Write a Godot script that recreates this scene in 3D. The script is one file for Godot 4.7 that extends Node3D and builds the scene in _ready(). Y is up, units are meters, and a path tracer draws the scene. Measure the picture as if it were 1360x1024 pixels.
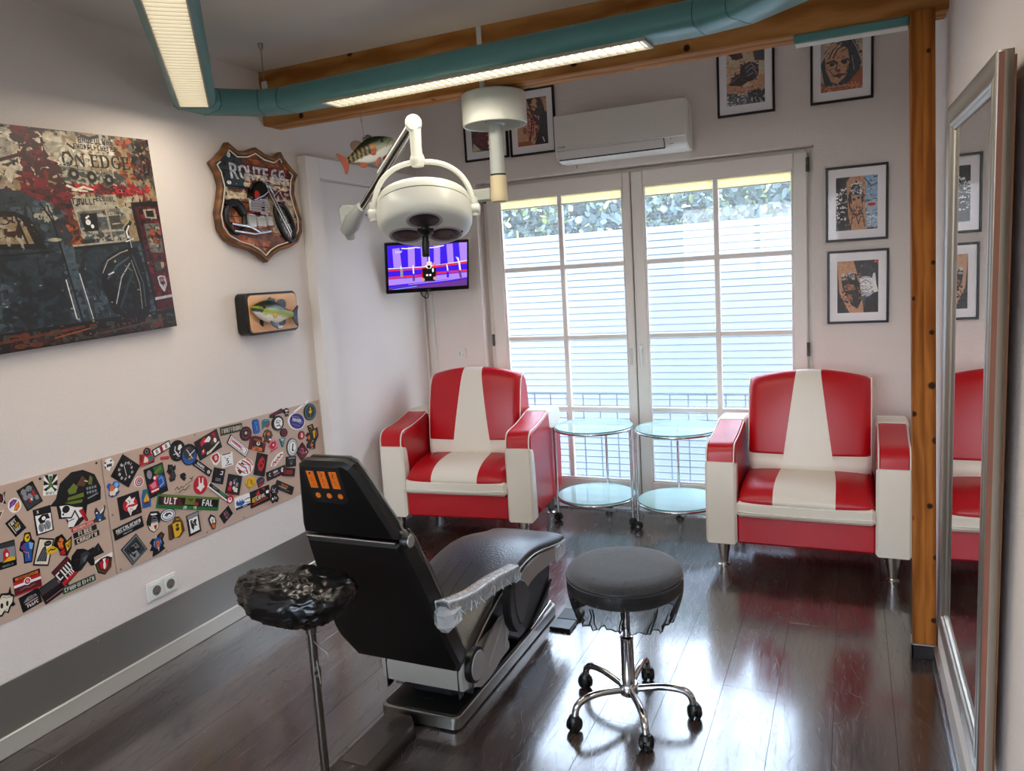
extends Node3D

# ---------------------------------------------------------------- shape helpers
class Geo:
	var st := SurfaceTool.new()
	var sg := 0
	var col := Color.WHITE
	var colf: Callable
	var uvf: Callable
	func _init() -> void:
		st.begin(Mesh.PRIMITIVE_TRIANGLES)
	func put(groups: Array, x := Transform3D.IDENTITY, orient := true) -> Geo:
		var moved := []
		var vol := 0.0
		var o := Vector3.ZERO
		var first := true
		for g: PackedVector3Array in groups:
			var m: PackedVector3Array = x * g
			if first and m.size():
				o = m[0]
				first = false
			if orient:
				for i in range(0, m.size(), 3):
					vol += (m[i] - o).dot((m[i + 1] - o).cross(m[i + 2] - o))
			moved.append(m)
		var flip := vol > 0.0
		for m: PackedVector3Array in moved:
			sg += 1
			st.set_smooth_group(sg)
			for i in range(0, m.size(), 3):
				for k in [0, 2, 1] if flip else [0, 1, 2]:
					var p := m[i + k]
					st.set_color(colf.call(p) if colf.is_valid() else col)
					st.set_uv(uvf.call(p) if uvf.is_valid() else Vector2(p.x, p.y))
					st.add_vertex(p)
		return self
	func flat(poly: PackedVector2Array, z: float, c: Color, soup := false) -> void:
		var t := poly
		if not soup:
			t = PackedVector2Array()
			for i in Geometry2D.triangulate_polygon(poly):
				t.append(poly[i])
		col = c
		var g := PackedVector3Array()
		for i in range(0, t.size() - 2, 3):
			var a := t[i]
			var b := t[i + 1]
			var d := t[i + 2]
			if (b - a).cross(d - a) > 0.0:
				b = t[i + 2]
				d = t[i + 1]
			g.append_array([Vector3(a.x, a.y, z), Vector3(b.x, b.y, z), Vector3(d.x, d.y, z)])
		put([g], Transform3D.IDENTITY, false)
	func done() -> ArrayMesh:
		st.generate_normals()
		return st.commit()


func box(s: Vector3, b := 0.0) -> Array:
	var h := s * 0.5
	b = minf(b, minf(h.x, minf(h.y, h.z)) * 0.95)
	var v := func(sx: float, sy: float, sz: float, ax: int) -> Vector3:
		var q := Vector3(sx * (h.x - b), sy * (h.y - b), sz * (h.z - b))
		q[ax] = [sx * h.x, sy * h.y, sz * h.z][ax]
		return q
	var out := []
	var quad := func(p: Array) -> void:
		var c: Vector3 = (p[0] + p[1] + p[2] + p[p.size() - 1]) / 4.0
		if (p[1] - p[0]).cross(p[2] - p[0]).dot(c) > 0.0:
			p.reverse()
		var g := PackedVector3Array([p[0], p[1], p[2]])
		if p.size() == 4:
			g.append_array([p[0], p[2], p[3]])
		out.append(g)
	for ax in 3:
		var u := (ax + 1) % 3
		var w := (ax + 2) % 3
		for s1 in [-1.0, 1.0]:
			var p := []
			for c in [[-1.0, -1.0], [1.0, -1.0], [1.0, 1.0], [-1.0, 1.0]]:
				var sn := [0.0, 0.0, 0.0]
				sn[ax] = s1
				sn[u] = c[0]
				sn[w] = c[1]
				p.append(v.call(sn[0], sn[1], sn[2], ax))
			quad.call(p)
	if b > 0.0:
		for ax in 3:
			var u := (ax + 1) % 3
			var w := (ax + 2) % 3
			for c in [[-1.0, -1.0], [1.0, -1.0], [1.0, 1.0], [-1.0, 1.0]]:
				var p := []
				for e in [[-1.0, u], [1.0, u], [1.0, w], [-1.0, w]]:
					var sn := [0.0, 0.0, 0.0]
					sn[ax] = e[0]
					sn[u] = c[0]
					sn[w] = c[1]
					p.append(v.call(sn[0], sn[1], sn[2], e[1]))
				quad.call(p)
		for sx in [-1.0, 1.0]:
			for sy in [-1.0, 1.0]:
				for sz in [-1.0, 1.0]:
					quad.call([v.call(sx, sy, sz, 0), v.call(sx, sy, sz, 1), v.call(sx, sy, sz, 2)])
	return out


func at(x: float, y: float, z: float) -> Transform3D:
	return Transform3D(Basis(), Vector3(x, y, z))


func bx(x0: float, x1: float, y0: float, y1: float, z0: float, z1: float, b := 0.0) -> Array:
	var t := Transform3D(Basis(), Vector3((x0 + x1) / 2, (y0 + y1) / 2, (z0 + z1) / 2))
	var out := []
	for g: PackedVector3Array in box(Vector3(x1 - x0, y1 - y0, z1 - z0), b):
		out.append(t * g)
	return out


func along(a: Vector3, b: Vector3, up := Vector3.UP) -> Transform3D:
	var z := (b - a).normalized()
	if absf(z.dot(up)) > 0.98:
		up = Vector3.RIGHT
	var x := up.cross(z).normalized()
	return Transform3D(Basis(x, z.cross(x), z), (a + b) / 2)


func strip(rings: Array, closed := true, caps := true) -> Array:
	var side := PackedVector3Array()
	var n: int = rings[0].size()
	for i in rings.size() - 1:
		for j in (n if closed else n - 1):
			var k := (j + 1) % n
			var a: Vector3 = rings[i][j]
			var b: Vector3 = rings[i][k]
			var c: Vector3 = rings[i + 1][k]
			var d: Vector3 = rings[i + 1][j]
			side.append_array([a, b, c, a, c, d])
	var out := [side]
	if caps:
		for e in [0, rings.size() - 1]:
			var m := Vector3.ZERO
			for p: Vector3 in rings[e]:
				m += p / n
			var g := PackedVector3Array()
			for j in n:
				if e == 0:
					g.append_array([m, rings[e][(j + 1) % n], rings[e][j]])
				else:
					g.append_array([m, rings[e][j], rings[e][(j + 1) % n]])
			out.append(g)
	return out


func tube(path: Array, r: Variant, sides := 10, loop := false) -> Array:
	var rings := []
	var n := path.size()
	var nrm := Vector3.ZERO
	for i in n:
		var p: Vector3 = path[i]
		var q: Vector3 = path[(i + 1) % n] if loop or i < n - 1 else path[i]
		var o: Vector3 = path[(i - 1 + n) % n] if loop or i > 0 else path[i]
		var t := (q - o).normalized()
		if nrm == Vector3.ZERO:
			nrm = t.cross(Vector3.UP if absf(t.y) < 0.9 else Vector3.RIGHT).normalized()
		nrm = (nrm - t * nrm.dot(t)).normalized()
		var bi := t.cross(nrm)
		var ring := PackedVector3Array()
		var rad: float = r[i] if r is Array else r
		for k in sides:
			var a := TAU * k / sides
			ring.append(p + (nrm * cos(a) + bi * sin(a)) * rad)
		rings.append(ring)
	if loop:
		# the last ring meets the first; frames barely twist on flat loops
		rings.append(rings[0])
	return strip(rings, true, not loop)


func lathe(prof: Array, sides := 24) -> Array:
	var out := []
	var g := PackedVector3Array()
	for i in prof.size() - 1:
		var a: Vector2 = prof[i]
		var b: Vector2 = prof[i + 1]
		for k in sides:
			var t := TAU * k / sides
			var u := TAU * (k + 1) / sides
			var p := Vector3(a.x * cos(t), a.y, a.x * sin(t))
			var q := Vector3(a.x * cos(u), a.y, a.x * sin(u))
			var r := Vector3(b.x * cos(u), b.y, b.x * sin(u))
			var s := Vector3(b.x * cos(t), b.y, b.x * sin(t))
			if a.x > 1e-6:
				g.append_array([p, r, q])
			if b.x > 1e-6:
				g.append_array([p, s, r])
		if i < prof.size() - 2 and absf((b - a).angle_to(prof[i + 2] - b)) > 0.7:
			out.append(g)
			g = PackedVector3Array()
	out.append(g)
	return out


func inset(poly: PackedVector2Array, d: float) -> PackedVector2Array:
	var out := PackedVector2Array()
	var n := poly.size()
	var sgn := -1.0 if Geometry2D.is_polygon_clockwise(poly) else 1.0
	for i in n:
		var a := (poly[i] - poly[(i - 1 + n) % n]).normalized()
		var b := (poly[(i + 1) % n] - poly[i]).normalized()
		var m := (Vector2(-a.y, a.x) + Vector2(-b.y, b.x)) * sgn
		var l := m.length_squared()
		out.append(poly[i] + (m * (2.0 / maxf(l, 0.5))) * d)
	return out


func ext(poly: PackedVector2Array, depth: float, b := 0.0, both := true) -> Array:
	var out := []
	var n := poly.size()
	var ins := inset(poly, b) if b > 0.0 else poly
	var levels := [[0.0, poly], [depth, poly]]
	if b > 0.0:
		levels = [[0.0, ins], [b, poly], [depth - b, poly], [depth, ins]] if both else [[0.0, poly], [depth - b, poly], [depth, ins]]
	for l in levels.size() - 1:
		var g := PackedVector3Array()
		var p0: PackedVector2Array = levels[l][1]
		var p1: PackedVector2Array = levels[l + 1][1]
		for i in n:
			var k := (i + 1) % n
			var a := Vector3(p0[i].x, p0[i].y, levels[l][0])
			var c := Vector3(p0[k].x, p0[k].y, levels[l][0])
			var d := Vector3(p1[k].x, p1[k].y, levels[l + 1][0])
			var e := Vector3(p1[i].x, p1[i].y, levels[l + 1][0])
			g.append_array([a, c, d, a, d, e])
			var nx := poly[(i + 2) % n] - poly[k]
			if absf((poly[k] - poly[i]).angle_to(nx)) > 0.6:
				out.append(g)
				g = PackedVector3Array()
		if g.size():
			out.append(g)
	for e in 2:
		var q: PackedVector2Array = levels[0 if e == 0 else levels.size() - 1][1]
		var z: float = levels[0 if e == 0 else levels.size() - 1][0]
		var idx := Geometry2D.triangulate_polygon(q)
		var g := PackedVector3Array()
		var cw := Geometry2D.is_polygon_clockwise(q)
		for i in range(0, idx.size(), 3):
			var a := q[idx[i]]
			var c := q[idx[i + 1]]
			var d := q[idx[i + 2]]
			# sides run counter-clockwise seen from +z when the polygon does
			var ccw := (c - a).cross(d - a) > 0.0
			if (ccw == (e == 0)) != cw:
				var sw := c
				c = d
				d = sw
			g.append_array([Vector3(a.x, a.y, z), Vector3(c.x, c.y, z), Vector3(d.x, d.y, z)])
		out.append(g)
	return out


func rrect(w: float, h: float, r: float, seg := 4) -> PackedVector2Array:
	var p := PackedVector2Array()
	for c in [[1, 1, 0], [-1, 1, 1], [-1, -1, 2], [1, -1, 3]]:
		for k in seg + 1:
			var a: float = (c[2] + float(k) / seg) * PI / 2
			p.append(Vector2(c[0] * (w / 2 - r) + cos(a) * r, c[1] * (h / 2 - r) + sin(a) * r))
	return p


func soft(p: PackedVector2Array, times := 1, closed := true) -> PackedVector2Array:
	for t in times:
		var q := PackedVector2Array()
		var n := p.size()
		for i in n:
			if not closed and i == n - 1:
				q.append(p[i])
				break
			if not closed and i == 0:
				q.append(p[0])
			q.append(p[i].lerp(p[(i + 1) % n], 0.25))
			q.append(p[i].lerp(p[(i + 1) % n], 0.75))
		p = q
	return p


func smooth_path(pts: Array, per := 6) -> Array:
	var c := Curve3D.new()
	for i in pts.size():
		var tan := Vector3.ZERO
		if i > 0 and i < pts.size() - 1:
			tan = (pts[i + 1] - pts[i - 1]) / 6.0
		c.add_point(pts[i], -tan, tan)
	var out := []
	for i in pts.size() - 1:
		for k in per:
			out.append(c.sample(i, float(k) / per))
	out.append(pts[pts.size() - 1])
	return out


# ---------------------------------------------------------------- nodes
func mi(parent: Node, called: String, g: Variant, m: Material, x := Transform3D.IDENTITY) -> MeshInstance3D:
	var o := MeshInstance3D.new()
	o.name = called
	o.mesh = g.done() if g is Geo else g
	o.material_override = m
	o.transform = x
	(parent if parent else self).add_child(o, true)
	return o


func tag(o: Node, label: String, category: String, group := "") -> Node:
	o.set_meta("label", label)
	o.set_meta("category", category)
	if group:
		o.set_meta("group", group)
	return o


func thing(called: String, label: String, category: String, where := Vector3.ZERO, turn := 0.0, group := "") -> Node3D:
	var o := Node3D.new()
	o.name = called
	o.position = where
	o.rotation.y = turn
	add_child(o, true)
	tag(o, label, category, group)
	return o


func struct(called: String, g: Variant, m: Material) -> MeshInstance3D:
	var o := mi(null, called, g, m)
	o.set_meta("kind", "structure")
	return o


var mats := {}
func mat(called: String, c: Color, rough := 0.6, metal := 0.0, spec := 0.5) -> StandardMaterial3D:
	if mats.has(called):
		return mats[called]
	var m := StandardMaterial3D.new()
	m.resource_name = called
	m.albedo_color = c
	m.roughness = rough
	m.metallic = metal
	m.metallic_specular = spec
	mats[called] = m
	return m


func noise_tex(freq: float, oct := 3, size := 256, as_normal := false, strength := 4.0, kind := FastNoiseLite.TYPE_SIMPLEX_SMOOTH, sd := 1) -> NoiseTexture2D:
	var f := FastNoiseLite.new()
	f.seed = sd
	f.noise_type = kind
	f.frequency = freq
	f.fractal_octaves = oct
	var t := NoiseTexture2D.new()
	t.width = size
	t.height = size
	t.seamless = true
	t.noise = f
	t.as_normal_map = as_normal
	t.bump_strength = strength
	return t


func bumpy(m: StandardMaterial3D, t: Texture2D, scale: float, cm: float) -> StandardMaterial3D:
	m.heightmap_enabled = true
	m.heightmap_texture = t
	m.heightmap_scale = cm
	m.uv1_triplanar = true
	m.uv1_world_triplanar = true
	m.uv1_scale = Vector3.ONE * scale
	return m


func wood_image(w: int, h: int, dark: Color, light: Color, rings: float, knots: Array, sd: int, upright := false, kx := 1.0) -> ImageTexture:
	var f := FastNoiseLite.new()
	f.seed = sd
	f.frequency = 0.006
	f.fractal_octaves = 3
	var g := FastNoiseLite.new()
	g.seed = sd + 9
	g.frequency = 0.05
	var im := Image.create(h if upright else w, w if upright else h, false, Image.FORMAT_RGB8)
	for y in h:
		for x in w:
			var yy := y + f.get_noise_2d(x * 0.6, y * 2.0) * 22.0
			var kd := 0.0
			for k in knots:
				var d = Vector2((x - k.x) * kx, y - k.y).length() / k.z
				if d < 4.0:
					yy += signf(y - k.y) * k.z * 1.2 * exp(-d * 0.8)
					kd = maxf(kd, 1.0 - smoothstep(0.6, 1.3, d))
			var v := 0.5 + 0.5 * sin(yy * rings / h * TAU * 0.5)
			v = v * 0.55 + 0.28 * (0.5 + 0.5 * g.get_noise_2d(x * 0.25, y * 6.0)) + 0.25 * (0.5 + f.get_noise_2d(x * 0.3 + 900.0, y))
			var c := dark.lerp(light, clampf(v, 0.0, 1.0)).lerp(Color(0.13, 0.055, 0.02), kd * 0.85)
			if upright:
				im.set_pixel(y, x, c)
			else:
				im.set_pixel(x, y, c)
	return ImageTexture.create_from_image(im)


# ---------------------------------------------------------------- flat art: one small language for print, drawn into a picture or as thin layers
const PAL := {"k": "0e0d0e", "w": "f4f1ec", "r": "c01622", "m": "5e1622", "y": "e2b312", "g": "1e6b33", "G": "6b7a28", "b": "2358a8", "B": "86b4dc", "N": "2a2a86", "d": "34383d", "s": "8e9094", "p": "dd7f9c", "t": "2b6f78", "v": "6a3a8c", "o": "dd6f22", "n": "5f3f24", "c": "e8dcc4", "h": "cf9a72", "i": "a86a44", "e": "6f3d22", "u": "b8a48a", "l": "4a5660", "a": "2a3238", "f": "7d2a1c", "j": "b0541e", "q": "d6c2a2", "V": "3d19e8", "L": "b08af2", "R": "e0305a", "x": "bfc2c6", "A": "20272b", "C": "2c373d", "D": "47565e", "F": "3f1f12", "H": "6e3418", "I": "9c845e", "J": "b0a792", "K": "14110f", "M": "4c0d14", "O": "7c161d", "Q": "6f6b63", "S": "454239", "Z": "c6ab98"}
var text_cache := {}

func text_tris(txt: String, serif := false) -> PackedVector2Array:
	var key := txt + str(serif)
	if text_cache.has(key):
		return text_cache[key]
	var tm := TextMesh.new()
	var f := SystemFont.new()
	f.font_names = PackedStringArray(["Droid Serif" if serif else "Droid Sans"])
	f.font_weight = 700
	tm.font = f
	tm.font_size = 32
	tm.pixel_size = 0.01
	tm.curve_step = 3.0
	tm.depth = 0.02
	tm.text = txt
	var a := tm.get_mesh_arrays()
	var vs: PackedVector3Array = a[Mesh.ARRAY_VERTEX]
	var ns: PackedVector3Array = a[Mesh.ARRAY_NORMAL]
	var ix: PackedInt32Array = a[Mesh.ARRAY_INDEX]
	var out := PackedVector2Array()
	var lo := Vector2(1e9, 1e9)
	var hi := -lo
	for i in range(0, ix.size(), 3):
		if ns[ix[i]].z > 0.5:
			for k in 3:
				var p := Vector2(vs[ix[i + k]].x, vs[ix[i + k]].y)
				out.append(p)
				lo = lo.min(p)
				hi = hi.max(p)
	var s := 1.0 / maxf(hi.y - lo.y, 1e-4)
	for i in out.size():
		out[i] = (out[i] - (lo + hi) / 2) * s
	text_cache[key] = out
	return out


func art(ops: String, sx: float, sy: float) -> Array:
	var out := []
	var mn := minf(sx, sy)
	for op in ops.split(";"):
		var a := op.substr(1).split(",")
		var k := op[0]
		var c := Color(PAL[a[0][0]]) if a[0] else Color.BLACK
		var v := PackedFloat32Array()
		if k != "t" and k != "T":
			for i in range(1, a.size()):
				v.append(float(a[i]))
		match k:
			"R":
				out.append([PackedVector2Array([Vector2(-sx, -sy), Vector2(sx, -sy), Vector2(sx, sy), Vector2(-sx, sy)]), c, false])
			"U":
				out.append([rrect(2 * sx, 2 * sy, mn * 0.8), c, false])
			"r":
				var p := PackedVector2Array()
				for q in [[-1, -1], [1, -1], [1, 1], [-1, 1]]:
					p.append(Vector2((v[0] + q[0] * v[2]) * sx, (v[1] + q[1] * v[3]) * sy))
				out.append([p, c, false])
			"E", "e":
				if k == "E":
					v = PackedFloat32Array([0, 0, 1, 1])
				var p := PackedVector2Array()
				for i in 20:
					p.append(Vector2((v[0] + cos(TAU * i / 20) * v[2]) * sx, (v[1] + sin(TAU * i / 20) * v[3]) * sy))
				out.append([p, c, false])
			"P", "p":
				var p := PackedVector2Array()
				for i in range(0, v.size() - 1, 2):
					p.append(Vector2(v[i] * sx, v[i + 1] * sy))
				out.append([p, c, false])
			"l":
				var soup := PackedVector2Array()
				for i in range(1, v.size() - 3, 2):
					var p := Vector2(v[i] * sx, v[i + 1] * sy)
					var q := Vector2(v[i + 2] * sx, v[i + 3] * sy)
					var d: Vector2 = (q - p).normalized() * v[0] * mn * 0.5
					var n := Vector2(-d.y, d.x)
					p -= d * 0.6
					q += d * 0.6
					soup.append_array([p + n, p - n, q - n, p + n, q - n, q + n])
				out.append([soup, c, true])
			"t", "T":
				var h := float(a[3]) * sy
				var src := text_tris(a[4], k == "T")
				var w := 0.0
				for p in src:
					w = maxf(w, absf(p.x))
				var fit := minf(1.0, 0.94 * sx / maxf(w * h, 1e-6))
				var p2 := PackedVector2Array()
				for p in src:
					p2.append(Vector2(float(a[1]) * sx + p.x * h * fit, float(a[2]) * sy + p.y * h))
				out.append([p2, c, true])
			"z":
				var rn := RandomNumberGenerator.new()
				rn.seed = hash(op)
				var n := int(v[3])
				var h := v[2] * sy
				var cw := minf(h * 0.75, 1.84 * sx / n)
				var soup := PackedVector2Array()
				for i in n:
					var x0 := v[0] * sx + (i - n * 0.5 + 0.12) * cw
					var bits := rn.randi() | 1
					var s := cw * 0.76
					var t := cw * 0.24
					for r in [[0, 0, t, h], [s - t, 0, t, h], [0, h - t, s, t], [0, 0, s, t], [0, h * 0.5 - t * 0.5, s, t]]:
						if bits & 1:
							var q := Vector2(x0 + r[0], v[1] * sy - h * 0.5 + r[1])
							var e := Vector2(r[2], r[3])
							soup.append_array([q, q + Vector2(e.x, 0), q + e, q, q + e, q + Vector2(0, e.y)])
						bits = bits >> 1
				out.append([soup, c, true])
			"s":
				var rn := RandomNumberGenerator.new()
				rn.seed = int(v[6])
				for i in int(v[0]):
					var o := Vector2(v[1] + rn.randf_range(-1, 1) * v[3], v[2] + rn.randf_range(-1, 1) * v[4])
					var p := PackedVector2Array()
					var q := v[5] * rn.randf_range(0.4, 1.4)
					var e := rn.randf_range(0.5, 1.8)
					for j in 6:
						var r := q * rn.randf_range(0.5, 1.2)
						p.append(Vector2((o.x + cos(TAU * j / 6) * r * e) * sx, (o.y + sin(TAU * j / 6) * r / e * sx / sy) * sy))
					out.append([p, Color(PAL[a[0][rn.randi() % a[0].length()]]), false])
	return out


func fill(im: Image, p: PackedVector2Array, c: Color) -> void:
	var y0 := 1e9
	var y1 := -1e9
	for q in p:
		y0 = minf(y0, q.y)
		y1 = maxf(y1, q.y)
	var n := p.size()
	for y in range(maxi(0, floori(y0)), mini(im.get_height(), ceili(y1) + 1)):
		var yy := y + 0.5
		var xs := []
		for i in n:
			var a := p[i]
			var b := p[(i + 1) % n]
			if (a.y <= yy) != (b.y <= yy):
				xs.append(a.x + (yy - a.y) / (b.y - a.y) * (b.x - a.x))
		xs.sort()
		for i in range(0, xs.size() - 1, 2):
			var x0 := roundi(xs[i])
			var x1 := roundi(xs[i + 1])
			if x1 > x0:
				im.fill_rect(Rect2i(x0, y, x1 - x0, 1), c)


func picture(ops: String, w: int, h: int, grain := 0.0, sd := 1) -> ImageTexture:
	var im := Image.create(w * 2, h * 2, false, Image.FORMAT_RGB8)
	for e in art(ops, w, h):
		var p: PackedVector2Array = e[0]
		for i in p.size():
			p[i] = Vector2(p[i].x + w, h - p[i].y)
		if e[2]:
			for i in range(0, p.size() - 2, 3):
				fill(im, p.slice(i, i + 3), e[1])
		else:
			fill(im, p, e[1])
	im.resize(w, h, Image.INTERPOLATE_BILINEAR)
	if grain > 0.0:
		var f := FastNoiseLite.new()
		f.seed = sd
		f.frequency = 0.03
		f.fractal_octaves = 4
		for y in h:
			for x in w:
				var k := 1.0 + grain * f.get_noise_2d(x, y * 1.3)
				var c := im.get_pixel(x, y)
				im.set_pixel(x, y, Color(c.r * k, c.g * k, c.b * k))
	return ImageTexture.create_from_image(im)


func printed(called: String, t: Texture2D, rough := 0.5) -> StandardMaterial3D:
	var m := mat(called, Color.WHITE, rough)
	m.albedo_texture = t
	return m


func lin(c: Color) -> Color:
	return c.srgb_to_linear()


# ---------------------------------------------------------------- the scene
const BACK_CEILING := 3.05
var WHITE: StandardMaterial3D
var CHROME: StandardMaterial3D
var BLACK: StandardMaterial3D
var STEEL: StandardMaterial3D
var GLASS: StandardMaterial3D
var PRINT: StandardMaterial3D

func _ready() -> void:
	# camera
	var cam := Camera3D.new()
	cam.name = "camera"
	cam.transform = Transform3D(Basis(Vector3(0.91498936, -0.06015193, -0.39896894), Vector3(-0.00151228, 0.98830638, -0.15247365), Vector3(0.40347513, 0.14011512, 0.90419886)).orthonormalized(), Vector3(2.7353, 1.5726, 4.7201))
	cam.fov = rad_to_deg(2.0 * atan(512.0 / 1017.42))
	cam.near = 0.05
	cam.far = 100.0
	cam.current = true
	add_child(cam)
	# sky and exposure
	var sky := ProceduralSkyMaterial.new()
	sky.sky_top_color = Color(0.82, 0.90, 1.0)
	sky.sky_horizon_color = Color(0.95, 0.97, 1.0)
	sky.ground_bottom_color = Color(0.5, 0.5, 0.48)
	sky.ground_horizon_color = Color(0.8, 0.83, 0.85)
	sky.sky_energy_multiplier = 2.95
	sky.ground_energy_multiplier = 1.6
	var env := Environment.new()
	env.background_mode = Environment.BG_SKY
	env.sky = Sky.new()
	env.sky.sky_material = sky
	env.tonemap_mode = Environment.TONE_MAPPER_LINEAR
	env.tonemap_exposure = 1.09
	env.sdfgi_enabled = true
	env.ssao_enabled = true
	env.ssil_enabled = true
	var we := WorldEnvironment.new()
	we.name = "environment"
	we.environment = env
	add_child(we)
	# common materials
	WHITE = mat("white plastic", Color(0.86, 0.86, 0.83), 0.35)
	CHROME = mat("chrome", Color(0.8, 0.8, 0.8), 0.12, 1.0)
	BLACK = mat("black plastic", Color(0.025, 0.025, 0.027), 0.4)
	STEEL = mat("brushed steel", Color(0.62, 0.6, 0.57), 0.34, 1.0)
	GLASS = mat("pane glass", Color(0.9, 0.97, 0.95, 0.05), 0.02)
	GLASS.transparency = BaseMaterial3D.TRANSPARENCY_ALPHA
	GLASS.metallic_specular = 0.32
	PRINT = mat("print", Color.WHITE, 0.45)
	PRINT.vertex_color_use_as_albedo = true
	lamp_loop()
	shell()
	french_door()
	outside()
	beams()
	wall_things()
	pictures()
	stickers()
	armchairs()
	side_tables()
	recliner()
	stool()
	armrest_stand()
	surgical_lamp()
	air_conditioner()
	television()
	mirror()
	small_things()


func lamp_loop() -> void:
	var teal := mat("teal enamel", Color("5a918f"), 0.34)
	var glow := mat("lamp glow", Color(1, 0.98, 0.93), 0.6)
	glow.emission_enabled = true
	glow.emission = Color(1.0, 0.97, 0.9)
	glow.emission_energy_multiplier = 3.0
	var blade := mat("lamp louvre", Color(0.72, 0.69, 0.62), 0.3)
	var path := [Vector3(1.255, 0, 3.30), Vector3(0.155, 0, 2.10), Vector3(0.15, 0, 2.0), Vector3(0.30, 0, 1.845), Vector3(0.42, 0, 1.815), Vector3(2.26, 0, 1.885), Vector3(2.40, 0, 1.915), Vector3(2.60, 0, 2.07), Vector3(2.63, 0, 2.2), Vector3(1.42, 0, 3.36), Vector3(1.33, 0, 3.36)]
	var o := thing("ceiling_lamp", "teal tubular lamp loop with glowing white louvres hung under the ceiling", "ceiling lamp", Vector3(0, 2.372, 0))
	var sec := PackedVector2Array([Vector2(-0.066, 0), Vector2(0.066, 0), Vector2(0.084, 0.014), Vector2(0.088, 0.04), Vector2(0.08, 0.07), Vector2(0.058, 0.09), Vector2(0.02, 0.098), Vector2(-0.02, 0.098), Vector2(-0.058, 0.09), Vector2(-0.08, 0.07), Vector2(-0.088, 0.04), Vector2(-0.084, 0.014)])
	var n := path.size()
	var rings := []
	for i in n:
		var a: Vector3 = (path[i] - path[(i - 1 + n) % n]).normalized()
		var b: Vector3 = (path[(i + 1) % n] - path[i]).normalized()
		var m := (a + b).normalized()
		var lat := m.cross(Vector3.UP) / maxf(0.5, m.dot(a))
		var ring := PackedVector3Array()
		for q in sec:
			ring.append(path[i] + lat * q.x + Vector3.UP * q.y)
		rings.append(ring)
	# three long housings and the bends between them, jointed where the sections meet
	for seg in [[0, 1], [4, 5], [8, 9]]:
		mi(o, "housing", Geo.new().put(strip([rings[seg[0]], rings[seg[1]]])), teal)
	for seg in [[1, 2, 3, 4], [5, 6, 7, 8], [9, 10, 0]]:
		var g := Geo.new()
		for i in seg.size() - 1:
			g.put(strip([rings[seg[i]], rings[seg[i + 1]]]))
		mi(o, "bend", g, teal)
	for i in n:
		var ra := PackedVector3Array()
		var rb := PackedVector3Array()
		var t: Vector3 = (path[(i + 1) % n] - path[i]).normalized() * 0.0016
		for p: Vector3 in rings[i]:
			var q: Vector3 = path[i] + Vector3(0, 0.049, 0) + (p - path[i] - Vector3(0, 0.049, 0)) * 1.012
			ra.append(q - t)
			rb.append(q + t)
		mi(o, "joint", Geo.new().put(strip([ra, rb])), mat("teal joint", Color("234643"), 0.5))
	for e in [[0, 1, 0.16, 0.955], [4, 5, 0.13, 0.90], [8, 9, 0.14, 0.86]]:
		var a: Vector3 = path[e[0]]
		var b: Vector3 = path[e[1]]
		var p := a.lerp(b, e[2])
		var q := a.lerp(b, e[3])
		var l := p.distance_to(q)
		var x := along(p, q)
		mi(o, "diffuser", Geo.new().put(box(Vector3(0.112, 0.002, l))), glow, x * at(0, -0.0012, 0))
		var lv := Geo.new()
		for s in [-1, 1]:
			lv.put(box(Vector3(0.004, 0.012, l)), at(s * 0.057, -0.006, 0))
		for s in [-1, 1]:
			lv.put(box(Vector3(0.112, 0.012, 0.012)), at(0, -0.006, s * l / 2))
		mi(o, "louvre_frame", lv, blade, x)
		var k := int(l / 0.034)
		var bm: ArrayMesh = Geo.new().put(box(Vector3(0.11, 0.013, 0.0026))).done()
		for i in k:
			mi(o, "louvre_blade", bm, blade, x * at(0, -0.0075, (i + 0.5) * l / k - l / 2))
		var L := AreaLight3D.new()
		L.name = "lamp_light"
		L.area_size = Vector2(0.1, l - 0.04)
		L.light_color = Color(1.0, 0.95, 0.88)
		L.light_energy = 0.75
		L.area_range = 20.0
		L.area_attenuation = 2.0
		L.shadow_enabled = true
		L.transform = Transform3D(x.basis * Basis(Vector3.RIGHT, -PI / 2), x.origin + Vector3(0, -0.0165, 0))
		o.add_child(L, true)
	# hangers: hook, thin wire and clip
	for h in [Vector3(0.326, 0, 1.845), Vector3(2.55, 0, 2.03), Vector3(1.375, 0, 3.33)]:
		var w := Geo.new()
		w.put(tube([Vector3(h.x, 0.098, h.z), Vector3(h.x, 0.29, h.z)], 0.0022, 6))
		mi(o, "wire", w, STEEL)
		mi(o, "ceiling_hook", Geo.new().put(lathe([Vector2(0, 0.27), Vector2(0.006, 0.27), Vector2(0.011, 0.28), Vector2(0.012, 0.2975), Vector2(0, 0.2975)], 12), at(h.x, 0, h.z)), STEEL)
		mi(o, "wire_clip", Geo.new().put(bx(-0.014, 0.014, 0.09, 0.135, -0.006, 0.006, 0.003), at(h.x, 0, h.z)), WHITE)


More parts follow.
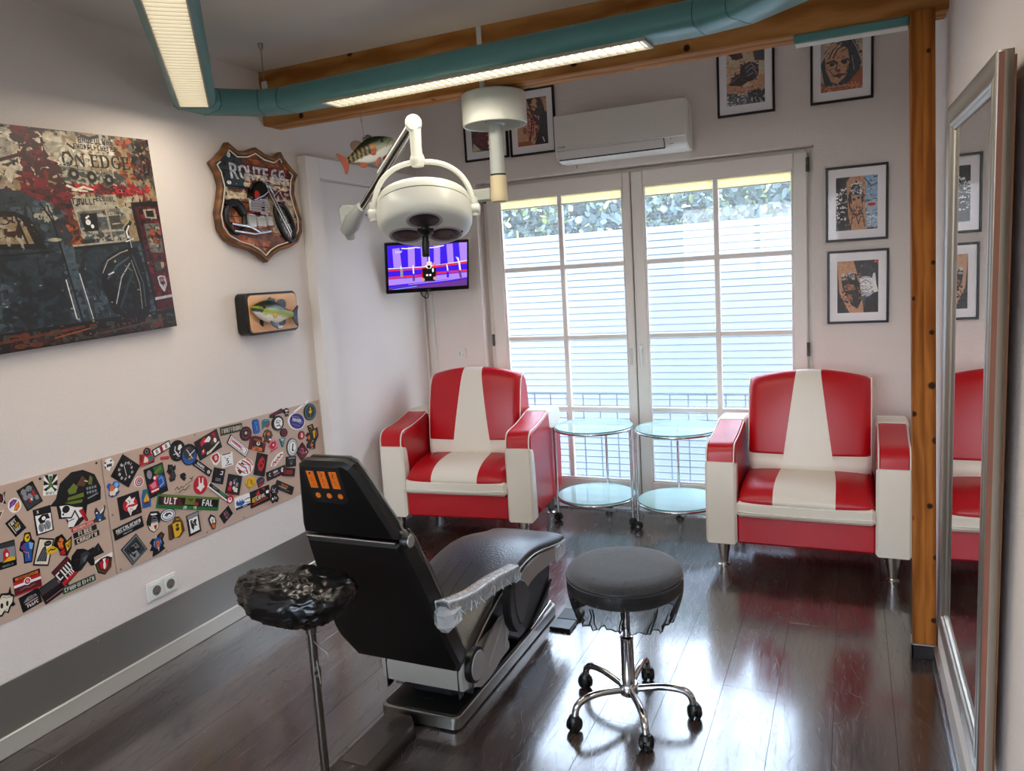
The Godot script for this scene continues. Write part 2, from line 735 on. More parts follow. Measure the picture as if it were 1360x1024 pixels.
func shell() -> void:
	var plaster := bumpy(mat("white plaster", Color("e2d8d0"), 0.85), noise_tex(0.06, 4, 256), 4.5, 0.12)
	var paint := mat("smooth paint", Color("e0d9d2"), 0.6)
	# floor: a slab and dark laminate planks that run towards the window
	struct("floor_slab", Geo.new().put(bx(-0.2, 3.3, -0.2, -0.010, -0.3, 6.8)), mat("screed", Color(0.05, 0.04, 0.04), 0.9))
	var fl := Node3D.new()
	fl.name = "floor"
	fl.set_meta("kind", "structure")
	add_child(fl)
	var wood := []
	for k in 3:
		var m := mat("dark laminate %d" % k, Color.WHITE, 0.3, 0.0, 0.75)
		m.albedo_texture = wood_image(512, 128, [Color("2a211e"), Color("302622"), Color("261d1a")][k], [Color("4a3d37"), Color("50423b"), Color("443732")][k], 5.0, [], 31 + k)
		m.heightmap_enabled = true
		m.heightmap_texture = m.albedo_texture
		m.heightmap_scale = 0.012
		m.clearcoat_enabled = true
		m.clearcoat = 1.0
		m.clearcoat_roughness = 0.13
		m.roughness_texture = scratch_tex()
		m.roughness_texture_channel = BaseMaterial3D.TEXTURE_CHANNEL_RED
		m.roughness = 1.0
		wood.append(m)
	var rn := RandomNumberGenerator.new()
	rn.seed = 5
	var pw := 0.1926
	for i in 16:
		var z := -0.12 - rn.randf() * 1.1
		while z < 6.6:
			var z0 := maxf(z, -0.12)
			var z1 := minf(z + 1.285, 6.6)
			var x0 := i * pw - 0.012
			if z1 - z0 > 0.05:
				var g := Geo.new()
				var off := Vector2(rn.randf(), rn.randf())
				g.uvf = func(p: Vector3) -> Vector2: return Vector2(p.z / 1.285 + off.x, p.x / 0.4 + off.y)
				g.put(bx(x0 + 0.0004, x0 + pw - 0.0004, -0.009, 0, z0 + 0.0004, z1 - 0.0004, 0.0005))
				mi(fl, "plank", g, wood[rn.randi() % 3])
			z += 1.285
	# walls
	var wb := Geo.new()
	wb.put(bx(-0.25, 0.4453, -0.01, BACK_CEILING, -0.3, 0))
	wb.put(bx(2.5477, 3.3, -0.01, BACK_CEILING, -0.3, 0))
	wb.put(bx(0.4453, 2.5477, 2.2, BACK_CEILING, -0.3, 0))
	struct("wall_back", wb, plaster)
	struct("wall_left", Geo.new().put(bx(-0.25, 0, -0.01, BACK_CEILING, 0, 6.6)), plaster)
	struct("wall_right", Geo.new().put(bx(3.05, 3.3, -0.01, BACK_CEILING, 0, 6.6)), plaster)
	# the wall behind the camera has a wide window of its own
	struct("wall_front", Geo.new().put(bx(-0.25, 0.4, -0.01, BACK_CEILING, 6.6, 6.85)).put(bx(2.65, 3.3, -0.01, BACK_CEILING, 6.6, 6.85)).put(bx(0.4, 2.65, -0.01, 0.6, 6.6, 6.85)).put(bx(0.4, 2.65, 2.45, BACK_CEILING, 6.6, 6.85)), plaster)
	var w2 := struct("window_2", Geo.new().put(bx(0.4, 0.47, 0.6, 2.45, 6.66, 6.74, 0.004)).put(bx(2.58, 2.65, 0.6, 2.45, 6.66, 6.74, 0.004)).put(bx(0.47, 2.58, 0.6, 0.67, 6.66, 6.74, 0.004)).put(bx(0.47, 2.58, 2.38, 2.45, 6.66, 6.74, 0.004)).put(bx(1.49, 1.56, 0.67, 2.38, 6.66, 6.74, 0.004)), paint)
	mi(w2, "pane", Geo.new().put(bx(0.47, 1.49, 0.67, 2.38, 6.70, 6.704)), GLASS)
	mi(w2, "pane", Geo.new().put(bx(1.56, 2.58, 0.67, 2.38, 6.70, 6.704)), GLASS)
	struct("ceiling", Geo.new().put(bx(0, 3.05, 2.6694, 2.9, 1.49, 6.6)), paint)
	struct("ceiling_upper", Geo.new().put(bx(-0.25, 3.3, BACK_CEILING, 3.3, -0.3, 6.85)), paint)
	# left wall: the brushed steel kick strip, the pale baseboard, the white door in its casing
	var steel_dull := mat("dull steel", Color(0.56, 0.54, 0.51), 0.3, 0.6)
	var k := struct("trim_1", Geo.new().put(bx(0, 0.006, 0.073, 0.2613, 1.30, 6.4, 0.001)), steel_dull)
	for z in [1.55, 1.83, 2.305, 2.78, 3.25, 3.72]:
		for y in [0.243, 0.098]:
			mi(k, "screw", Geo.new().put(lathe([Vector2(0, 0), Vector2(0.004, 0), Vector2(0.003, 0.002), Vector2(0, 0.0024)], 10), Transform3D(Basis(Vector3.FORWARD, PI / 2), Vector3(0.006, y, z))), STEEL)
	var b := struct("baseboard_left", Geo.new().put(bx(0, 0.013, 0, 0.0714, 1.30, 6.4, 0.003)), mat("baseboard silver", Color(0.78, 0.75, 0.70), 0.3, 0.3))
	mi(b, "top_bead", Geo.new().put(bx(0, 0.015, 0.0685, 0.0755, 1.30, 6.4, 0.002)), mat("bead", Color(0.85, 0.83, 0.8), 0.3, 0.4))
	var d := Node3D.new()
	d.name = "door_1"
	d.set_meta("kind", "structure")
	add_child(d)
	mi(d, "casing", Geo.new().put(bx(0, 0.0626, 0, 2.285, 1.150, 1.2626, 0.003)).put(bx(0, 0.0606, 2.175, 2.285, 0.0, 1.150, 0.003)), paint)
	mi(d, "door_leaf", Geo.new().put(bx(0.0, 0.010, 0.0, 2.172, 0.045, 1.148, 0.002)), paint)
	mi(d, "casing_bead", Geo.new().put(bx(0.0, 0.016, 0.0, 2.172, 0.028, 0.043, 0.002)), paint)
	# right wall baseboard
	var br := struct("baseboard_right", Geo.new().put(bx(3.034, 3.05, 0, 0.058, 1.55, 6.4, 0.003)), mat("dark baseboard", Color(0.12, 0.11, 0.11), 0.3))
	mi(br, "bright_bead", Geo.new().put(bx(3.031, 3.05, 0.058, 0.066, 1.55, 6.4, 0.002)).put(bx(3.028, 3.05, 0.0, 0.005, 1.55, 6.4, 0.001)), mat("aluminium bead", Color(0.75, 0.75, 0.75), 0.25, 0.9))
	struct("baseboard_back", Geo.new().put(bx(0.0626, 0.445, 0, 0.06, 0, 0.014, 0.003)).put(bx(2.548, 3.05, 0, 0.06, 0, 0.014, 0.003)), mat("dark baseboard", Color.BLACK))


func scratch_tex() -> ImageTexture:
	if mats.has("_scratch"):
		return mats["_scratch"]
	var im := Image.create(512, 512, false, Image.FORMAT_L8)
	var f := FastNoiseLite.new()
	f.seed = 77
	f.frequency = 0.012
	f.fractal_octaves = 4
	for y in 512:
		for x in 512:
			im.set_pixel(x, y, Color.from_hsv(0, 0, clampf(0.22 + 0.12 * f.get_noise_2d(x, y * 3.0), 0.1, 0.6)))
	var rn := RandomNumberGenerator.new()
	rn.seed = 8
	for i in 150:
		var p := Vector2(rn.randf() * 512, rn.randf() * 512)
		var dir := Vector2.from_angle(rn.randfn(0.6, 0.5))
		var v := rn.randf_range(0.36, 0.55)
		for s in rn.randi_range(10, 70):
			p += dir
			dir = dir.rotated(rn.randfn(0, 0.03))
			im.set_pixel(posmod(int(p.x), 512), posmod(int(p.y), 512), Color.from_hsv(0, 0, v))
	var t := ImageTexture.create_from_image(im)
	mats["_scratch"] = t
	return t


func french_door() -> void:
	var lac := mat("window lacquer", Color("e6dfd6"), 0.4)
	var grey := mat("hinge grey", Color(0.35, 0.34, 0.33), 0.4, 0.6)
	var o := Node3D.new()
	o.name = "window_1"
	o.set_meta("kind", "structure")
	add_child(o)
	var f := Geo.new()
	f.put(bx(0.4453, 0.505, 0, 2.2, -0.14, -0.112, 0.004)).put(bx(2.500, 2.5477, 0, 2.2, -0.14, -0.112, 0.004)).put(bx(0.505, 2.5, 2.165, 2.2, -0.14, -0.112, 0.004)).put(bx(0.505, 2.5, 0.0, 0.03, -0.14, -0.112, 0.004))
	mi(o, "outer_frame", f, lac)
	mi(o, "threshold", Geo.new().put(bx(0.4453, 2.5477, -0.008, 0.012, -0.3, -0.02, 0.003)), mat("aluminium bead", Color.WHITE))
	var rows := [2.085, 1.616, 1.151, 0.672, 0.195]
	for e in [[0.492, 1.4815, 0.585, 1.434, 1.009], [1.4885, 2.511, 1.563, 2.436, 1.999]]:
		var s := Geo.new()
		s.put(bx(e[0], e[2], 0.035, 2.174, -0.12, -0.06, 0.006)).put(bx(e[3], e[1], 0.035, 2.174, -0.12, -0.06, 0.006))
		s.put(bx(e[2], e[3], 2.085, 2.174, -0.12, -0.0605, 0.003)).put(bx(e[2], e[3], 0.035, 0.195, -0.12, -0.0605, 0.003))
		var sash := mi(o, "sash", s, lac)
		var beads := Geo.new()
		beads.put(bx(e[2], e[2] + 0.012, 0.195, 2.085, -0.075, -0.066, 0.002)).put(bx(e[3] - 0.012, e[3], 0.195, 2.085, -0.075, -0.066, 0.002)).put(bx(e[2], e[3], 2.073, 2.085, -0.075, -0.066, 0.002)).put(bx(e[2], e[3], 0.195, 0.207, -0.075, -0.066, 0.002))
		mi(sash, "glazing_bead", beads, lac)
		mi(sash, "upright_muntin", Geo.new().put(bx(e[4] - 0.016, e[4] + 0.016, 0.195, 2.085, -0.108, -0.072, 0.004)), lac)
		for i in [1, 2, 3]:
			mi(sash, "cross_muntin", Geo.new().put(bx(e[2], e[3], rows[i] - 0.015, rows[i] + 0.015, -0.106, -0.074, 0.004)), lac)
		for i in 4:
			for c in [[e[2], e[4] - 0.016], [e[4] + 0.016, e[3]]]:
				mi(sash, "pane", Geo.new().put(bx(c[0], c[1], rows[i + 1] + 0.014, rows[i] - 0.014, -0.092, -0.088)), GLASS)
	mi(o, "meeting_seal", Geo.new().put(bx(1.4815, 1.4885, 0.035, 2.174, -0.1, -0.085)), BLACK)
	# handle on the right sash, a flush pull on the left one
	var h := Geo.new().put(ext(rrect(0.03, 0.075, 0.012), 0.012, 0.003), at(1.523, 1.07, -0.061)).put(tube([Vector3(1.523, 1.085, -0.05), Vector3(1.523, 1.085, -0.02), Vector3(1.523, 1.075, -0.006)], 0.008, 10)).put(tube([Vector3(1.523, 1.085, -0.008), Vector3(1.524, 1.03, -0.006), Vector3(1.526, 0.965, -0.008)], [0.0085, 0.009, 0.007], 10))
	mi(o, "handle", h, WHITE)
	mi(o, "flush_pull", Geo.new().put(ext(rrect(0.02, 0.11, 0.009), 0.004, 0.001), at(1.452, 1.02, -0.061)), mat("pull white", Color(0.8, 0.79, 0.76), 0.3))
	for p in [Vector3(0.489, 2.11, -0.05), Vector3(0.489, 1.15, -0.05), Vector3(2.514, 2.1, -0.05), Vector3(2.514, 1.05, -0.05)]:
		mi(o, "hinge", Geo.new().put(lathe([Vector2(0, -0.04), Vector2(0.009, -0.04), Vector2(0.009, -0.003), Vector2(0.007, 0), Vector2(0.009, 0.003), Vector2(0.009, 0.04), Vector2(0, 0.04)], 12), Transform3D(Basis(), p)), grey)
	# the four raised pleated blinds under the top rails
	var cream := mat("pleated cream", Color("fff6e0"), 0.7)
	cream.backlight_enabled = true
	cream.backlight = Color(1.0, 0.92, 0.66)
	var screen := mat("pleated screen", Color(0.62, 0.68, 0.74, 0.12), 0.8)
	screen.transparency = BaseMaterial3D.TRANSPARENCY_ALPHA
	screen.backlight_enabled = true
	screen.backlight = Color(1, 1, 1)
	var names := ["farthest left", "left of the meeting stiles", "right of the meeting stiles", "farthest right"]
	var i := 0
	for c in [[0.598, 0.992], [1.026, 1.421], [1.576, 1.982], [2.016, 2.423]]:
		var b := thing("pleated_blind", "cream pleated blind folded up at the window top, " + names[i], "blind", Vector3((c[0] + c[1]) / 2, 2.014, -0.08), 0.0, "folded pleated blinds")
		var w: float = c[1] - c[0]
		var g := Geo.new()
		var rows_ := []
		for k in 10:
			var z := 0.007 if k % 2 else 0.010
			rows_.append(PackedVector3Array([Vector3(-w / 2, 0.006 + k * 0.0055, z), Vector3(w / 2, 0.006 + k * 0.0055, z)]))
		for k in 9:
			g.put(strip([rows_[k], rows_[k + 1]], false, false), Transform3D.IDENTITY, false)
		mi(b, "pleats", g, cream)
		mi(b, "head_rail", Geo.new().put(bx(-w / 2, w / 2, 0.057, 0.069, -0.011, 0.012, 0.002)), cream)
		mi(b, "bottom_rail", Geo.new().put(bx(-w / 2, w / 2, 0, 0.007, -0.010, 0.011, 0.002)), WHITE)
		i += 1
	# a fine pleated insect screen stands outside each sash
	for e in [[0.505, 1.48, "left"], [1.49, 2.50, "right"]]:
		var b := thing("insect_screen", "fine pale pleated insect screen outside the %s window sash" % e[2], "insect screen", Vector3((e[0] + e[1]) / 2, 0.04, -0.155), 0.0, "pleated insect screens")
		var w: float = e[1] - e[0]
		var g := Geo.new()
		for k in 95:
			var y := k * 0.0225
			g.put(strip([PackedVector3Array([Vector3(-w / 2, y, -0.004), Vector3(w / 2, y, -0.004)]), PackedVector3Array([Vector3(-w / 2, y + 0.011, 0.004), Vector3(w / 2, y + 0.011, 0.004)]), PackedVector3Array([Vector3(-w / 2, y + 0.0225, -0.004), Vector3(w / 2, y + 0.0225, -0.004)])], false, false), Transform3D.IDENTITY, false)
		mi(b, "mesh_sheet", g, screen)


func outside() -> void:
	var slat := mat("white fence slat", Color(0.475, 0.51, 0.545), 0.6)
	var rail := mat("railing paint", Color(0.35, 0.42, 0.48), 0.5, 0.2)
	struct("terrace", Geo.new().put(bx(-6, 9, -0.75, -0.6, -9, -0.3)), mat("terrace concrete", Color(0.46, 0.47, 0.48), 0.8))
	struct("facade_sill", Geo.new().put(bx(-0.2, 3.3, -0.75, -0.012, -0.32, -0.3)), mat("terrace concrete", Color.WHITE))
	var r := thing("balcony_railing", "slim grey balcony railing with upright bars outside the window", "railing", Vector3(1.5, -0.05, -0.37))
	mi(r, "top_rail", Geo.new().put(bx(-1.3, 1.3, 0.772, 0.788, -0.012, 0.012, 0.003)), rail)
	mi(r, "bottom_rail", Geo.new().put(bx(-1.3, 1.3, 0.0, 0.014, -0.01, 0.01, 0.003)), rail)
	for i in 21:
		mi(r, "bar", Geo.new().put(bx(-0.004, 0.004, 0.014, 0.772, -0.004, 0.004, 0.001), at(-1.23 + i * 0.123, 0, 0)), rail)
	for s in [-1.28, 1.28]:
		mi(r, "post", Geo.new().put(bx(-0.012, 0.012, -0.55, 0.772, -0.012, 0.012, 0.002), at(s, 0, 0)), rail)
		mi(r, "wall_bracket", Geo.new().put(bx(-0.01, 0.01, 0.02, 0.05, -0.0, 0.07, 0.002), at(s, 0, 0)), rail)
	var f := thing("fence", "tall pale fence of narrow horizontal slats beyond the balcony railing", "fence", Vector3(1.2, -0.6, -2.5))
	var sm: ArrayMesh = Geo.new().put(box(Vector3(9.0, 0.061, 0.018), 0.003)).done()
	for i in 39:
		mi(f, "slat", sm, slat, Transform3D(Basis(Vector3.RIGHT, -0.12), Vector3(0, 0.035 + i * 0.0655, 0)))
	for i in 7:
		mi(f, "fence_post", Geo.new().put(bx(-0.04, 0.04, 0, 2.55, -0.08, -0.03, 0.004), at(-4.4 + i * 1.47, 0, 0)), mat("fence post", Color(0.45, 0.52, 0.58), 0.7))
	mi(f, "backing_board", Geo.new().put(bx(-4.5, 4.5, 0, 2.545, -0.032, -0.024)), mat("fence backing", Color(0.35, 0.41, 0.46), 0.8))
	# two trees behind the fence
	var rn := RandomNumberGenerator.new()
	rn.seed = 21
	var leafm := mat("leaf", Color.WHITE, 0.5)
	leafm.vertex_color_use_as_albedo = true
	leafm.backlight_enabled = true
	leafm.backlight = Color(0.6, 0.7, 0.3)
	var lg := Geo.new()
	lg.flat(PackedVector2Array([Vector2(0, -0.5), Vector2(0.3, -0.2), Vector2(0.33, 0.1), Vector2(0, 0.5), Vector2(-0.33, 0.1), Vector2(-0.3, -0.2)]), 0, Color.WHITE)
	var leaf := lg.done()
	var spots := [[Vector3(-0.9, -0.6, -4.0), "broad leafy tree behind the fence, seen through the left window sash", 1.7, 2.3], [Vector3(1.75, -0.6, -4.2), "broad leafy tree behind the fence, seen through the right window sash", 2.0, 2.4]]
	for s in spots:
		var t := thing("leafy_tree", s[1], "tree", s[0], 0.0, "trees behind the fence")
		mi(t, "trunk", Geo.new().put(tube([Vector3(0, 0, 0), Vector3(0.04, 1.2, 0.02), Vector3(-0.03, 2.0, 0), Vector3(0.05, 2.7, 0.05)], [0.13, 0.1, 0.08, 0.04], 10)), mat("bark", Color(0.16, 0.13, 0.1), 0.9))
		mi(t, "branch", Geo.new().put(tube([Vector3(0, 1.9, 0), Vector3(0.6, 2.5, 0.1), Vector3(1.1, 2.7, 0.0)], [0.06, 0.045, 0.02], 8)).put(tube([Vector3(0, 2.2, 0), Vector3(-0.6, 2.8, 0.1), Vector3(-1.0, 2.8, 0.1)], [0.06, 0.04, 0.02], 8)), mat("bark", Color.BLACK))
		var mm := MultiMesh.new()
		mm.transform_format = MultiMesh.TRANSFORM_3D
		mm.use_colors = true
		mm.mesh = leaf
		mm.instance_count = 9000
		for i in 9000:
			var d := Vector3(rn.randfn(0, 1), rn.randfn(0, 1), rn.randfn(0, 1)).normalized() * pow(rn.randf(), 0.35)
			var p := Vector3(d.x * s[2], 2.65 + d.y * 0.85, d.z * 0.6)
			var k := rn.randf_range(0.07, 0.13)
			var b := Basis.from_euler(Vector3(rn.randf_range(-1.2, 1.2), rn.randf() * TAU, rn.randf_range(-1, 1))).scaled(Vector3.ONE * k)
			mm.set_instance_transform(i, Transform3D(b, p))
			var c := Color(0.08, 0.125, 0.135).lerp(Color(0.16, 0.215, 0.235), rn.randf())
			if rn.randf() < 0.15:
				c = Color(0.38, 0.45, 0.14).lerp(Color(0.54, 0.56, 0.24), rn.randf())
			mm.set_instance_color(i, c)
		var mmi := MultiMeshInstance3D.new()
		mmi.name = "foliage"
		mmi.multimesh = mm
		mmi.material_override = leafm
		mmi.set_meta("kind", "stuff")
		t.add_child(mmi, true)


func beams() -> void:
	var pine := mat("pine beam", Color.WHITE, 0.65, 0.0, 0.2)
	pine.albedo_texture = wood_image(1024, 256, Color("8a5426"), Color("cb945a"), 11.0, [Vector3(300, 60, 9), Vector3(520, 150, 7), Vector3(760, 90, 10), Vector3(900, 200, 8), Vector3(130, 190, 7)], 3)
	var g := Geo.new()
	g.uvf = func(p: Vector3) -> Vector2: return Vector2(p.x / 1.9, (p.y + p.z * 1.3) / 0.5)
	g.put(bx(0, 3.05, 2.4072, 2.672, 1.3605, 1.4962, 0.003))
	var b := struct("ceiling_beam", g, pine)
	b.set_meta("label", "long pine beam running across the room under the ceiling edge")
	struct("wall_header", Geo.new().put(bx(0, 3.05, 2.672, BACK_CEILING, 1.36, 1.49)), mat("smooth paint", Color.WHITE))
	var post := mat("pine post", Color.WHITE, 0.6, 0.0, 0.25)
	post.albedo_texture = wood_image(1024, 128, Color("6e3a12"), Color("b2702f"), 7.0, [Vector3(60, 100, 6), Vector3(130, 14, 6), Vector3(300, 40, 6), Vector3(350, 84, 8), Vector3(420, 24, 6), Vector3(470, 100, 6), Vector3(520, 20, 7), Vector3(560, 84, 9), Vector3(598, 20, 10), Vector3(640, 100, 8), Vector3(680, 30, 10), Vector3(700, 60, 7), Vector3(780, 14, 8), Vector3(800, 90, 8), Vector3(860, 30, 8), Vector3(930, 80, 8), Vector3(960, 24, 8)], 4, true, 1.9)
	g = Geo.new()
	g.uvf = func(p: Vector3) -> Vector2: return Vector2((p.x + p.z) / 0.16, -p.y / 2.6)
	g.put(bx(-0.039, 0.039, 0, 2.41, -0.075, 0.0, 0.003))
	var p := struct("timber_post", g, post)
	p.transform = Transform3D(Basis(Vector3(0, 0, 1), 0.0165), Vector3(3.006, 0, 1.532))
	mi(p, "base_trim", Geo.new().put(bx(-0.047, -0.039, 0, 0.055, -0.075, 0.008, 0.002)).put(bx(-0.047, 0.041, 0, 0.055, 0.0, 0.008, 0.002)), mat("dark baseboard", Color.BLACK))
	mi(p, "trim_bead", Geo.new().put(bx(-0.049, -0.039, 0.055, 0.062, -0.075, 0.010, 0.002)).put(bx(-0.049, 0.041, 0.055, 0.062, 0.0, 0.010, 0.002)), mat("aluminium bead", Color.WHITE))
	var l := thing("lamp_housing", "short teal lamp housing under the beam beside the timber post", "lamp", Vector3(2.74, 2.372, 1.465))
	mi(l, "housing", Geo.new().put(bx(-0.2, 0.19, 0.002, 0.035, -0.033, 0.033, 0.006)), mat("teal enamel", Color.BLACK))
	mi(l, "diffuser", Geo.new().put(bx(-0.195, 0.185, -0.001, 0.003, -0.028, 0.028, 0.001)), WHITE)


# on the left wall: local x runs towards the window, local z out of the wall
func wall_node(called: String, label: String, cat: String, z: float, y: float, off: float, deg := 0.0, group := "") -> Node3D:
	var o := thing(called, label, cat, Vector3(off, y, z), 0.0, group)
	o.basis = Basis(Vector3(0, 0, -1), Vector3.UP, Vector3.RIGHT) * Basis(Vector3(0, 0, 1), deg_to_rad(deg))
	return o


func uv_box(w: float, h: float) -> Callable:
	return func(p: Vector3) -> Vector2: return Vector2(p.x / w + 0.5, 0.5 - p.y / h)


func wall_things() -> void:
	# the truck painting
	var w := 1.26
	var h := 0.785
	var o := wall_node("painting", "large unframed canvas painting of an old blue truck and red petrol pump", "painting", 2.25 + w / 2, 1.812, 0.0, 2.6)
	var ops := ";".join([
		# collaged ground: rust, cream and grimy paper
		"RI", "sIJuS,500,.3,.62,.75,.45,.035,1", "sFHKS,260,.0,.8,.32,.22,.035,2", "sJcq,180,.08,.75,.22,.2,.03,30", "sOMF,170,.2,.6,.12,.4,.03,3", "sKFMO,200,.14,.28,.2,.14,.035,31", "lM,.03,-.2,.6,.1,.75,.2,.95",
		"pJ,.27,.98,.78,.93,.76,.66,.3,.72", "sJcqI,240,.52,.83,.24,.11,.03,5", "sQSI,200,.89,.72,.11,.28,.03,6", "sKSM,120,.9,.78,.1,.2,.02,7", "sjHI,90,.79,.72,.045,.24,.022,8",
		"TK,.585,.735,.125,ON EDGE", "lJ,.03,.36,.68,.46,.82", "zk,.6,.865,.05,14", "zk,.6,.93,.06,9", "lK,.03,.5,.97,.56,.95,.62,.98", "lK,.02,.4,.88,.44,.84", "lK,.02,.36,.79,.4,.8,.42,.74",
		"pQ,.33,.67,.78,.6,.77,.46,.35,.51", "sQSJ,120,.55,.56,.2,.06,.025,32", "eK,.41,.6,.035,.055", "eK,.53,.58,.035,.055", "eK,.65,.56,.035,.055", "eJ,.41,.6,.014,.02", "eJ,.53,.58,.014,.02", "eJ,.65,.56,.014,.02",
		"pO,.33,.51,.8,.46,.79,.4,.34,.44", "sOrM,90,.56,.46,.22,.03,.02,9", "lc,.025,.35,.49,.41,.45,.46,.48,.52,.45", "lc,.02,.38,.45,.48,.44", "sOr,40,.85,.46,.12,.05,.015,33",
		# rust panel and pale poster
		"pH,.22,.12,.38,.14,.39,-.08,.26,-.08", "sHjF,130,.31,.03,.07,.11,.022,10",
		"pJ,.36,.36,.68,.42,.72,-.05,.4,-.06", "pQ,.385,.24,.69,.28,.7,-.03,.41,-.04", "sQSJD,260,.55,.1,.15,.13,.018,11", "zK,.45,.34,.06,6", "zK,.6,.37,.05,6", "pK,.4,.22,.52,.23,.515,.06,.42,.05", "ew,.45,.14,.018,.028", "ew,.475,.1,.012,.02", "lw,.02,.44,.18,.46,.2", "lJ,.02,.59,.26,.6,-.03", "lJ,.018,.54,.2,.69,.21", "lJ,.018,.54,.05,.7,.06", "pS,.6,.2,.68,.21,.69,.08,.61,.07", "lJ,.012,.62,.12,.68,.13",
		# truck bed
		"pC,.28,-.1,.84,-.05,.86,-.86,.3,-.86", "sCAD,420,.56,-.46,.27,.34,.03,12", "sCA,200,.5,-.3,.2,.2,.05,34", "lJ,.018,.3,-.085,.74,-.045", "lK,.02,.3,-.11,.74,-.07",
		# cab with window
		"pC,-1,.38,-.1,.44,.06,.42,.16,.34,.23,.22,.26,.05,.28,-.1,.33,-.5,.38,-.87,-1,-.85", "sCDA,700,-.2,-.3,.5,.6,.03,13", "sCA,260,.1,-.45,.2,.35,.045,14", "sD,90,.28,-.45,.035,.35,.02,35", "sDJ,40,.17,.25,.04,.08,.02,36",
		"pK,-.6,.26,.0,.24,.08,.18,.13,.02,.15,-.1,-.6,-.08", "pI,-.5,.2,-.01,.19,.05,.1,.08,-.05,-.5,-.04", "sJFI,120,-.1,.08,.12,.09,.022,15", "lK,.02,.0,.2,.04,-.05", "lK,.02,.16,.32,.22,.15,.24,-.1,.3,-.86", "lw,.012,.235,-.4,.26,-.78", "lD,.02,.31,-.2,.36,-.84", "lw,.01,.33,-.35,.37,-.8", "eJ,.21,-.02,.045,.018", "lK,.014,-.4,-.16,.19,-.13", "lK,.012,.2,.3,.24,.1",
		# petrol pump
		"pM,.79,.33,1,.34,1,-.8,.85,-.78", "sMOK,260,.92,-.2,.07,.55,.02,16", "lK,.04,.795,.3,.86,-.78", "pK,.78,.34,1,.36,1,.3,.79,.3", "pQ,.86,.12,.985,.13,.985,-.19,.88,-.18", "sQSJ,80,.93,-.03,.04,.12,.018,17", "sKHj,26,.93,-.02,.03,.06,.018,18", "pJ,.87,.27,.97,.28,.975,.17,.88,.18", "pK,.89,.255,.95,.26,.955,.19,.895,.195",
		"pS,.89,-.29,.96,-.27,.97,-.37,.9,-.38", "pJ,.945,-.29,.975,-.29,.97,-.34,.95,-.36", "lx,.02,.905,-.45,.93,-.44,.96,-.45,.965,-.53,.94,-.6,.915,-.54,.905,-.45", "zx,.937,-.48,.03,4", "lx,.015,.925,-.53,.94,-.58", "lx,.015,.95,-.53,.94,-.58", "lx,.03,.86,-.675,1,-.66", "lK,.015,.86,-.7,1,-.69", "pM,.86,-.7,1,-.69,1,-.8,.865,-.8", "ek,.94,-.76,.008,.012",
		# rear wing, black and shining
		"pK,.47,-.45,.5,-.25,.58,-.17,.7,-.12,.78,-.12,.81,-.4,.82,-.62,.79,-.8,.72,-.86,.6,-.84,.51,-.74", "sKA,160,.63,-.48,.12,.28,.022,19", "lJ,.012,.49,-.36,.54,-.24,.64,-.17,.74,-.13", "lD,.02,.52,-.42,.6,-.3,.7,-.22", "lx,.012,.55,-.68,.62,-.42,.7,-.28", "lC,.03,.58,-.72,.66,-.5,.72,-.36", "lw,.014,.53,-.38,.57,-.36", "lQ,.014,.66,-.3,.71,-.36", "pK,.7,-.12,.77,-.12,.81,-.5,.79,-.8,.74,-.83", "lD,.014,.73,-.2,.78,-.5,.77,-.74", "lJ,.008,.715,-.25,.75,-.5,.74,-.76",
		"lK,.05,.73,-.1,.715,.06,.75,.14", "lJ,.014,.715,.0,.74,-.02", "lw,.02,.72,-.02,.715,.04,.74,.1", "lJ,.014,.69,.08,.74,.14,.75,.2", "lw,.012,.7,-.06,.76,-.03", "lx,.012,.735,-.12,.73,.0",
		# ground line
		"pK,-1,-.84,1,-.8,1,-1,-1,-1", "sKFSH,260,0,-.92,1,.06,.025,20", "lH,.025,-.4,-.92,.3,-.86", "lj,.012,.1,-.93,.34,-.885", "lS,.02,.4,-.95,.9,-.9", "sKSJI,160,.1,0,1,1,.007,22", "sKF,200,.4,.5,.6,.5,.009,37"])
	var canvas := printed("truck painting print", picture(ops, 1260, 785, 0.22, 4), 0.4)
	canvas.albedo_color = Color(0.9, 0.9, 0.9)
	var g := Geo.new()
	g.uvf = uv_box(w, h)
	g.put(ext(PackedVector2Array([Vector2(-w / 2, -h / 2), Vector2(w / 2, -h / 2), Vector2(w / 2, h / 2), Vector2(-w / 2, h / 2)]), 0.003), at(0, 0, 0.037))
	mi(o, "canvas", g, canvas)
	mi(o, "stretcher", Geo.new().put(box(Vector3(w, h, 0.036), 0.002), at(0, 0, 0.019)), mat("canvas edge", Color(0.035, 0.03, 0.03), 0.6))
	# the shield sign of wooden planks
	sign_shield()
	# fish plaque
	o = wall_node("fish_plaque", "rounded black edged wooden plaque with a mounted green bass", "plaque", 1.648, 1.468, 0.0)
	mi(o, "case", Geo.new().put(ext(rrect(0.375, 0.205, 0.03, 5), 0.075, 0.006), at(0, 0, 0)), BLACK)
	var pw := mat("plaque wood", Color.WHITE, 0.4)
	pw.albedo_texture = wood_image(256, 128, Color("c98a52"), Color("e3b07c"), 4.0, [], 6)
	g = Geo.new()
	g.uvf = uv_box(0.36, 0.19)
	g.put(ext(rrect(0.352, 0.182, 0.024, 5), 0.006, 0.002), at(0, 0, 0.0735))
	mi(o, "wooden_face", g, pw)
	fish(o, 0.325, Transform3D(Basis(Vector3.UP, 0.0) * Basis(Vector3(0, 0, 1), -0.16) * Basis.from_scale(Vector3(-1, 0.82, 0.72)), Vector3(-0.022, 0.004, 0.099)), true)
	var nm := Geo.new()
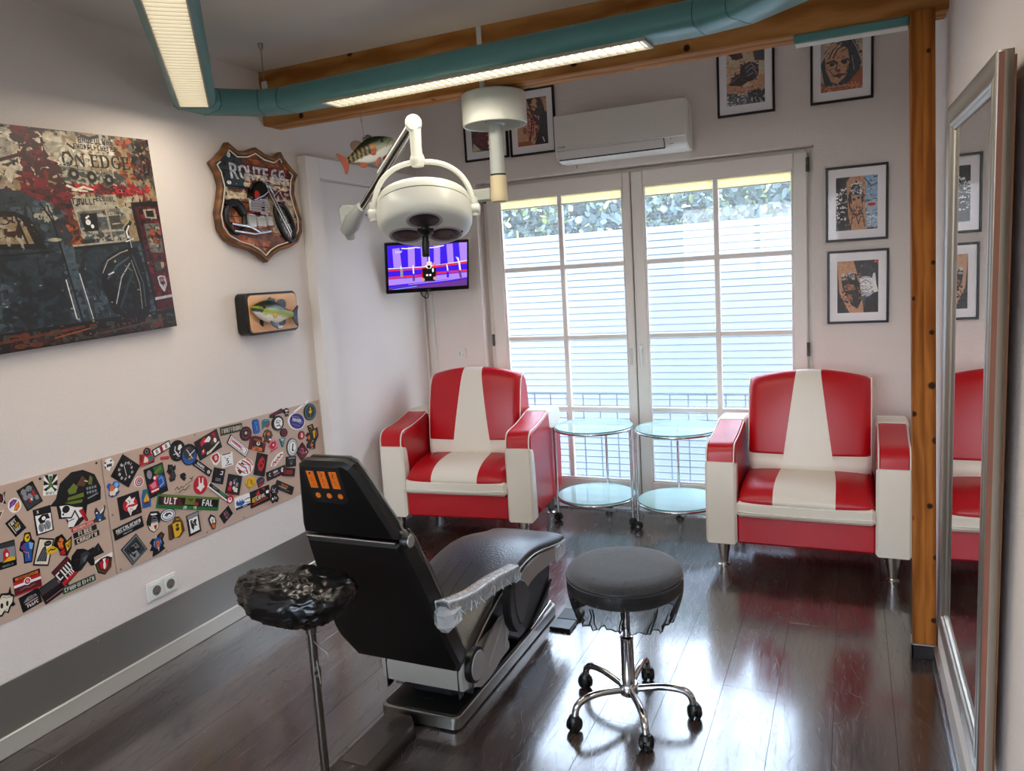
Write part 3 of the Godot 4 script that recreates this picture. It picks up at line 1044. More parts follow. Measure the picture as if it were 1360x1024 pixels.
	nm.put(ext(PackedVector2Array([Vector2(-0.028, -0.012), Vector2(0.03, -0.012), Vector2(0.028, 0.013), Vector2(-0.026, 0.014)]), 0.003, 0.0005), at(0.02, -0.068, 0.079))
	for e in art("zk,0,0,.8,4", 0.026, 0.011):
		var pts: PackedVector2Array = e[0]
		for i in pts.size():
			pts[i] += Vector2(0.02, -0.068)
		nm.flat(pts, 0.0823, lin(e[1]), true)
	mi(o, "name_plate", nm, PRINT)
	# the hanging fish
	o = thing("hanging_fish", "green and orange model perch hanging from the beam on a thread", "fish ornament", Vector3(0.568, 2.226, 1.43))
	fish(o, 0.272, Transform3D(Basis(Vector3.UP, 0.56) * Basis(Vector3(0, 0, 1), 0.38), Vector3(0.006, 0, 0)), false)
	mi(o, "thread", Geo.new().put(tube([Vector3(-0.008, 0.05, 0), Vector3(-0.022, 0.14, -0.004)], 0.0012, 5)), STEEL)
	mi(o, "screw_eye", Geo.new().put(tube([Vector3(-0.022, 0.138, -0.004), Vector3(-0.016, 0.148, -0.004), Vector3(-0.022, 0.158, -0.004), Vector3(-0.028, 0.148, -0.004)], 0.0016, 5, true)).put(tube([Vector3(-0.022, 0.157, -0.004), Vector3(-0.022, 0.1815, -0.004)], 0.0018, 5)), STEEL)
	# double socket
	o = wall_node("double_socket", "white double wall socket on the plaster above the steel strip", "socket", 2.453, 0.335, 0.0)
	mi(o, "plate", Geo.new().put(ext(rrect(0.155, 0.082, 0.006), 0.011, 0.003)), WHITE)
	for s in [-1, 1]:
		var q := mi(o, "insert", Geo.new().put(ext(rrect(0.062, 0.064, 0.005), 0.005, 0.0015), at(s * 0.037, 0, 0.0105)), WHITE)
		mi(q, "well", Geo.new().put(lathe([Vector2(0, 0.0), Vector2(0.021, 0.0), Vector2(0.0215, 0.0015), Vector2(0.0195, 0.0018), Vector2(0.0185, 0.0006), Vector2(0, 0.0006)], 24), Transform3D(Basis(Vector3.RIGHT, PI / 2), Vector3(s * 0.037, 0, 0.0152))), mat("socket well", Color(0.42, 0.39, 0.35), 0.6))
		mi(q, "pin_hole", Geo.new().put(lathe([Vector2(0, 0), Vector2(0.003, 0), Vector2(0.003, 0.0006), Vector2(0, 0.0006)], 10), Transform3D(Basis(Vector3.RIGHT, PI / 2), Vector3(s * 0.037, -0.011, 0.0162))), BLACK)
	# the two grey boards under the stickers
	var bm := mat("sticker board", Color("c6ab98"), 0.32)
	o = wall_node("sticker_board", "warm grey wall board under stickers, running from the seam to the white door", "board", 1.964, 0.7138, 0.0015)
	mi(o, "sheet", Geo.new().put(bx(-0.692, 0.692, -0.2420, 0.2420, 0, 0.004, 0.001)), bm)
	for p in [[2.641, 0.717], [2.639, 0.486], [2.175, 0.947], [1.933, 0.482], [1.292, 0.944], [2.173, 0.486], [2.407, 0.481]]:
		mi(o, "screw", screw_mesh(), STEEL, at(1.964 - p[0], p[1] - 0.7138, 0.004))
	o = wall_node("sticker_board", "warm grey wall board under stickers, reaching the left picture edge past the big skull", "board", 3.353, 0.7138, 0.0015)
	mi(o, "sheet", Geo.new().put(bx(-0.692, 0.692, -0.2420, 0.2420, 0, 0.004, 0.001)), bm)
	for p in [[2.914, 0.942], [2.68, 0.943], [2.91, 0.494]]:
		mi(o, "screw", screw_mesh(), BLACK, at(3.353 - p[0], p[1] - 0.7138, 0.004))


func screw_mesh() -> ArrayMesh:
	if not mats.has("_screw"):
		mats["_screw"] = Geo.new().put(lathe([Vector2(0, 0), Vector2(0.005, 0), Vector2(0.004, 0.002), Vector2(0, 0.0026)], 10), Transform3D(Basis(Vector3.RIGHT, PI / 2), Vector3.ZERO)).done()
	return mats["_screw"]


func sign_shield() -> void:
	var o := wall_node("shield_sign", "shield shaped wooden plank sign reading ROUTE 66 with a chrome motorcycle", "sign", 1.617, 2.012, 0.012)
	var w := 0.60
	var h := 0.575
	var half := [Vector2(0, 0.93), Vector2(0.22, 0.84), Vector2(0.42, 0.82), Vector2(0.56, 0.9), Vector2(0.62, 0.93), Vector2(0.7, 0.82), Vector2(0.86, 0.68), Vector2(1.0, 0.58), Vector2(0.9, 0.42), Vector2(0.86, 0.22), Vector2(0.92, 0), Vector2(1.0, -0.22), Vector2(0.98, -0.46), Vector2(0.84, -0.64), Vector2(0.6, -0.74), Vector2(0.34, -0.8), Vector2(0.16, -0.88), Vector2(0, -1.0)]
	var poly := PackedVector2Array()
	for p in half:
		poly.append(Vector2(p.x * w / 2, p.y * h / 2))
	for i in range(half.size() - 2, 0, -1):
		poly.append(Vector2(-half[i].x * w / 2, half[i].y * h / 2))
	var inner := inset(poly, 0.015)
	var art_ops := "Re;sije,140,0,0,1,1,.07,1;sji,60,0,-.6,1,.4,.09,2;pa,-1,.9,-.32,.9,-.3,.2,-1,.2;sak,30,-.6,.55,.36,.3,.06,3;rm,.35,.55,.65,.09;rq,.35,.42,.65,.06;rq,.35,.28,.65,.05;rm,.35,.16,.65,.1;sme,60,.4,.35,.55,.3,.04,4;su,30,.45,.3,.5,.25,.03,5;su,20,-.5,.1,.4,.06,.06,6;rq,-.5,.1,.35,.05;" \
		+ "pu,.15,.1,.9,.1,.8,-.5,.3,-.5;su,50,.55,-.2,.3,.3,.06,7;rm,.62,-.12,.08,.07;rm,.6,.05,.04,.03;lm,.02,.4,-.3,.8,-.3;tx,-.52,.5,.26,R;tx,-.31,.5,.24,O;tx,-.12,.5,.24,U;tx,.06,.5,.24,T;tx,.22,.5,.24,E;tx,.53,.5,.26,66;ew,-.6,.75,.04,.04;ew,-.3,.3,.04,.04;ew,-.66,.3,.05,.03;sk,60,0,0,1,1,.02,8;sq,40,.2,.4,.7,.4,.015,9;pe,-.7,-.5,.9,-.6,.7,-.72,-.3,-.6"
	var pm := printed("shield sign print", picture(art_ops, 512, 490, 0.4, 12), 0.5)
	# the planks, one by one
	for i in 8:
		var y0 := -h / 2 + h * i / 8.0
		var y1 := y0 + h / 8.0 - 0.0022
		for q in Geometry2D.intersect_polygons(inner, PackedVector2Array([Vector2(-w, y0), Vector2(w, y0), Vector2(w, y1), Vector2(-w, y1)])):
			var g := Geo.new()
			g.uvf = uv_box(w, h)
			g.put(ext(q, 0.014, 0.0015, false), at(0, 0, 0.004 + 0.0012 * (i % 3)))
			mi(o, "plank", g, pm)
	var rim := Geo.new()
	var n := poly.size()
	var a := PackedVector2Array()
	var rings := []
	var outp := inset(poly, -0.004)
	for i in n + 1:
		var k := i % n
		rings.append(PackedVector3Array([Vector3(outp[k].x, outp[k].y, 0), Vector3(outp[k].x, outp[k].y, 0.028), Vector3(poly[k].lerp(inner[k], 0.4).x, poly[k].lerp(inner[k], 0.4).y, 0.033), Vector3(inner[k].x, inner[k].y, 0.029), Vector3(inner[k].x, inner[k].y, 0)]))
	rim.put(strip(rings, true, false))
	var rm := mat("burnt wood rim", Color.WHITE, 0.45)
	rm.albedo_texture = wood_image(256, 128, Color("3a200f"), Color("94602c"), 6.0, [Vector3(60, 40, 8), Vector3(190, 90, 8)], 14)
	rm.uv1_triplanar = true
	rm.uv1_scale = Vector3.ONE * 5.0
	mi(o, "rim", rim, rm)
	# pale line inside the rim: two side runs and the scalloped top
	var inn := inset(poly, 0.024)
	for rg in [[0, 5], [6, 17], [17, 28], [29, n]]:
		var p := []
		for i in range(rg[0], rg[1] + 1):
			p.append(Vector3(inn[i % n].x, inn[i % n].y, 0.0245))
		mi(o, "cream_line", Geo.new().put(tube(p, 0.0035, 6)), mat("cream line", Color(0.9, 0.88, 0.82), 0.4))
	mi(o, "standoff", Geo.new().put(bx(-0.15, 0.15, -0.1, 0.1, -0.012, 0.004)), BLACK)
	# the motorcycle in relief
	var bike := Node3D.new()
	bike.name = "motorcycle"
	bike.position = Vector3(0.012, -0.025, 0.02)
	bike.scale = Vector3(1.22, 1.12, 1.0)
	o.add_child(bike)
	var chrome := CHROME
	var wheel := func(c: Vector2, rx: float, ry: float) -> Geo:
		var pts := []
		for i in 20:
			pts.append(Vector3(c.x + cos(TAU * i / 20) * rx, c.y + sin(TAU * i / 20) * ry, 0.008))
		return Geo.new().put(tube(pts, 0.012, 8, true))
	mi(bike, "front_tyre", wheel.call(Vector2(0.125, -0.06), 0.042, 0.088), BLACK, Transform3D(Basis(Vector3(0, 0, 1), 0.42), Vector3(-0.012, -0.052, 0)))
	var sp := Geo.new()
	for i in 8:
		var t := TAU * i / 16
		sp.put(tube([Vector3(0.125 + cos(t) * 0.036, -0.06 + sin(t) * 0.08, 0.008), Vector3(0.125 - cos(t) * 0.036, -0.06 - sin(t) * 0.08, 0.008)], 0.0014, 4))
	mi(bike, "front_spokes", sp, chrome, Transform3D(Basis(Vector3(0, 0, 1), 0.42), Vector3(-0.012, -0.052, 0)))
	mi(bike, "rear_tyre", wheel.call(Vector2(-0.165, -0.05), 0.05, 0.062), BLACK)
	mi(bike, "rear_mudguard", Geo.new().put(ext(soft(PackedVector2Array([Vector2(-0.225, 0.0), Vector2(-0.2, 0.03), Vector2(-0.13, 0.03), Vector2(-0.1, -0.02), Vector2(-0.13, -0.05), Vector2(-0.16, 0.0)]), 2), 0.022, 0.006, false)), mat("bike steel blue", Color(0.16, 0.18, 0.2), 0.25, 0.6))
	mi(bike, "fuel_tank", Geo.new().put(ext(soft(PackedVector2Array([Vector2(-0.09, 0.02), Vector2(-0.07, 0.09), Vector2(-0.02, 0.125), Vector2(0.025, 0.11), Vector2(0.03, 0.05), Vector2(-0.03, 0.035)]), 2), 0.028, 0.009, false)), mat("bike black gloss", Color(0.03, 0.03, 0.035), 0.15))
	mi(bike, "tank_flash", Geo.new().put(ext(soft(PackedVector2Array([Vector2(-0.065, 0.03), Vector2(-0.06, 0.075), Vector2(-0.035, 0.07), Vector2(-0.035, 0.045)]), 2), 0.004, 0.001, false), at(0, 0, 0.027)), mat("bike flash red", Color(0.7, 0.08, 0.06), 0.3))
	var en := Geo.new()
	for e in [[-0.09, 0.0, -0.02, 0.04], [-0.03, 0.02, -0.03, 0.045], [-0.11, -0.06, -0.09, -0.03], [-0.06, 0.0, -0.085, -0.035], [0.0, 0.04, -0.08, -0.03]]:
		en.put(bx(e[0], e[1], e[2], e[3], 0, 0.024, 0.005))
	for i in 5:
		en.put(bx(-0.085, 0.02, -0.018 + i * 0.011, -0.013 + i * 0.011, 0, 0.028, 0.001))
	mi(bike, "engine", en, chrome)
	mi(bike, "exhaust", Geo.new().put(tube([Vector3(-0.2, -0.075, 0.02), Vector3(-0.1, -0.085, 0.022), Vector3(-0.04, -0.11, 0.02)], 0.007, 8)).put(tube([Vector3(-0.19, -0.105, 0.02), Vector3(-0.08, -0.115, 0.02), Vector3(0.02, -0.1, 0.02)], 0.006, 8)), chrome)
	mi(bike, "fork", Geo.new().put(tube([Vector3(0.005, 0.115, 0.02), Vector3(0.135, -0.11, 0.024)], 0.005, 8)).put(tube([Vector3(0.03, 0.11, 0.016), Vector3(0.15, -0.1, 0.02)], 0.004, 8)), chrome)
	mi(bike, "handlebar", Geo.new().put(tube([Vector3(-0.07, 0.03, 0.03), Vector3(-0.01, 0.055, 0.03), Vector3(0.02, 0.075, 0.03)], 0.004, 6)).put(tube([Vector3(0.02, 0.12, 0.02), Vector3(0.06, 0.06, 0.025), Vector3(0.09, 0.085, 0.025), Vector3(0.12, 0.045, 0.02)], 0.003, 6)), chrome)
	mi(bike, "headlamp", Geo.new().put(lathe([Vector2(0, 0), Vector2(0.018, 0.0), Vector2(0.022, 0.01), Vector2(0.012, 0.02), Vector2(0, 0.021)], 16), Transform3D(Basis(Vector3.RIGHT, PI / 2) , Vector3(0.045, 0.1, 0.004))), chrome)


func fish(o: Node3D, l: float, x: Transform3D, bass: bool) -> void:
	# head towards +x
	var tp := [[-0.42, 0.045, -0.055, 0.02], [-0.36, 0.055, -0.065, 0.03], [-0.24, 0.10, -0.12, 0.055], [-0.08, 0.17, -0.20, 0.085], [0.08, 0.20, -0.22, 0.10], [0.22, 0.18, -0.20, 0.095], [0.34, 0.13, -0.15, 0.075], [0.44, 0.07, -0.08, 0.045], [0.495, 0.025, -0.02, 0.02]]
	var rings := []
	for e in tp:
		var r := PackedVector3Array()
		for k in 40:
			var a := TAU * k / 40
			var c := cos(a)
			r.append(Vector3(e[0], (e[1] if c > 0 else -e[2]) * c, e[3] * sin(a)) * l)
		rings.append(r)
	var fine := []
	for i in rings.size() - 1:
		for s in 8:
			var r := PackedVector3Array()
			for k in 40:
				var p0: Vector3 = rings[maxi(i - 1, 0)][k]
				var p3: Vector3 = rings[mini(i + 2, rings.size() - 1)][k]
				r.append(rings[i][k].cubic_interpolate(rings[i + 1][k], p0, p3, s / 8.0))
			fine.append(r)
	fine.append(rings[rings.size() - 1])
	var inv := x.affine_inverse()
	var colour := func(p: Vector3) -> Color:
		var q: Vector3 = (inv * p) / l
		var c := Color("dfe0d6")
		if bass:
			var t := q.y + 0.02
			c = Color("1d2a20") if t > 0.07 else (Color("8d9a2e") if t > -0.03 else (Color("c4c05a") if t > -0.07 else Color("e6e2d4")))
			if q.x > 0.3 and t < 0.03:
				c = Color("d8d6cc") if t < -0.03 else Color("3b4436")
		else:
			if q.y > 0.08:
				c = Color("1c2318")
			elif q.y > -0.075:
				c = Color("59654a").lerp(Color("b9bda8"), clampf(0.4 - q.y * 5.0, 0.0, 1.0)) if q.x > 0.15 else Color("8a7434")
				if q.x < 0.06 and sin(q.x * 78.0 - q.y * 16.0) > -0.1:
					c = Color("181b13")
				if q.x > 0.06 and q.x < 0.15:
					c = Color("a8610f")
		return lin(c)
	var g := Geo.new()
	g.colf = colour
	g.put(strip(fine), x)
	var skin := mat("fish skin", Color.WHITE, 0.3)
	skin.vertex_color_use_as_albedo = true
	mi(o, "body", g, skin)
	var fin_c := mat("black fin", Color(0.03, 0.04, 0.035), 0.4) if bass else mat("orange fin", Color("963a0c"), 0.4)
	var back_c := fin_c if bass else mat("brown fin", Color("58300f"), 0.4)
	var fin := func(nm: String, pts: Array, m: Material, z := 0.0, tilt := 0.0) -> void:
		var p := PackedVector2Array()
		for q in pts:
			p.append(q * l)
		mi(o, nm, Geo.new().put(ext(soft(p, 1), 0.022 * l, 0.006 * l), x * Transform3D(Basis(Vector3.RIGHT, tilt), Vector3(0, 0, z * l - 0.011 * l))), m)
	fin.call("tail_fin", [Vector2(-0.40, 0.04), Vector2(-0.5, 0.16), Vector2(-0.56, 0.2), Vector2(-0.53, 0.05), Vector2(-0.53, -0.08), Vector2(-0.56, -0.22), Vector2(-0.5, -0.2), Vector2(-0.40, -0.05)], fin_c)
	fin.call("spiny_back_fin", [Vector2(-0.02, 0.15), Vector2(0.0, 0.25), Vector2(0.06, 0.24), Vector2(0.1, 0.27), Vector2(0.15, 0.23), Vector2(0.18, 0.17)], mat("black fin", Color(0.03, 0.04, 0.035), 0.4))
	fin.call("soft_back_fin", [Vector2(-0.24, 0.08), Vector2(-0.27, 0.2), Vector2(-0.2, 0.27), Vector2(-0.08, 0.24), Vector2(-0.04, 0.15)], back_c)
	fin.call("belly_fin", [Vector2(-0.26, -0.10), Vector2(-0.26, -0.2), Vector2(-0.18, -0.25), Vector2(-0.11, -0.22), Vector2(-0.12, -0.16)], fin_c)
	fin.call("front_belly_fin", [Vector2(0.1, -0.19), Vector2(0.02, -0.26), Vector2(-0.03, -0.34), Vector2(0.09, -0.3), Vector2(0.16, -0.2)], fin_c, 0.03, -0.2)
	fin.call("front_belly_fin", [Vector2(0.2, -0.17), Vector2(0.18, -0.24), Vector2(0.16, -0.32), Vector2(0.26, -0.26), Vector2(0.26, -0.17)], fin_c, -0.03, 0.2)
	fin.call("side_fin", [Vector2(0.13, -0.05), Vector2(0.04, -0.02), Vector2(0.0, -0.1), Vector2(0.09, -0.14)], fin_c if not bass else mat("yellow fin", Color("c9a62a"), 0.4), 0.105)
	for s in [-1, 1]:
		mi(o, "eye", Geo.new().put(lathe([Vector2(0, -0.01), Vector2(0.03, -0.005), Vector2(0.026, 0.012), Vector2(0.014, 0.02), Vector2(0, 0.023)], 14), x * Transform3D(Basis(Vector3.RIGHT, s * PI / 2).scaled(Vector3.ONE * l), Vector3(0.29, 0.045, s * 0.078) * l)), BLACK)
		mi(o, "mouth_line", Geo.new().put(tube([Vector3(0.35, -0.04, s * 0.068) * l, Vector3(0.42, -0.005, s * 0.05) * l, Vector3(0.49, 0.005, s * 0.016) * l], 0.006 * l, 5), x), mat("lip", Color(0.12, 0.13, 0.1), 0.5))


func pictures() -> void:
	var skin1 := "Rd;sdak,60,0,0,1,1,.15,1;"
	var list := [
		[0.5546, 2.5444, "framed tattoo photo half hidden by the round lamp canister, leftmost on the window wall", "Rk;sedk,80,0,0,1,1,0.10,1;py,-1,1,-.3,1,-.35,.1,-.8,-.1,-1,.2;sjy,48,-.7,.5,.3,.5,0.05,2;pm,-.7,-.2,-.1,.1,.3,-.3,.3,-.95,-.2,-.9,-.9,-.5;smr,60,-.2,-.5,.4,.3,0.05,3;pw,.1,-.6,.3,-.55,.25,-.75,.1,-.75;ls,.04,.3,.9,.4,.2,.3,-.2;ls,.04,.5,.8,.45,.1,.55,-.3;ls,.03,.6,.9,.65,.0;ps,.4,.4,.7,.2,.6,-.2,.35,0;sxk,60,.5,.2,.4,.7,.06,4;pq,-.9,-.6,-.4,-.95,-1,-1;lw,.05,.1,-.9,.4,-.7"],
		[0.8842, 2.5396, "framed photo of a chest tattoo between the lamp canister and the air conditioner", "Rh;shi,120,0,0,1,1,0.10,1;pk,-.3,1,.6,1,.9,.3,.3,-.2,-.1,.5;sked,100,.3,.6,.4,.4,0.05,2;pk,.6,.2,1,.4,1,-1,.1,-1,.4,-.4;sak,60,.8,-.3,.2,.6,0.05,3;ph,-.1,.75,.25,.85,.4,.6,.1,.4;eh,.2,.85,.16,.12;lk,.06,-.2,.75,.4,.5,.8,.1;lk,.06,-.4,.6,.1,.4,.5,-.1;lm,.1,-.3,.4,0,.1,-.1,-.4,-.2,-.8;lr,.08,-.2,.3,.1,-.1,0,-.6;lm,.06,.1,.1,.4,-.2,.2,-.6;pp,.1,.3,.5,.2,.45,0;smrk,60,0,-.1,.3,.6,.06,4;lk,.06,.3,.3,.5,-.3,.1,-.8;ei,-.5,-.35,.14,.15;ee,-.5,-.35,.06,.07;ph,-1,-.2,-.3,-.1,-.4,-.7,-1,-.9;ei,-.5,-.35,.15,.16;lk,.03,-.55,-.25,-.5,-.5;pj,-1,-1,.1,-1,-.2,-.8,-1,-.8;lw,.06,.65,-.7,.75,-.9"],
		[2.1926, 2.6066, "framed photo of a tattooed hand cradled on a chest, above right of the air conditioner", "Rq;sqh,120,0,.2,1,.8,0.10,1;pm,-.9,.95,-.2,1,-.1,.75,-.5,.7;smk,20,-.5,.88,.3,.1,.08,2;pd,.4,1,1,1,1,.55,.5,.6;lh,.1,-1,.5,-.4,.4,.1,.5;ph,-1,-.1,-.2,-.35,.5,-.4,1,.1,1,-.5,.4,-.75,-1,-.5;shi,80,0,-.4,.8,.2,0.05,3;ek,.2,.2,.5,.36;ea,.3,.3,.36,.26;skdm,90,.2,.22,.45,.32,.06,4;lx,.03,0,.35,.3,.5,.55,.3;lx,.03,.05,.2,.35,.36,.6,.12;lx,.03,.1,.05,.4,.15;pk,-.9,-.2,-.5,.15,-.1,.2,.1,-.15,-.2,-.3;smk,50,-.4,-.02,.35,.2,.07,5;ls,.03,-.7,-.1,-.3,.1;pr,.5,.15,.7,.1,.6,0;ph,.75,.1,.95,.0,.6,-.6,.4,-.55;rd,.6,-.75,.5,.25;sxk,70,.5,-.75,.5,.22,.08,6;pl,-1,-.5,-.2,-.6,.2,-.8,.4,-1,-1,-1;slsw,70,-.5,-.8,.5,.2,.06,7"],
		[2.6916, 2.6078, "framed photo of a tattoo showing a fringed face, the highest frame on the right", "Ru;sqhu,120,.2,.5,1,.6,0.10,1;pa,-.6,.6,-.2,1,.5,1,.8,.4,.9,.0,.8,-.8,-.8,-.8,-1,0;sakl,180,.3,.1,.5,.8,0.05,2;ph,-.8,.3,-.4,.75,.3,.5,.4,0,.2,-.5,-.2,-.75,-.5,-.65,-.75,-.2;sih,100,-.2,0,.5,.5,0.05,3;lk,.05,-.8,.4,-.4,.8,.1,.85;lx,.05,-.9,.2,-.5,.7,0,.8;lk,.06,-.6,.2,-.4,.5,-.1,.65;lk,.06,-.4,.2,-.2,.5,.1,.6;lq,.05,-.5,.25,-.3,.5,0,.7;lk,.05,.0,.4,.3,.5;lk,.1,-.7,.05,-.4,.1,-.2,.0;lk,.1,.0,.05,.3,.1;ek,-.45,-.02,.13,.06;ek,.15,0,.13,.06;lk,.05,-.2,.0,-.28,-.25,-.1,-.3;ee,-.15,-.26,.12,.05;lk,.07,-.4,-.45,-.1,-.4,.15,-.42;pm,-.35,-.44,.1,-.42,-.1,-.55;le,.05,-.6,-.2,-.4,-.4;le,.05,.3,-.2,.2,-.4;skd,60,.65,-.2,.25,.5,.08,4;lx,.04,.4,.9,.7,.5,.9,.1;lx,.03,.5,.2,.6,-.3;pj,-1,-.6,-.6,-.85,0,-.85,.4,-.7,1,-.2,1,-1,-1,-1;shj,100,0,-.9,1,.12,0.05,5"],
		[2.7676, 1.8588, "framed photo of a forearm tattooed with a cowled figure, upper of the right pair", "Ra;sak,100,0,0,1,1,0.10,1;pB,.2,1,1,1,1,-.9,.5,-.95;sBxl,120,.7,.2,.35,.8,0.07,2;la,.05,.4,.9,.7,.6,1,.7;la,.05,.5,.1,.9,.0;ex,.75,-.1,.3,.16;er,.72,-.08,.2,.06;sxw,30,.75,-.6,.25,.3,.08,3;pk,-1,.9,-.5,1,-.5,-.9,-1,-.9;sw,60,-.75,-.1,.25,.7,.07,4;sk,60,-.75,-.1,.25,.8,.07,5;ph,-.5,.8,-.3,1,.3,1,.45,.7,.4,0,.5,-1,-.25,-1,-.4,-.4;shi,80,0,0,.4,1,0.05,6;pk,-.05,.85,.15,.75,.35,.3,.3,0,-.3,.0,-.4,.3,-.2,.7;swx,90,0,.5,.26,.26,.05,7;skd,50,0,.3,.36,.3,.05,8;ph,-.25,.3,.2,.3,.25,-.1,0,-.4,-.2,-.1;ek,-.12,.15,.07,.05;ek,.1,.2,.07,.05;pm,-.05,-.15,.12,-.1,0,-.22;lk,.06,-.4,.2,-.3,-.2,0,-.5,.3,-.2;lk,.04,-.2,-.5,-.3,-.95;lk,.04,.0,-.5,.1,-.8,.2,-.5;lk,.04,.3,-.4,.4,-.9;ske,40,0,-.3,.3,.25,.05,9"],
		[2.7743, 1.4027, "framed photo of a tattooed forearm beside a white coiled animal, lower of the right pair", "Rk;skad,120,0,0,1,1,0.10,1;pr,.8,1,1,1,1,.8;ex,.4,0,.48,.4;ew,.45,.05,.36,.28;sxws,90,.4,0,.4,.32,.05,2;ls,.04,.1,.1,.4,.25,.7,.1;ls,.04,.2,-.1,.5,-.15,.7,-.05;pw,.65,.1,.75,.5,.85,.5,.9,.1,1,-.2,.8,-.25;pl,.1,-.5,.3,-.9,.4,-.3;ph,-1,1,-.2,1,.1,.2,.3,-1,-.4,-1,-.9,-.2;shi,100,-.3,0,.5,1,0.05,3;pk,-.8,.3,-.5,.55,-.1,.5,.1,.1,.2,-.5,0,-.85,-.3,-.7,-.75,0;sqx,50,-.45,.4,.3,.15,.05,4;pi,-.7,.1,-.2,.1,-.1,-.1,-.6,-.15;pi,-.5,-.25,-.3,-.3,-.25,-.6,-.45,-.55;skd,80,-.3,-.1,.45,.55,.05,5;shj,30,-.3,-.1,.4,.5,.04,6;lk,.06,-.7,.25,0,.25;lk,.05,-.6,-.2,.1,-.2;lk,.06,-.1,.1,0,-.7;lw,.03,.8,.9,.9,.95"],
	]
	var w := 0.3136
	var h := 0.4059
	var blk := mat("frame black", Color(0.022, 0.02, 0.02), 0.35)
	var pass_m := mat("passepartout", Color(0.97, 0.96, 0.96), 0.8)
	var picture_glass := mat("picture glass", Color(1, 1, 1, 0.03), 0.03, 0.0, 0.22)
	picture_glass.transparency = BaseMaterial3D.TRANSPARENCY_ALPHA
	for i in list.size():
		var e: Array = list[i]
		var o := thing("framed_picture", e[2], "picture", Vector3(e[0], e[1], 0.0), 0.0, "framed tattoo photographs")
		var bar := 0.0125
		var f := Geo.new()
		f.put(bx(-w / 2, w / 2, h / 2 - bar, h / 2, 0, 0.022, 0.002)).put(bx(-w / 2, w / 2, -h / 2, -h / 2 + bar, 0, 0.022, 0.002))
		f.put(bx(-w / 2, -w / 2 + bar, -h / 2 + bar, h / 2 - bar, 0, 0.022, 0.002)).put(bx(w / 2 - bar, w / 2, -h / 2 + bar, h / 2 - bar, 0, 0.022, 0.002))
		mi(o, "frame", f, blk)
		var pw := 0.208
		var ph := 0.288
		var m := Geo.new()
		var a := w / 2 - bar
		var b := h / 2 - bar
		m.put(bx(-a, -pw / 2, -b, b, 0.004, 0.012)).put(bx(pw / 2, a, -b, b, 0.004, 0.012)).put(bx(-pw / 2, pw / 2, ph / 2, b, 0.004, 0.012)).put(bx(-pw / 2, pw / 2, -b, -ph / 2, 0.004, 0.012))
		mi(o, "passepartout", m, pass_m)
		var g := Geo.new()
		g.uvf = uv_box(pw, ph)
		g.put(bx(-pw / 2, pw / 2, -ph / 2, ph / 2, 0.004, 0.0085))
		mi(o, "photograph", g, printed("tattoo photo %d" % i, picture(e[3], 312, 432, 0.12, 40 + i), 0.5))
		mi(o, "glass", Geo.new().put(bx(-a, a, -b, b, 0.0135, 0.0155)), picture_glass)


var stk_n := 0
func stk(label: String, z: float, y: float, w: float, h: float, deg: float, ops: String) -> void:
	stk_n += 1
	var g := Geo.new()
	var list := art(ops, w / 2, h / 2)
	var t := 0.0006 + stk_n * 0.00005
	g.col = lin(list[0][1])
	g.put(ext(list[0][0], t))
	for i in range(1, list.size()):
		g.flat(list[i][0], t + i * 0.000006 + 0.00002, lin(list[i][1]), list[i][2])
	var o := mi(null, "sticker", g, PRINT)
	o.transform = Transform3D(Basis(Vector3(0, 0, -1), Vector3.UP, Vector3.RIGHT) * Basis(Vector3(0, 0, 1), deg_to_rad(deg)), Vector3(0.0058, y, z))
	tag(o, label, "sticker", "stickers on the wall boards")


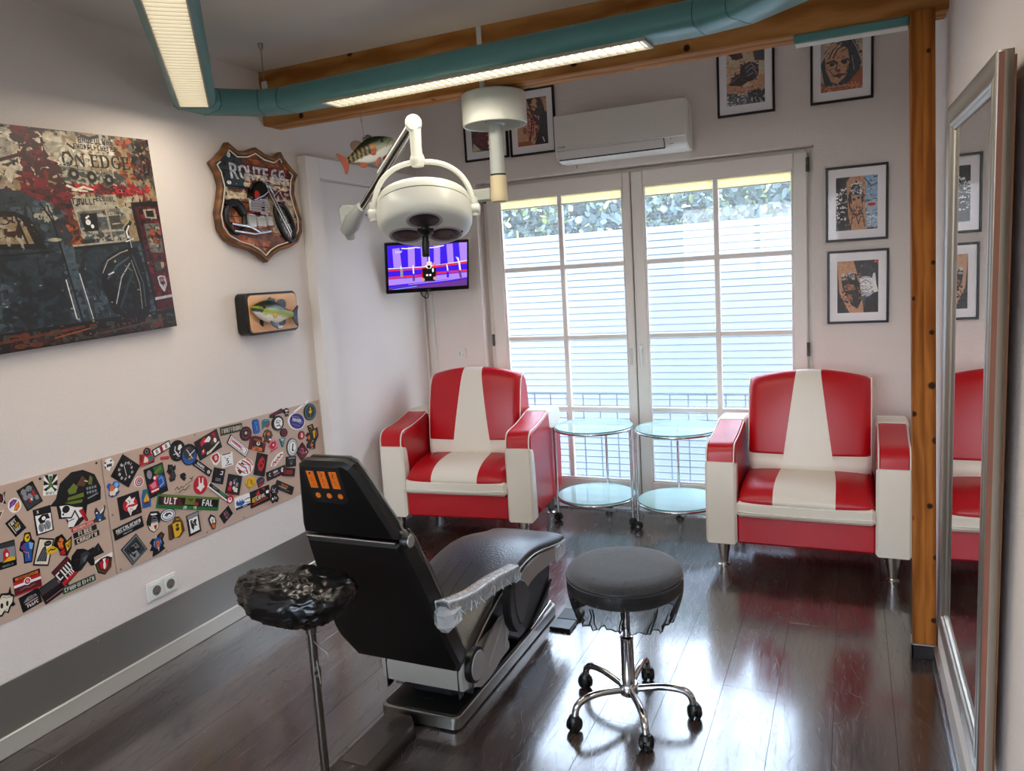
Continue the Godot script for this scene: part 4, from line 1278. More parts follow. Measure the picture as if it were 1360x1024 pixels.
func stickers() -> void:
	stk("ragged red, black and white cut-out sticker at the far left edge of the sticker board", 3.063, 0.911, 0.038, 0.050, -1, "Pk,-1,-.6,-.4,1,.3,.5,1,.9,.6,-.1,.8,-1,-.2,-.5;pm,-.7,-.4,-.3,.7,.2,.2,.1,-.4;lw,.12,.1,-.8,.5,-.3,.5,.5")
	stk("brown triangular sticker with a pale border under the ragged red one", 3.073, 0.846, 0.035, 0.042, 7, "Pc,-1,-1,1,1,-1,1;pn,-.85,-.65,.6,.85,-.85,.85;ld,.1,-.5,.3,.2,.7")
	stk("round sticker with a purple half and an orange half on white", 3.020, 0.873, 0.048, 0.054, 5, "Ew;pv,-.85,-.2,-.6,.6,0,.85,.6,.6,.1,.15;po,-.3,-.6,.1,.05,.75,.4,.7,-.4,.1,-.85;ly,.1,-.1,-.5,.3,-.3,.5,.1;lp,.1,-.5,.1,.1,.5")
	stk("tall dark card sticker with grey heads and two red figures", 2.961, 0.890, 0.066, 0.089, 18, "Rk;rd,0,-.1,.85,.8;es,-.4,.55,.3,.28;es,.25,.6,.35,.25;es,-.5,.1,.25,.25;es,0,-.1,.28,.35;pr,-.3,-.1,-.1,-.1,-.15,-.6,-.35,-.4;pr,.35,.3,.65,.3,.6,-.2,.4,-.2;es,.6,-.4,.2,.22;lk,.06,-.2,.5,.1,.3,.3,.5;pw,-.1,-.2,.1,-.2,0,-.5")
	stk("small black card sticker with white and gold block lettering", 3.027, 0.800, 0.047, 0.067, 26, "Rk;lw,.08,-.65,-.7,-.65,.7,.5,.7;zw,.05,.45,.32,3;zy,.05,.02,.34,3;zw,.05,-.42,.32,3")
	stk("black and white card sticker of a masked head under a black bar", 2.925, 0.787, 0.068, 0.098, 0, "Rk;pw,-.85,.5,.9,.4,.85,-.9,-.8,-.9;pk,-.6,.2,-.1,.45,.6,.4,.75,0,.3,.05,.1,-.2,-.4,-.2;ew,.05,.15,.22,.15;es,-.35,-.5,.32,.35;es,.4,-.45,.35,.35;lk,.05,-.5,-.3,-.3,-.8;lk,.05,.3,-.3,.5,-.8;lk,.08,0,-.3,.1,-.85;tw,-.5,.75,.22,X")
	stk("square sticker with a green starburst on black and white rays", 2.879, 0.909, 0.054, 0.076, -11, "Rw;pk,-1,1,-.4,1,-.1,.1;pk,.3,1,1,1,.1,.1;pk,-1,.5,-1,0,-.1,.05;pk,1,.5,1,-.1,.1,0;pk,-1,-.4,-.6,-.6,0,0;pk,1,-.5,.7,-.7,0,0;pg,-.25,.9,.2,.9,.15,.2,.7,-.5,.1,-.2,-.6,-.6,-.15,.15;eG,0,.1,.2,.35;zg,0,-.8,.25,5")
	stk("large cut-out sticker of a white skull wearing a black camouflage helmet", 2.786, 0.829, 0.217, 0.221, -3, "Pk,-1,-.05,-.75,.15,-.55,.65,-.1,.95,.35,.95,.8,.7,1,.2,.95,-.25,.4,-.32,.3,-.75,-.1,-1,-.35,-1,-.45,-.6,-.7,-.55,-.75,-.1;pw,-.65,-.12,-.35,-.15,-.05,-.3,.2,-.35,.25,-.65,0,-.72,-.2,-.95,-.4,-.92,-.38,-.65,-.62,-.5,-.6,-.3;ek,-.42,-.28,.14,.13;pk,-.6,-.42,-.5,-.38,-.52,-.48;lk,.05,-.55,-.55,-.25,-.62,-.1,-.42;lk,.05,-.1,-.4,.05,-.75;lk,.03,-.4,-.72,-.15,-.68;pG,-.3,.35,-.05,.55,.1,.4,0,.2,-.25,.2;pG,-.3,.1,.3,.15,.3,0,-.35,0;pG,-.45,-.05,.25,-.08,.2,-.18,-.2,-.15;pn,.05,.45,.3,.75,.5,.55,.35,.35;pG,.5,.4,.6,.7,.7,.6,.65,.35;lw,.03,.38,.55,.5,.5;rs,.62,.18,.2,.12;ls,.05,.45,-.1,.85,0;rk,.62,.18,.2,.03;rk,.5,.18,.015,.12;rk,.62,.18,.015,.12;rk,.72,.18,.015,.12;s,Gyk,26,-.05,.3,.4,.5,.06,3")
	stk("thin red ribbon sticker hanging behind the skull sticker's jaw", 2.759, 0.745, 0.031, 0.079, 14, "Pr,-1,1,.2,1,.5,-1,0,-1;lm,.2,-.2,.9,.3,-.9")
	stk("lettering sticker with one red and two black rows below the big skull", 2.769, 0.688, 0.120, 0.082, 3, "PZ,-1,.9,.9,1,1,-.9,-.9,-1;rr,-.05,.66,.85,.2;zc,-.05,.66,.24,12;rk,0,.1,.85,.26;zc,0,.1,.4,5;rk,.05,-.55,.9,.28;zc,.05,-.55,.42,7")
	stk("small navy sticker of a seated cat in a pointed hat", 2.700, 0.739, 0.064, 0.062, -1, "Pd,-1,-.7,-.5,-.2,-.6,.5,-.3,1,0,.4,.3,0,.9,1,1,.7,.6,-.3,.9,-.9,-.3,-1;pw,.1,.2,.8,.8,.6,.3,.2,0;pb,-.4,-.1,0,.1,.3,-.5,-.2,-.7;ew,-.3,.25,.14,.12;ew,0,-.75,.15,.12")
	stk("square sticker of a red flame over yellow coals at the left edge", 3.073, 0.708, 0.062, 0.094, -3, "Rk;rs,0,.25,.95,.65;pd,-.95,.9,.95,.9,.95,.5,-.95,.6;pr,-.5,-.4,-.4,.3,0,.55,.3,.1,.25,-.4;ew,0,0,.16,.16;py,-.6,-.5,.2,-.2,.85,-.3,.9,-.55;ps,.4,0,.9,.6,.9,-.2;zs,0,-.8,.14,8")
	stk("long sticker of a blue hooded skater with a yellow face", 2.999, 0.709, 0.058, 0.114, -8, "Pk,-.3,.95,.4,.95,.6,.5,1,.3,.8,-.3,.6,-1,-.4,-1,-.5,-.3,-1,-.1,-.8,.4,-.5,.5;ey,0,.6,.35,.25;pk,-.1,.65,.3,.75,.1,.5;pb,-.4,.3,.5,.35,.6,-.2,.5,-.9,-.3,-.9,-.35,-.3;pB,.2,.3,.8,.2,.6,-.2,.3,-.1;pv,-.85,.1,-.4,.3,-.3,-.1,-.7,-.1;pr,-.5,.2,-.3,0,-.5,-.2;lo,.08,-.5,-.2,0,-.35;ly,.06,.1,-.3,.2,-.7")
	stk("white card sticker with a black border and a grey sketched hand", 2.942, 0.671, 0.061, 0.101, -22, "Rk;rc,0,0,.84,.88;pd,-.7,-.7,-.3,.2,0,.5,.2,.3,.5,-.1,.6,-.7;ls,.06,-.4,-.6,0,.2;ls,.06,-.1,-.6,.2,.1;ls,.06,.2,-.6,.4,-.1;rc,.1,-.72,.5,.05")
	stk("small black oval sticker on the corner of the sketched hand card", 2.922, 0.697, 0.030, 0.020, -5, "Ek;ls,.2,-.5,.2,0,-.2,.5,.1")
	stk("small yellow oval sticker overlapping the sketched hand card", 2.911, 0.667, 0.044, 0.030, -5, "Ey;lk,.25,-.6,-.1,-.2,.25,.1,-.1;lk,.25,.1,.2,.4,-.1,.7,.2")
	stk("cut-out sticker of a dark haired orange faced woman with a gold wing", 2.866, 0.669, 0.076, 0.089, -4, "Pk,-1,.2,-.7,.85,0,1,.35,.5,.45,.3,1,.6,.9,-.4,.4,-1,-.3,-.8,-.5,-.2;po,-.55,.3,-.2,.75,.1,.5,.15,0,-.1,-.3,-.4,-.1;lk,.1,-.4,.4,-.2,.35;ek,.1,.15,.12,.22;py,.25,.1,.85,.35,.75,-.3,.4,-.6;lk,.08,.4,0,.6,-.3,.7,.2;pr,-.4,-.5,.1,-.3,.2,-.8,-.2,-.8;er,-.15,-.15,.12,.06")
	stk("sticker striped red, white and black with a round red badge", 3.017, 0.583, 0.100, 0.070, -1, "Rk;ro,0,.72,.85,.14;zk,0,.72,.22,11;rr,0,.3,1,.2;rw,0,0,1,.14;rm,0,-.5,1,.3;ew,0,.15,.28,.4;er,0,.15,.2,.3;tw,0,.15,.3,G;ls,.06,-.6,-.55,-.2,-.4,.1,-.55,.5,-.4;rr,0,-.9,1,.06")
	stk("black sticker with grey lettering between red and white lines at the bottom edge", 3.016, 0.515, 0.075, 0.059, 8, "Rk;ps,-.75,.1,-.2,.55,.6,.45,.7,.2,0,.05;lr,.07,-.6,-.1,.7,.0;lw,.06,-.6,-.2,.7,-.12;zw,.1,-.55,.4,5;zd,.2,.3,.3,4")
	stk("dark strip sticker with a pink dotted skyline next to the striped badge", 2.923, 0.522, 0.105, 0.071, 15, "Rk;rd,0,.5,.95,.4;lp,.06,-.85,-.7,.85,-.6;s,pws,40,0,-.1,.8,.4,.05,8;ep,.5,.35,.12,.2;lm,.1,-.9,.2,.8,.3")
	stk("red, white and black sticker with huge slanted white letters beside the dark skull figure", 2.870, 0.567, 0.080, 0.085, 30, "Rk;rm,0,.72,.95,.2;rr,0,-.72,.95,.2;zw,-.1,.15,.75,3;zw,.2,-.42,.5,3")
	stk("dark cut-out sticker of a black coated figure with a grey mask", 2.794, 0.590, 0.106, 0.092, 3, "Pk,-1,-.2,-.8,.6,-.3,1,.2,.8,.5,.5,1,.6,.8,-.1,.9,-1,.5,-.9,.3,-.4,-.3,-.9,-.8,-.8;pd,-.1,.5,.4,.5,.7,.1,.3,-.1,.1,-.4,-.3,-.4;ls,.05,0,0,.35,.1;ls,.05,0,-.12,.3,-.05;ls,.05,0,-.25,.2,-.2;lm,.05,-.7,.2,-.1,0")
	stk("black slanted flag shaped sticker above the red bomb shield", 2.740, 0.600, 0.068, 0.049, 10, "Pk,-1,-.1,.7,1,1,-1,-.4,-.8;ld,.1,-.6,-.2,.5,.4;ld,.1,-.2,-.5,.6,-.1;ls,.04,.6,.4,.4,-.2")
	stk("white corner sticker with a red and gold shield showing a white bomb", 2.711, 0.533, 0.081, 0.086, -7, "Pw,-1,.55,1,1,.95,.4,.8,-.4,.1,-1,-.7,-.6,-1,.1;pk,-1,.25,-.3,.65,.4,.75,.95,.5,.8,-.4,.1,-.98,-.7,-.6;pn,-.85,.2,-.65,.3,-.45,-.3,.1,-.6,.55,-.2,.7,.4,.88,.42,.72,-.38,.1,-.85,-.62,-.5;pr,-.55,.35,.6,.5,.45,-.2,.1,-.5,-.35,-.25;ew,.08,-.05,.15,.36;pw,-.15,.55,.25,.6,.12,.3,-.02,.3")
	stk("narrow green strip sticker with white block letters along the bottom edge", 2.823, 0.498, 0.138, 0.026, 1, "Rk;rg,0,0,.98,.85;rk,.05,0,.9,.7;zw,0,0,1.2,12")
	stk("cut-out white skull sticker with wavy hair at the bottom left corner", 3.101, 0.545, 0.064, 0.097, -6, "Pk,-1,-.9,-.9,.3,-.5,.7,.3,.6,.5,1,.6,.5,.95,.3,.8,-.1,1,-.4,.7,-.5,.5,-.4,.2,-.9,-.2,-.7,-.5,-1;pc,-.9,-.8,-.8,.2,-.4,.55,.4,.4,.75,.2,.65,-.15,.3,-.4,.1,-.75,-.3,-.6,-.6,-.85;ek,.1,-.15,.14,.2;ek,-.5,-.2,.16,.2;ls,.05,-.6,.3,0,.45,.6,.2;ld,.05,-.4,.45,.1,.25,.6,.3;lk,.05,-.3,-.6,.1,-.55")
	stk("small white skull cap sticker at the top left of the second board", 2.627, 0.923, 0.048, 0.052, -1, "Pw,-.9,.3,-.5,.9,.4,1,1,.2,.7,-.4,.3,-.4,-.1,-1,-.6,-.6;rd,0,-.1,.5,.22;ek,-.7,.4,.18,.15;ek,.4,.55,.2,.14;ek,-.75,-.3,.15,.15")
	stk("large black diamond sticker with white letters set in a ring", 2.556, 0.879, 0.100, 0.102, -42, "Rk;tw,-.35,.5,.22,S;tw,-.12,.66,.22,O;tw,.12,.68,.22,J;tw,.35,.5,.22,A;tw,.6,.2,.22,U;tw,.6,-.25,.22,R;tw,.35,-.55,.22,E;tw,0,-.66,.22,D;tw,-.35,-.5,.22,N;tw,-.6,-.2,.22,U;tw,-.6,.2,.22,M;s,ws,26,0,0,.3,.3,.07,11;lw,.05,-.4,.3,.3,-.3")
	stk("small round target sticker in red, white and navy", 2.500, 0.817, 0.046, 0.045, -5, "Ew;er,0,0,.85,.85;ew,0,0,.62,.62;ed,.05,0,.5,.5;ew,.05,0,.3,.3;er,.05,.05,.2,.2")
	stk("cut-out sticker of a small blue and white creature holding an orange ball", 2.624, 0.819, 0.060, 0.064, -7, "Pb,-1,.5,-.6,.9,-.2,.6,.2,1,.9,.9,1,.3,.6,0,1,-.4,.5,-.9,-.2,-1,-.7,-.7,-.6,-.1;ec,-.1,-.4,.5,.45;eo,-.2,.2,.35,.4;eB,.5,.55,.35,.3;ed,-.2,-.85,.25,.14;ed,.6,-.4,.25,.25;ew,.45,-.1,.25,.3")
	stk("black square sticker with a red disc behind white brush letters", 2.559, 0.733, 0.104, 0.096, 1, "Rk;er,.05,.05,.68,.6;pw,-.35,.55,.15,.8,.2,.45,.6,.55,.35,.15,.5,0,-.1,.05,-.4,-.1,-.15,.25;pw,-.2,-.1,.3,-.2,.75,-.15,.5,-.5,.1,-.6,-.05,-.95,-.25,-.3;lk,.05,-.1,.5,.1,.3,-.05,.2;lk,.05,.1,-.3,.25,-.55;lr,.04,0,-.25,-.05,-.7;zr,.65,-.75,.1,2")
	stk("blue coffin shaped sticker with a yellow ship", 2.475, 0.738, 0.046, 0.078, -4, "Pb,-.6,1,.5,1,1,.3,.9,-1,-.9,-1,-1,.2;pt,-.5,.9,.4,.9,.8,.25,-.8,.2;py,-.6,-.1,.1,.55,.6,-.1,.5,-.35,-.5,-.35;pn,-.8,-.4,.75,-.35,.5,-.65,-.5,-.65;lo,.12,0,.4,0,-.3")
	stk("cut-out sticker of a seated figure with a black round head", 2.445, 0.912, 0.079, 0.079, -4, "Pr,-1,-.9,-.9,.4,-.5,.3,-.4,.7,0,1,.5,.8,.5,.3,1,-.2,.9,-.6;pn,-.95,.35,-.6,.3,-.6,-.4,-.9,-.5;ek,0,.55,.42,.42;es,0,.55,.22,.25;ek,0,.55,.14,.16;pc,-.5,-.6,-.3,.1,.1,-.2,.1,-.6;pt,0,-.1,.6,.1,.9,-.3,.3,-.6;pk,-1,-1,.9,-.6,.9,-.75,-.9,-1")
	stk("large comic card sticker with pink and blue characters on black", 2.415, 0.800, 0.100, 0.131, 5, "Rk;pg,-.1,.9,.9,.9,.9,.35,.1,.3;pG,-.1,.55,.7,.85,.8,.6,.1,.4;es,-.55,.55,.25,.3;pr,-.3,.25,.1,.4,.2,.05,-.2,0;ew,-.1,.2,.14,.12;po,.1,.3,.45,.25,.2,.1;pr,-.85,-.1,.1,.05,.1,-.7,-.7,-.75;pp,-.7,-.15,-.1,0,-.1,-.4,-.5,-.45;pb,.15,.15,.6,.3,.9,0,.8,-.6,.2,-.6;lB,.08,.3,0,.6,.1,.7,-.3;rw,-.3,-.6,.4,.05;pk,-.3,-.8,.8,-.6,.9,-1,-.4,-1;lw,.05,.2,-.5,.7,-.35")
	stk("slanted strip sticker of white and red letter blocks left of the black oval", 2.366, 0.928, 0.099, 0.034, 14, "Rk;rw,-.55,0,.35,.7;tk,-.55,0,1,B;rr,0,0,.14,.8;tk,0,0,.9,A;rw,.5,0,.4,.75;tk,.5,0,1.1,8")
	stk("tiny plain red bar sticker below the slanted letter strip", 2.356, 0.884, 0.045, 0.014, -9, "Ur;lp,.15,-.7,.3,.6,.3")
	stk("black oval sticker with a white crescent and rider", 2.284, 0.900, 0.090, 0.095, -9, "Ek;ld,.03,-.8,.2,-.5,.7,.1,.85,.7,.5;pw,.1,.5,.4,.6,.55,.3,.3,.1,.35,-.2,.1,-.4,.3,0,0,.1;lw,.1,-.3,.4,-.35,0,-.1,-.2,.1,-.4;lw,.07,-.5,-.35,-.2,-.25,.1,-.55,.3,-.5;ls,.05,-.2,-.7,.2,-.72")
	stk("dark round sticker with a blue grey starburst overlapping the black oval", 2.223, 0.868, 0.092, 0.097, -6, "Ek;eb,0,-.1,.85,.82;ed,0,.15,.7,.6;s,swB,70,0,.1,.55,.55,.06,5;lc,.08,-.3,.5,.4,-.4;lw,.08,.7,.35,0,-.1;ly,.1,-.1,-.4,.2,-.35;lr,.08,-.2,.6,.1,.6")
	stk("large sticker collage of red racing motorbikes on black", 2.105, 0.887, 0.145, 0.095, 13, "Rk;pr,-.6,.6,-.2,.9,.1,.6,-.1,.2,-.6,.2;pw,-.3,.5,.2,.8,.4,.5,.1,.2;pm,.3,.9,.8,.9,.9,.2,.3,.3;pr,.45,.8,.75,.8,.7,.3;rn,.5,0,.3,.2;ew,.6,.05,.12,.25;ek,-.3,0,.3,.3;pr,-.7,-.2,-.4,-.1,-.4,-.6,-.75,-.6;pw,-.6,-.2,-.45,-.2,-.6,-.5;pc,-.3,-.6,.9,-.25,.9,-.4,0,-.85,-.4,-.85;ld,.08,-.2,-.6,.5,-.4;s,wrkm,40,0,.2,.8,.6,.07,9")
	stk("narrow black strip sticker with white letters running down to the right", 2.156, 0.790, 0.120, 0.033, -42, "Rk;tw,-.25,.2,.75,RAMO;lw,.14,-.8,-.55,.3,-.5;ew,.72,0,.14,.5;tk,.72,0,.7,G")
	stk("red and white badge sticker with curled lower edge beside the racing collage", 2.071, 0.809, 0.060, 0.060, 2, "Pw,-1,.5,-.5,.9,.6,1,1,.4,.8,-.5,0,-1,-.6,-.7;pr,-.9,.5,-.5,.8,.5,.85,.7,.2,.4,-.4,-.2,-.6,-.6,-.1;tw,.05,.2,.7,B")
	stk("small black square sticker with a white note and lettering", 2.066, 0.727, 0.073, 0.072, -23, "Rk;lw,.12,.3,.6,.6,.65,.55,.25,.2,.25;zs,0,-.5,.4,3")
	stk("cut-out black bat like creature sticker with an orange edge", 2.331, 0.811, 0.050, 0.079, -4, "Pk,-.6,1,.3,.9,.5,.6,1,.8,.9,.3,.6,.2,.9,-.4,.6,-.9,-.3,-1,-.6,-.6,-.3,-.2,-1,.2,-.7,.5;lo,.1,-.9,.15,-.4,-.3,-.45,-.6;ed,.2,-.3,.4,.4;ls,.06,.1,.3,.4,.1;ed,-.1,.6,.3,.2")
	stk("black printed mask and handwriting sticker between the bat and the red disc", 2.270, 0.754, 0.114, 0.088, -1, "PZ,-1,-.5,-.5,1,.3,1,1,0,.8,-.5,-.2,-1,-1,-.9;pk,-.3,.9,.1,.95,.3,.6,.1,.45,.3,.4,.05,.05,-.2,.3,-.35,.6;lk,.08,-.95,-.5,-.7,-.3,-.6,-.6,-.3,-.4,-.1,-.55;lk,.06,-.05,-.45,.9,-.05;lk,.1,.6,.2,.75,.05,.9,.25;lk,.08,-.6,-.9,-.2,-.7,0,-.85,.5,-.5")
	stk("red disc sticker with a white horned hand", 2.179, 0.714, 0.081, 0.085, -8, "Er;pw,-.3,.85,-.15,.85,-.1,.2,.15,.2,.25,.75,.4,.75,.4,0,.6,-.25,.3,-.4,0,-.75,-.3,-.45,-.6,-.25,-.3,-.05")
	stk("long green banner sticker with big white letters and the digits 20 19", 2.255, 0.653, 0.359, 0.061, -19, "Rg;rG,0,.82,1,.12;rk,0,.08,.96,.58;pm,-.9,.5,-.3,.6,-.2,-.4,-.8,-.5;tw,-.6,.12,.95,ULT;rG,.02,.2,.16,.5;pn,-.12,.6,.14,.6,.05,.1;er,.24,-.15,.06,.3;tw,.6,.12,.95,FAL;tw,-.12,-.7,.42,20;tw,.2,-.7,.42,19")
	stk("oval white and slate blue sticker with a dark emblem under the green banner", 2.378, 0.634, 0.084, 0.055, -8, "Ed;ew,0,0,.9,.88;eb,0,0,.8,.75;ew,0,0,.7,.6;pd,-.5,0,-.2,.4,.3,.35,.55,-.1,.1,.1,-.1,-.2;ls,.08,-.4,-.3,.4,-.3")
	stk("cream round sticker with a small red crest and a black shirt over it", 2.454, 0.628, 0.072, 0.093, -7, "Pk,-.7,.7,-.4,1,.7,.9,.95,.6,.9,-.1,.6,-.3,.6,-.7,0,-1,-.6,-.7,-.9,-.2,-1,.1;pc,-.85,-.2,-.5,-.4,-.4,-.1,.6,-.1,.55,-.65,0,-.92,-.55,-.65;pw,-.5,.8,.4,.75,.5,.6,-.3,.62;ls,.08,-.3,.4,.1,.5,.4,.3;ls,.08,-.3,.2,.5,.15;rs,.1,-.02,.5,.06;pr,.0,-.35,.4,-.3,.35,-.65,.2,-.75,.05,-.6")
	stk("brown and yellow cut-out sticker of a hunched monster", 2.341, 0.565, 0.088, 0.098, -4, "Pn,-1,-.9,-1,.4,-.5,.5,-.1,1,.4,.95,.8,.4,1,-.5,.7,-.7,.3,-1,-.5,-.8,-.7,-1;py,-.5,.4,0,.5,.5,.4,.6,-.5,.2,-.85,-.3,-.85;pk,-.7,.3,-.55,.3,-.4,-.9,-.6,-.9;en,.1,.2,.2,.15;en,.1,-.15,.24,.18;ek,.1,-.2,.14,.08;ly,.08,0,.75,.4,.7;s,nyk,20,0,-.1,.5,.5,.06,13")
	stk("white card sticker with a thick black border and a black woodcut under a grey bar", 2.244, 0.551, 0.070, 0.098, 3, "Rk;rs,0,.78,.9,.16;rw,0,-.1,.75,.68;pk,-.55,.4,-.2,.45,-.1,.2,.2,.4,.55,.3,.3,0,.5,-.3,0,-.2,-.2,-.6,-.5,-.3;lw,.07,-.3,.3,.1,-.1")
	stk("small ice cone shaped sticker in black and white with an orange tip", 2.137, 0.525, 0.050, 0.074, -3, "Pk,-.9,.5,-.2,1,.7,.6,1,-.1,.5,-1,0,-1,-.6,-.2;pw,-.6,.4,-.1,.7,.6,.4,.7,-.2,-.3,-.2;lk,.1,-.3,.4,0,.1,.3,.4;tk,.1,0,.4,E;po,-.3,-.35,.6,-.3,.4,-.9,.1,-.9")
	stk("small black diamond sticker with grey and pink lettering", 2.047, 0.531, 0.052, 0.069, -63, "Rk;zs,0,.25,.3,5;zp,0,-.15,.3,5;lr,.06,-.5,-.4,.5,-.4")
	stk("black banner sticker with a bold white headline above thin white script", 2.578, 0.642, 0.142, 0.048, 6, "Rk;zw,0,.35,.62,11;ls,.2,-.8,-.15,-.4,-.05,.1,-.15,.5,-.05,.75,-.12;zw,-.1,-.6,.2,13")
	stk("grey diamond sticker with a dark picture frame drawing", 2.565, 0.545, 0.094, 0.090, -62, "Rd;rs,0,0,.9,.9;rd,.02,0,.84,.84;rs,.4,-.3,.4,.4;pk,-.6,-.2,-.5,.6,.2,.7,.5,.3,.2,.1,.1,-.3,-.3,-.4;ls,.06,-.45,-.1,-.35,.45,.2,.5;zs,-.1,.25,.3,3;lk,.12,-.5,-.55,.3,-.45,.4,-.1;ek,.45,-.35,.14,.14")
	stk("cut-out sticker of a blue haired figure in a black cloak and hat", 2.450, 0.527, 0.078, 0.097, -5, "Pk,-1,.3,-.6,.6,0,.5,.1,.8,.6,1,1,.7,.7,.3,.9,-.1,.7,-.3,1,-.6,.3,-.8,-.7,-1,-.6,-.5,-1,-.4,-.7,0;eb,0,.1,.55,.5;po,-.2,.2,.1,.35,.3,.1,.1,-.4,-.1,-.4;pr,-.1,.1,.15,.15,0,-.1;lB,.08,-.4,.3,-.5,-.1;lB,.08,.4,.3,.5,0;pn,.2,.65,.6,.9,.8,.6,.5,.4;pc,.0,-.3,.2,-.3,.1,-.7")
	stk("olive black strip sticker with tall cream letters near the top edge", 1.952, 0.928, 0.142, 0.040, -2, "Rk;rG,0,0,.97,.85;rk,0,0,.94,.78;zc,0,0,1.05,11")
	stk("dark oval sticker of a maroon creature with a white eye", 1.862, 0.887, 0.079, 0.072, -7, "Ek;em,.05,0,.8,.8;ek,0,.1,.5,.55;ew,0,.1,.2,.2;lr,.06,-.5,-.4,0,-.6,.5,-.3;lr,.06,-.4,.5,.2,.7;ek,.03,.1,.08,.08;er,.45,0,.1,.1")
	stk("slanted white card sticker with a red double border and red text", 1.921, 0.838, 0.147, 0.045, -42, "Rk;rw,0,0,.94,.88;rm,0,0,.85,.7;rw,0,0,.8,.6;rp,-.2,.1,.55,.3;zm,-.15,.15,.32,10;zd,.4,-.2,.3,4")
	stk("blue skateboard deck shaped sticker", 1.787, 0.908, 0.048, 0.074, 0, "Pb,-.6,1,.4,1,.9,.75,1,-.8,.6,-1,-.4,-1,-.9,-.8,-1,.7;lB,.1,-.3,.6,.2,.5,-.2,.3;lB,.15,0,.1,.2,-.6")
	stk("small teal monster sticker with a red tongue", 1.714, 0.906, 0.062, 0.054, -2, "Pt,-.9,-.9,-.9,.6,-.4,.95,.6,.8,.9,.3,.8,-.4,.3,-.5,-.3,-.6,-.6,-.5;lk,.1,-.5,.3,.4,.35;pr,.0,-.2,.6,.1,.7,-.3,.3,-.8,0,-.6;lB,.1,-.3,.6,.3,.6")
	stk("maroon shirt shaped sticker with a cream emblem", 1.789, 0.819, 0.119, 0.078, -18, "Pm,-.9,.8,-.4,1,.4,.95,.5,.4,1,.3,.9,-1,-1,-.8;rk,0,0,.6,.3;lo,.08,-.5,.55,.1,.45,.9,.2;ec,.05,.05,.22,.25;ek,.05,.1,.1,.12;ro,0,-.68,.6,.17;zm,0,-.68,.25,4;ly,.06,-.4,-.4,.5,-.5")
	stk("brown wolf head cut-out sticker above the pink heart", 1.712, 0.840, 0.073, 0.075, -4, "Pn,-1,.2,-.5,.9,.1,1,.8,.6,1,0,.6,-.5,.2,-1,-.3,-.6,-1,-.8,-.6,-.2;po,-.2,.4,.3,.6,.5,.2,.1,.1;pk,-.5,.3,-.1,.2,-.1,-.3,-.4,-.3;ew,.4,-.45,.2,.15;lc,.07,-.7,.2,-.5,.6;pk,.2,-.1,.6,-.1,.5,-.4")
	stk("pink and red lips shaped sticker", 1.679, 0.782, 0.076, 0.062, -1, "Pp,-1,.2,-.3,.9,.5,1,1,.3,.9,-.5,-.8,-1,-.4,-.6;pr,-.8,.2,-.2,.8,.5,.7,.5,0,0,-.5,-.5,-.3;ew,.0,.2,.16,.16;lr,.16,-.6,-.8,.8,-.4")
	stk("white card sticker with a black letter S and two black bars", 2.001, 0.789, 0.070, 0.066, -2, "Rw;rk,-.1,.9,.8,.08;tk,0,-.15,.8,S;rk,.1,-.75,.6,.06;ls,.08,-.5,.5,-.3,.3;ls,.08,.4,.5,.6,.3")
	stk("round red and white candy swirl sticker", 1.894, 0.725, 0.120, 0.085, -6, "Ew;lr,.14,-.9,.2,-.5,-.3,0,-.7;lr,.16,-.7,.6,-.3,.2,.1,-.1,.3,-.8;lr,.16,-.3,.85,.2,.5,.6,.1,.6,-.6;lr,.15,.2,.92,.6,.6,.88,.1;pk,-.5,.5,-.3,.7,.0,.2;lk,.05,-.1,.4,.4,.2,.5,-.3;pm,-.9,-.1,-.5,-.2,-.3,-.5,-.6,-.7;lm,.06,-.2,-.4,.3,-.5")
	stk("tall black card sticker with a glowing red face", 1.782, 0.710, 0.078, 0.113, -22, "Rk;pr,-.5,.4,0,.75,.6,.4,.6,-.2,.2,-.6,-.3,-.5,-.6,-.1;pk,.1,.35,.4,.45,.5,.1,.2,.2;pk,-.2,0,.2,.1,.2,-.3,0,-.2;lm,.1,-.3,.3,-.3,-.2;zn,0,-.85,.12,4")
	stk("red cut-out script sticker with a white edge", 1.662, 0.706, 0.113, 0.047, 17, "Pw,-1,-.3,-.6,.4,.3,1,1,.7,.9,-.1,.2,-.6,-.5,-1;lr,.3,-.75,-.4,-.5,.1,-.3,-.3,-.1,.2;lr,.3,.05,-.2,.15,.4,.4,0,.6,.5,.8,.2;lr,.12,-.7,-.6,.2,-.3")
	stk("dark card sticker of four band members with pale faces", 1.978, 0.660, 0.092, 0.094, -22, "Rk;ls,.06,.1,.7,.3,.5;es,-.05,.35,.14,.2;pw,-.1,.2,.1,.2,0,0;ep,-.5,.05,.2,.25;pr,-.8,-.3,-.3,-.2,-.25,-.7,-.75,-.7;es,.4,.05,.2,.25;pc,.1,-.25,.6,-.3,.65,-.75,.1,-.7;ec,.05,-.35,.2,.2;rm,0,-.9,.95,.08")
	stk("long narrow green and white strip sticker with a red edge below the black square", 2.080, 0.652, 0.144, 0.028, -44, "Rw;rk,0,.3,.98,.62;rg,.4,.3,.4,.5;zs,-.4,.35,.5,7;rr,0,-.9,1,.1;ls,.1,.1,.4,.7,.2")
	stk("small round red and white sticker at the end of the green strip", 2.013, 0.598, 0.043, 0.043, -4, "Er;ew,-.1,-.15,.6,.6;er,.05,-.05,.22,.22;lr,.2,-.3,.1,.2,.5")
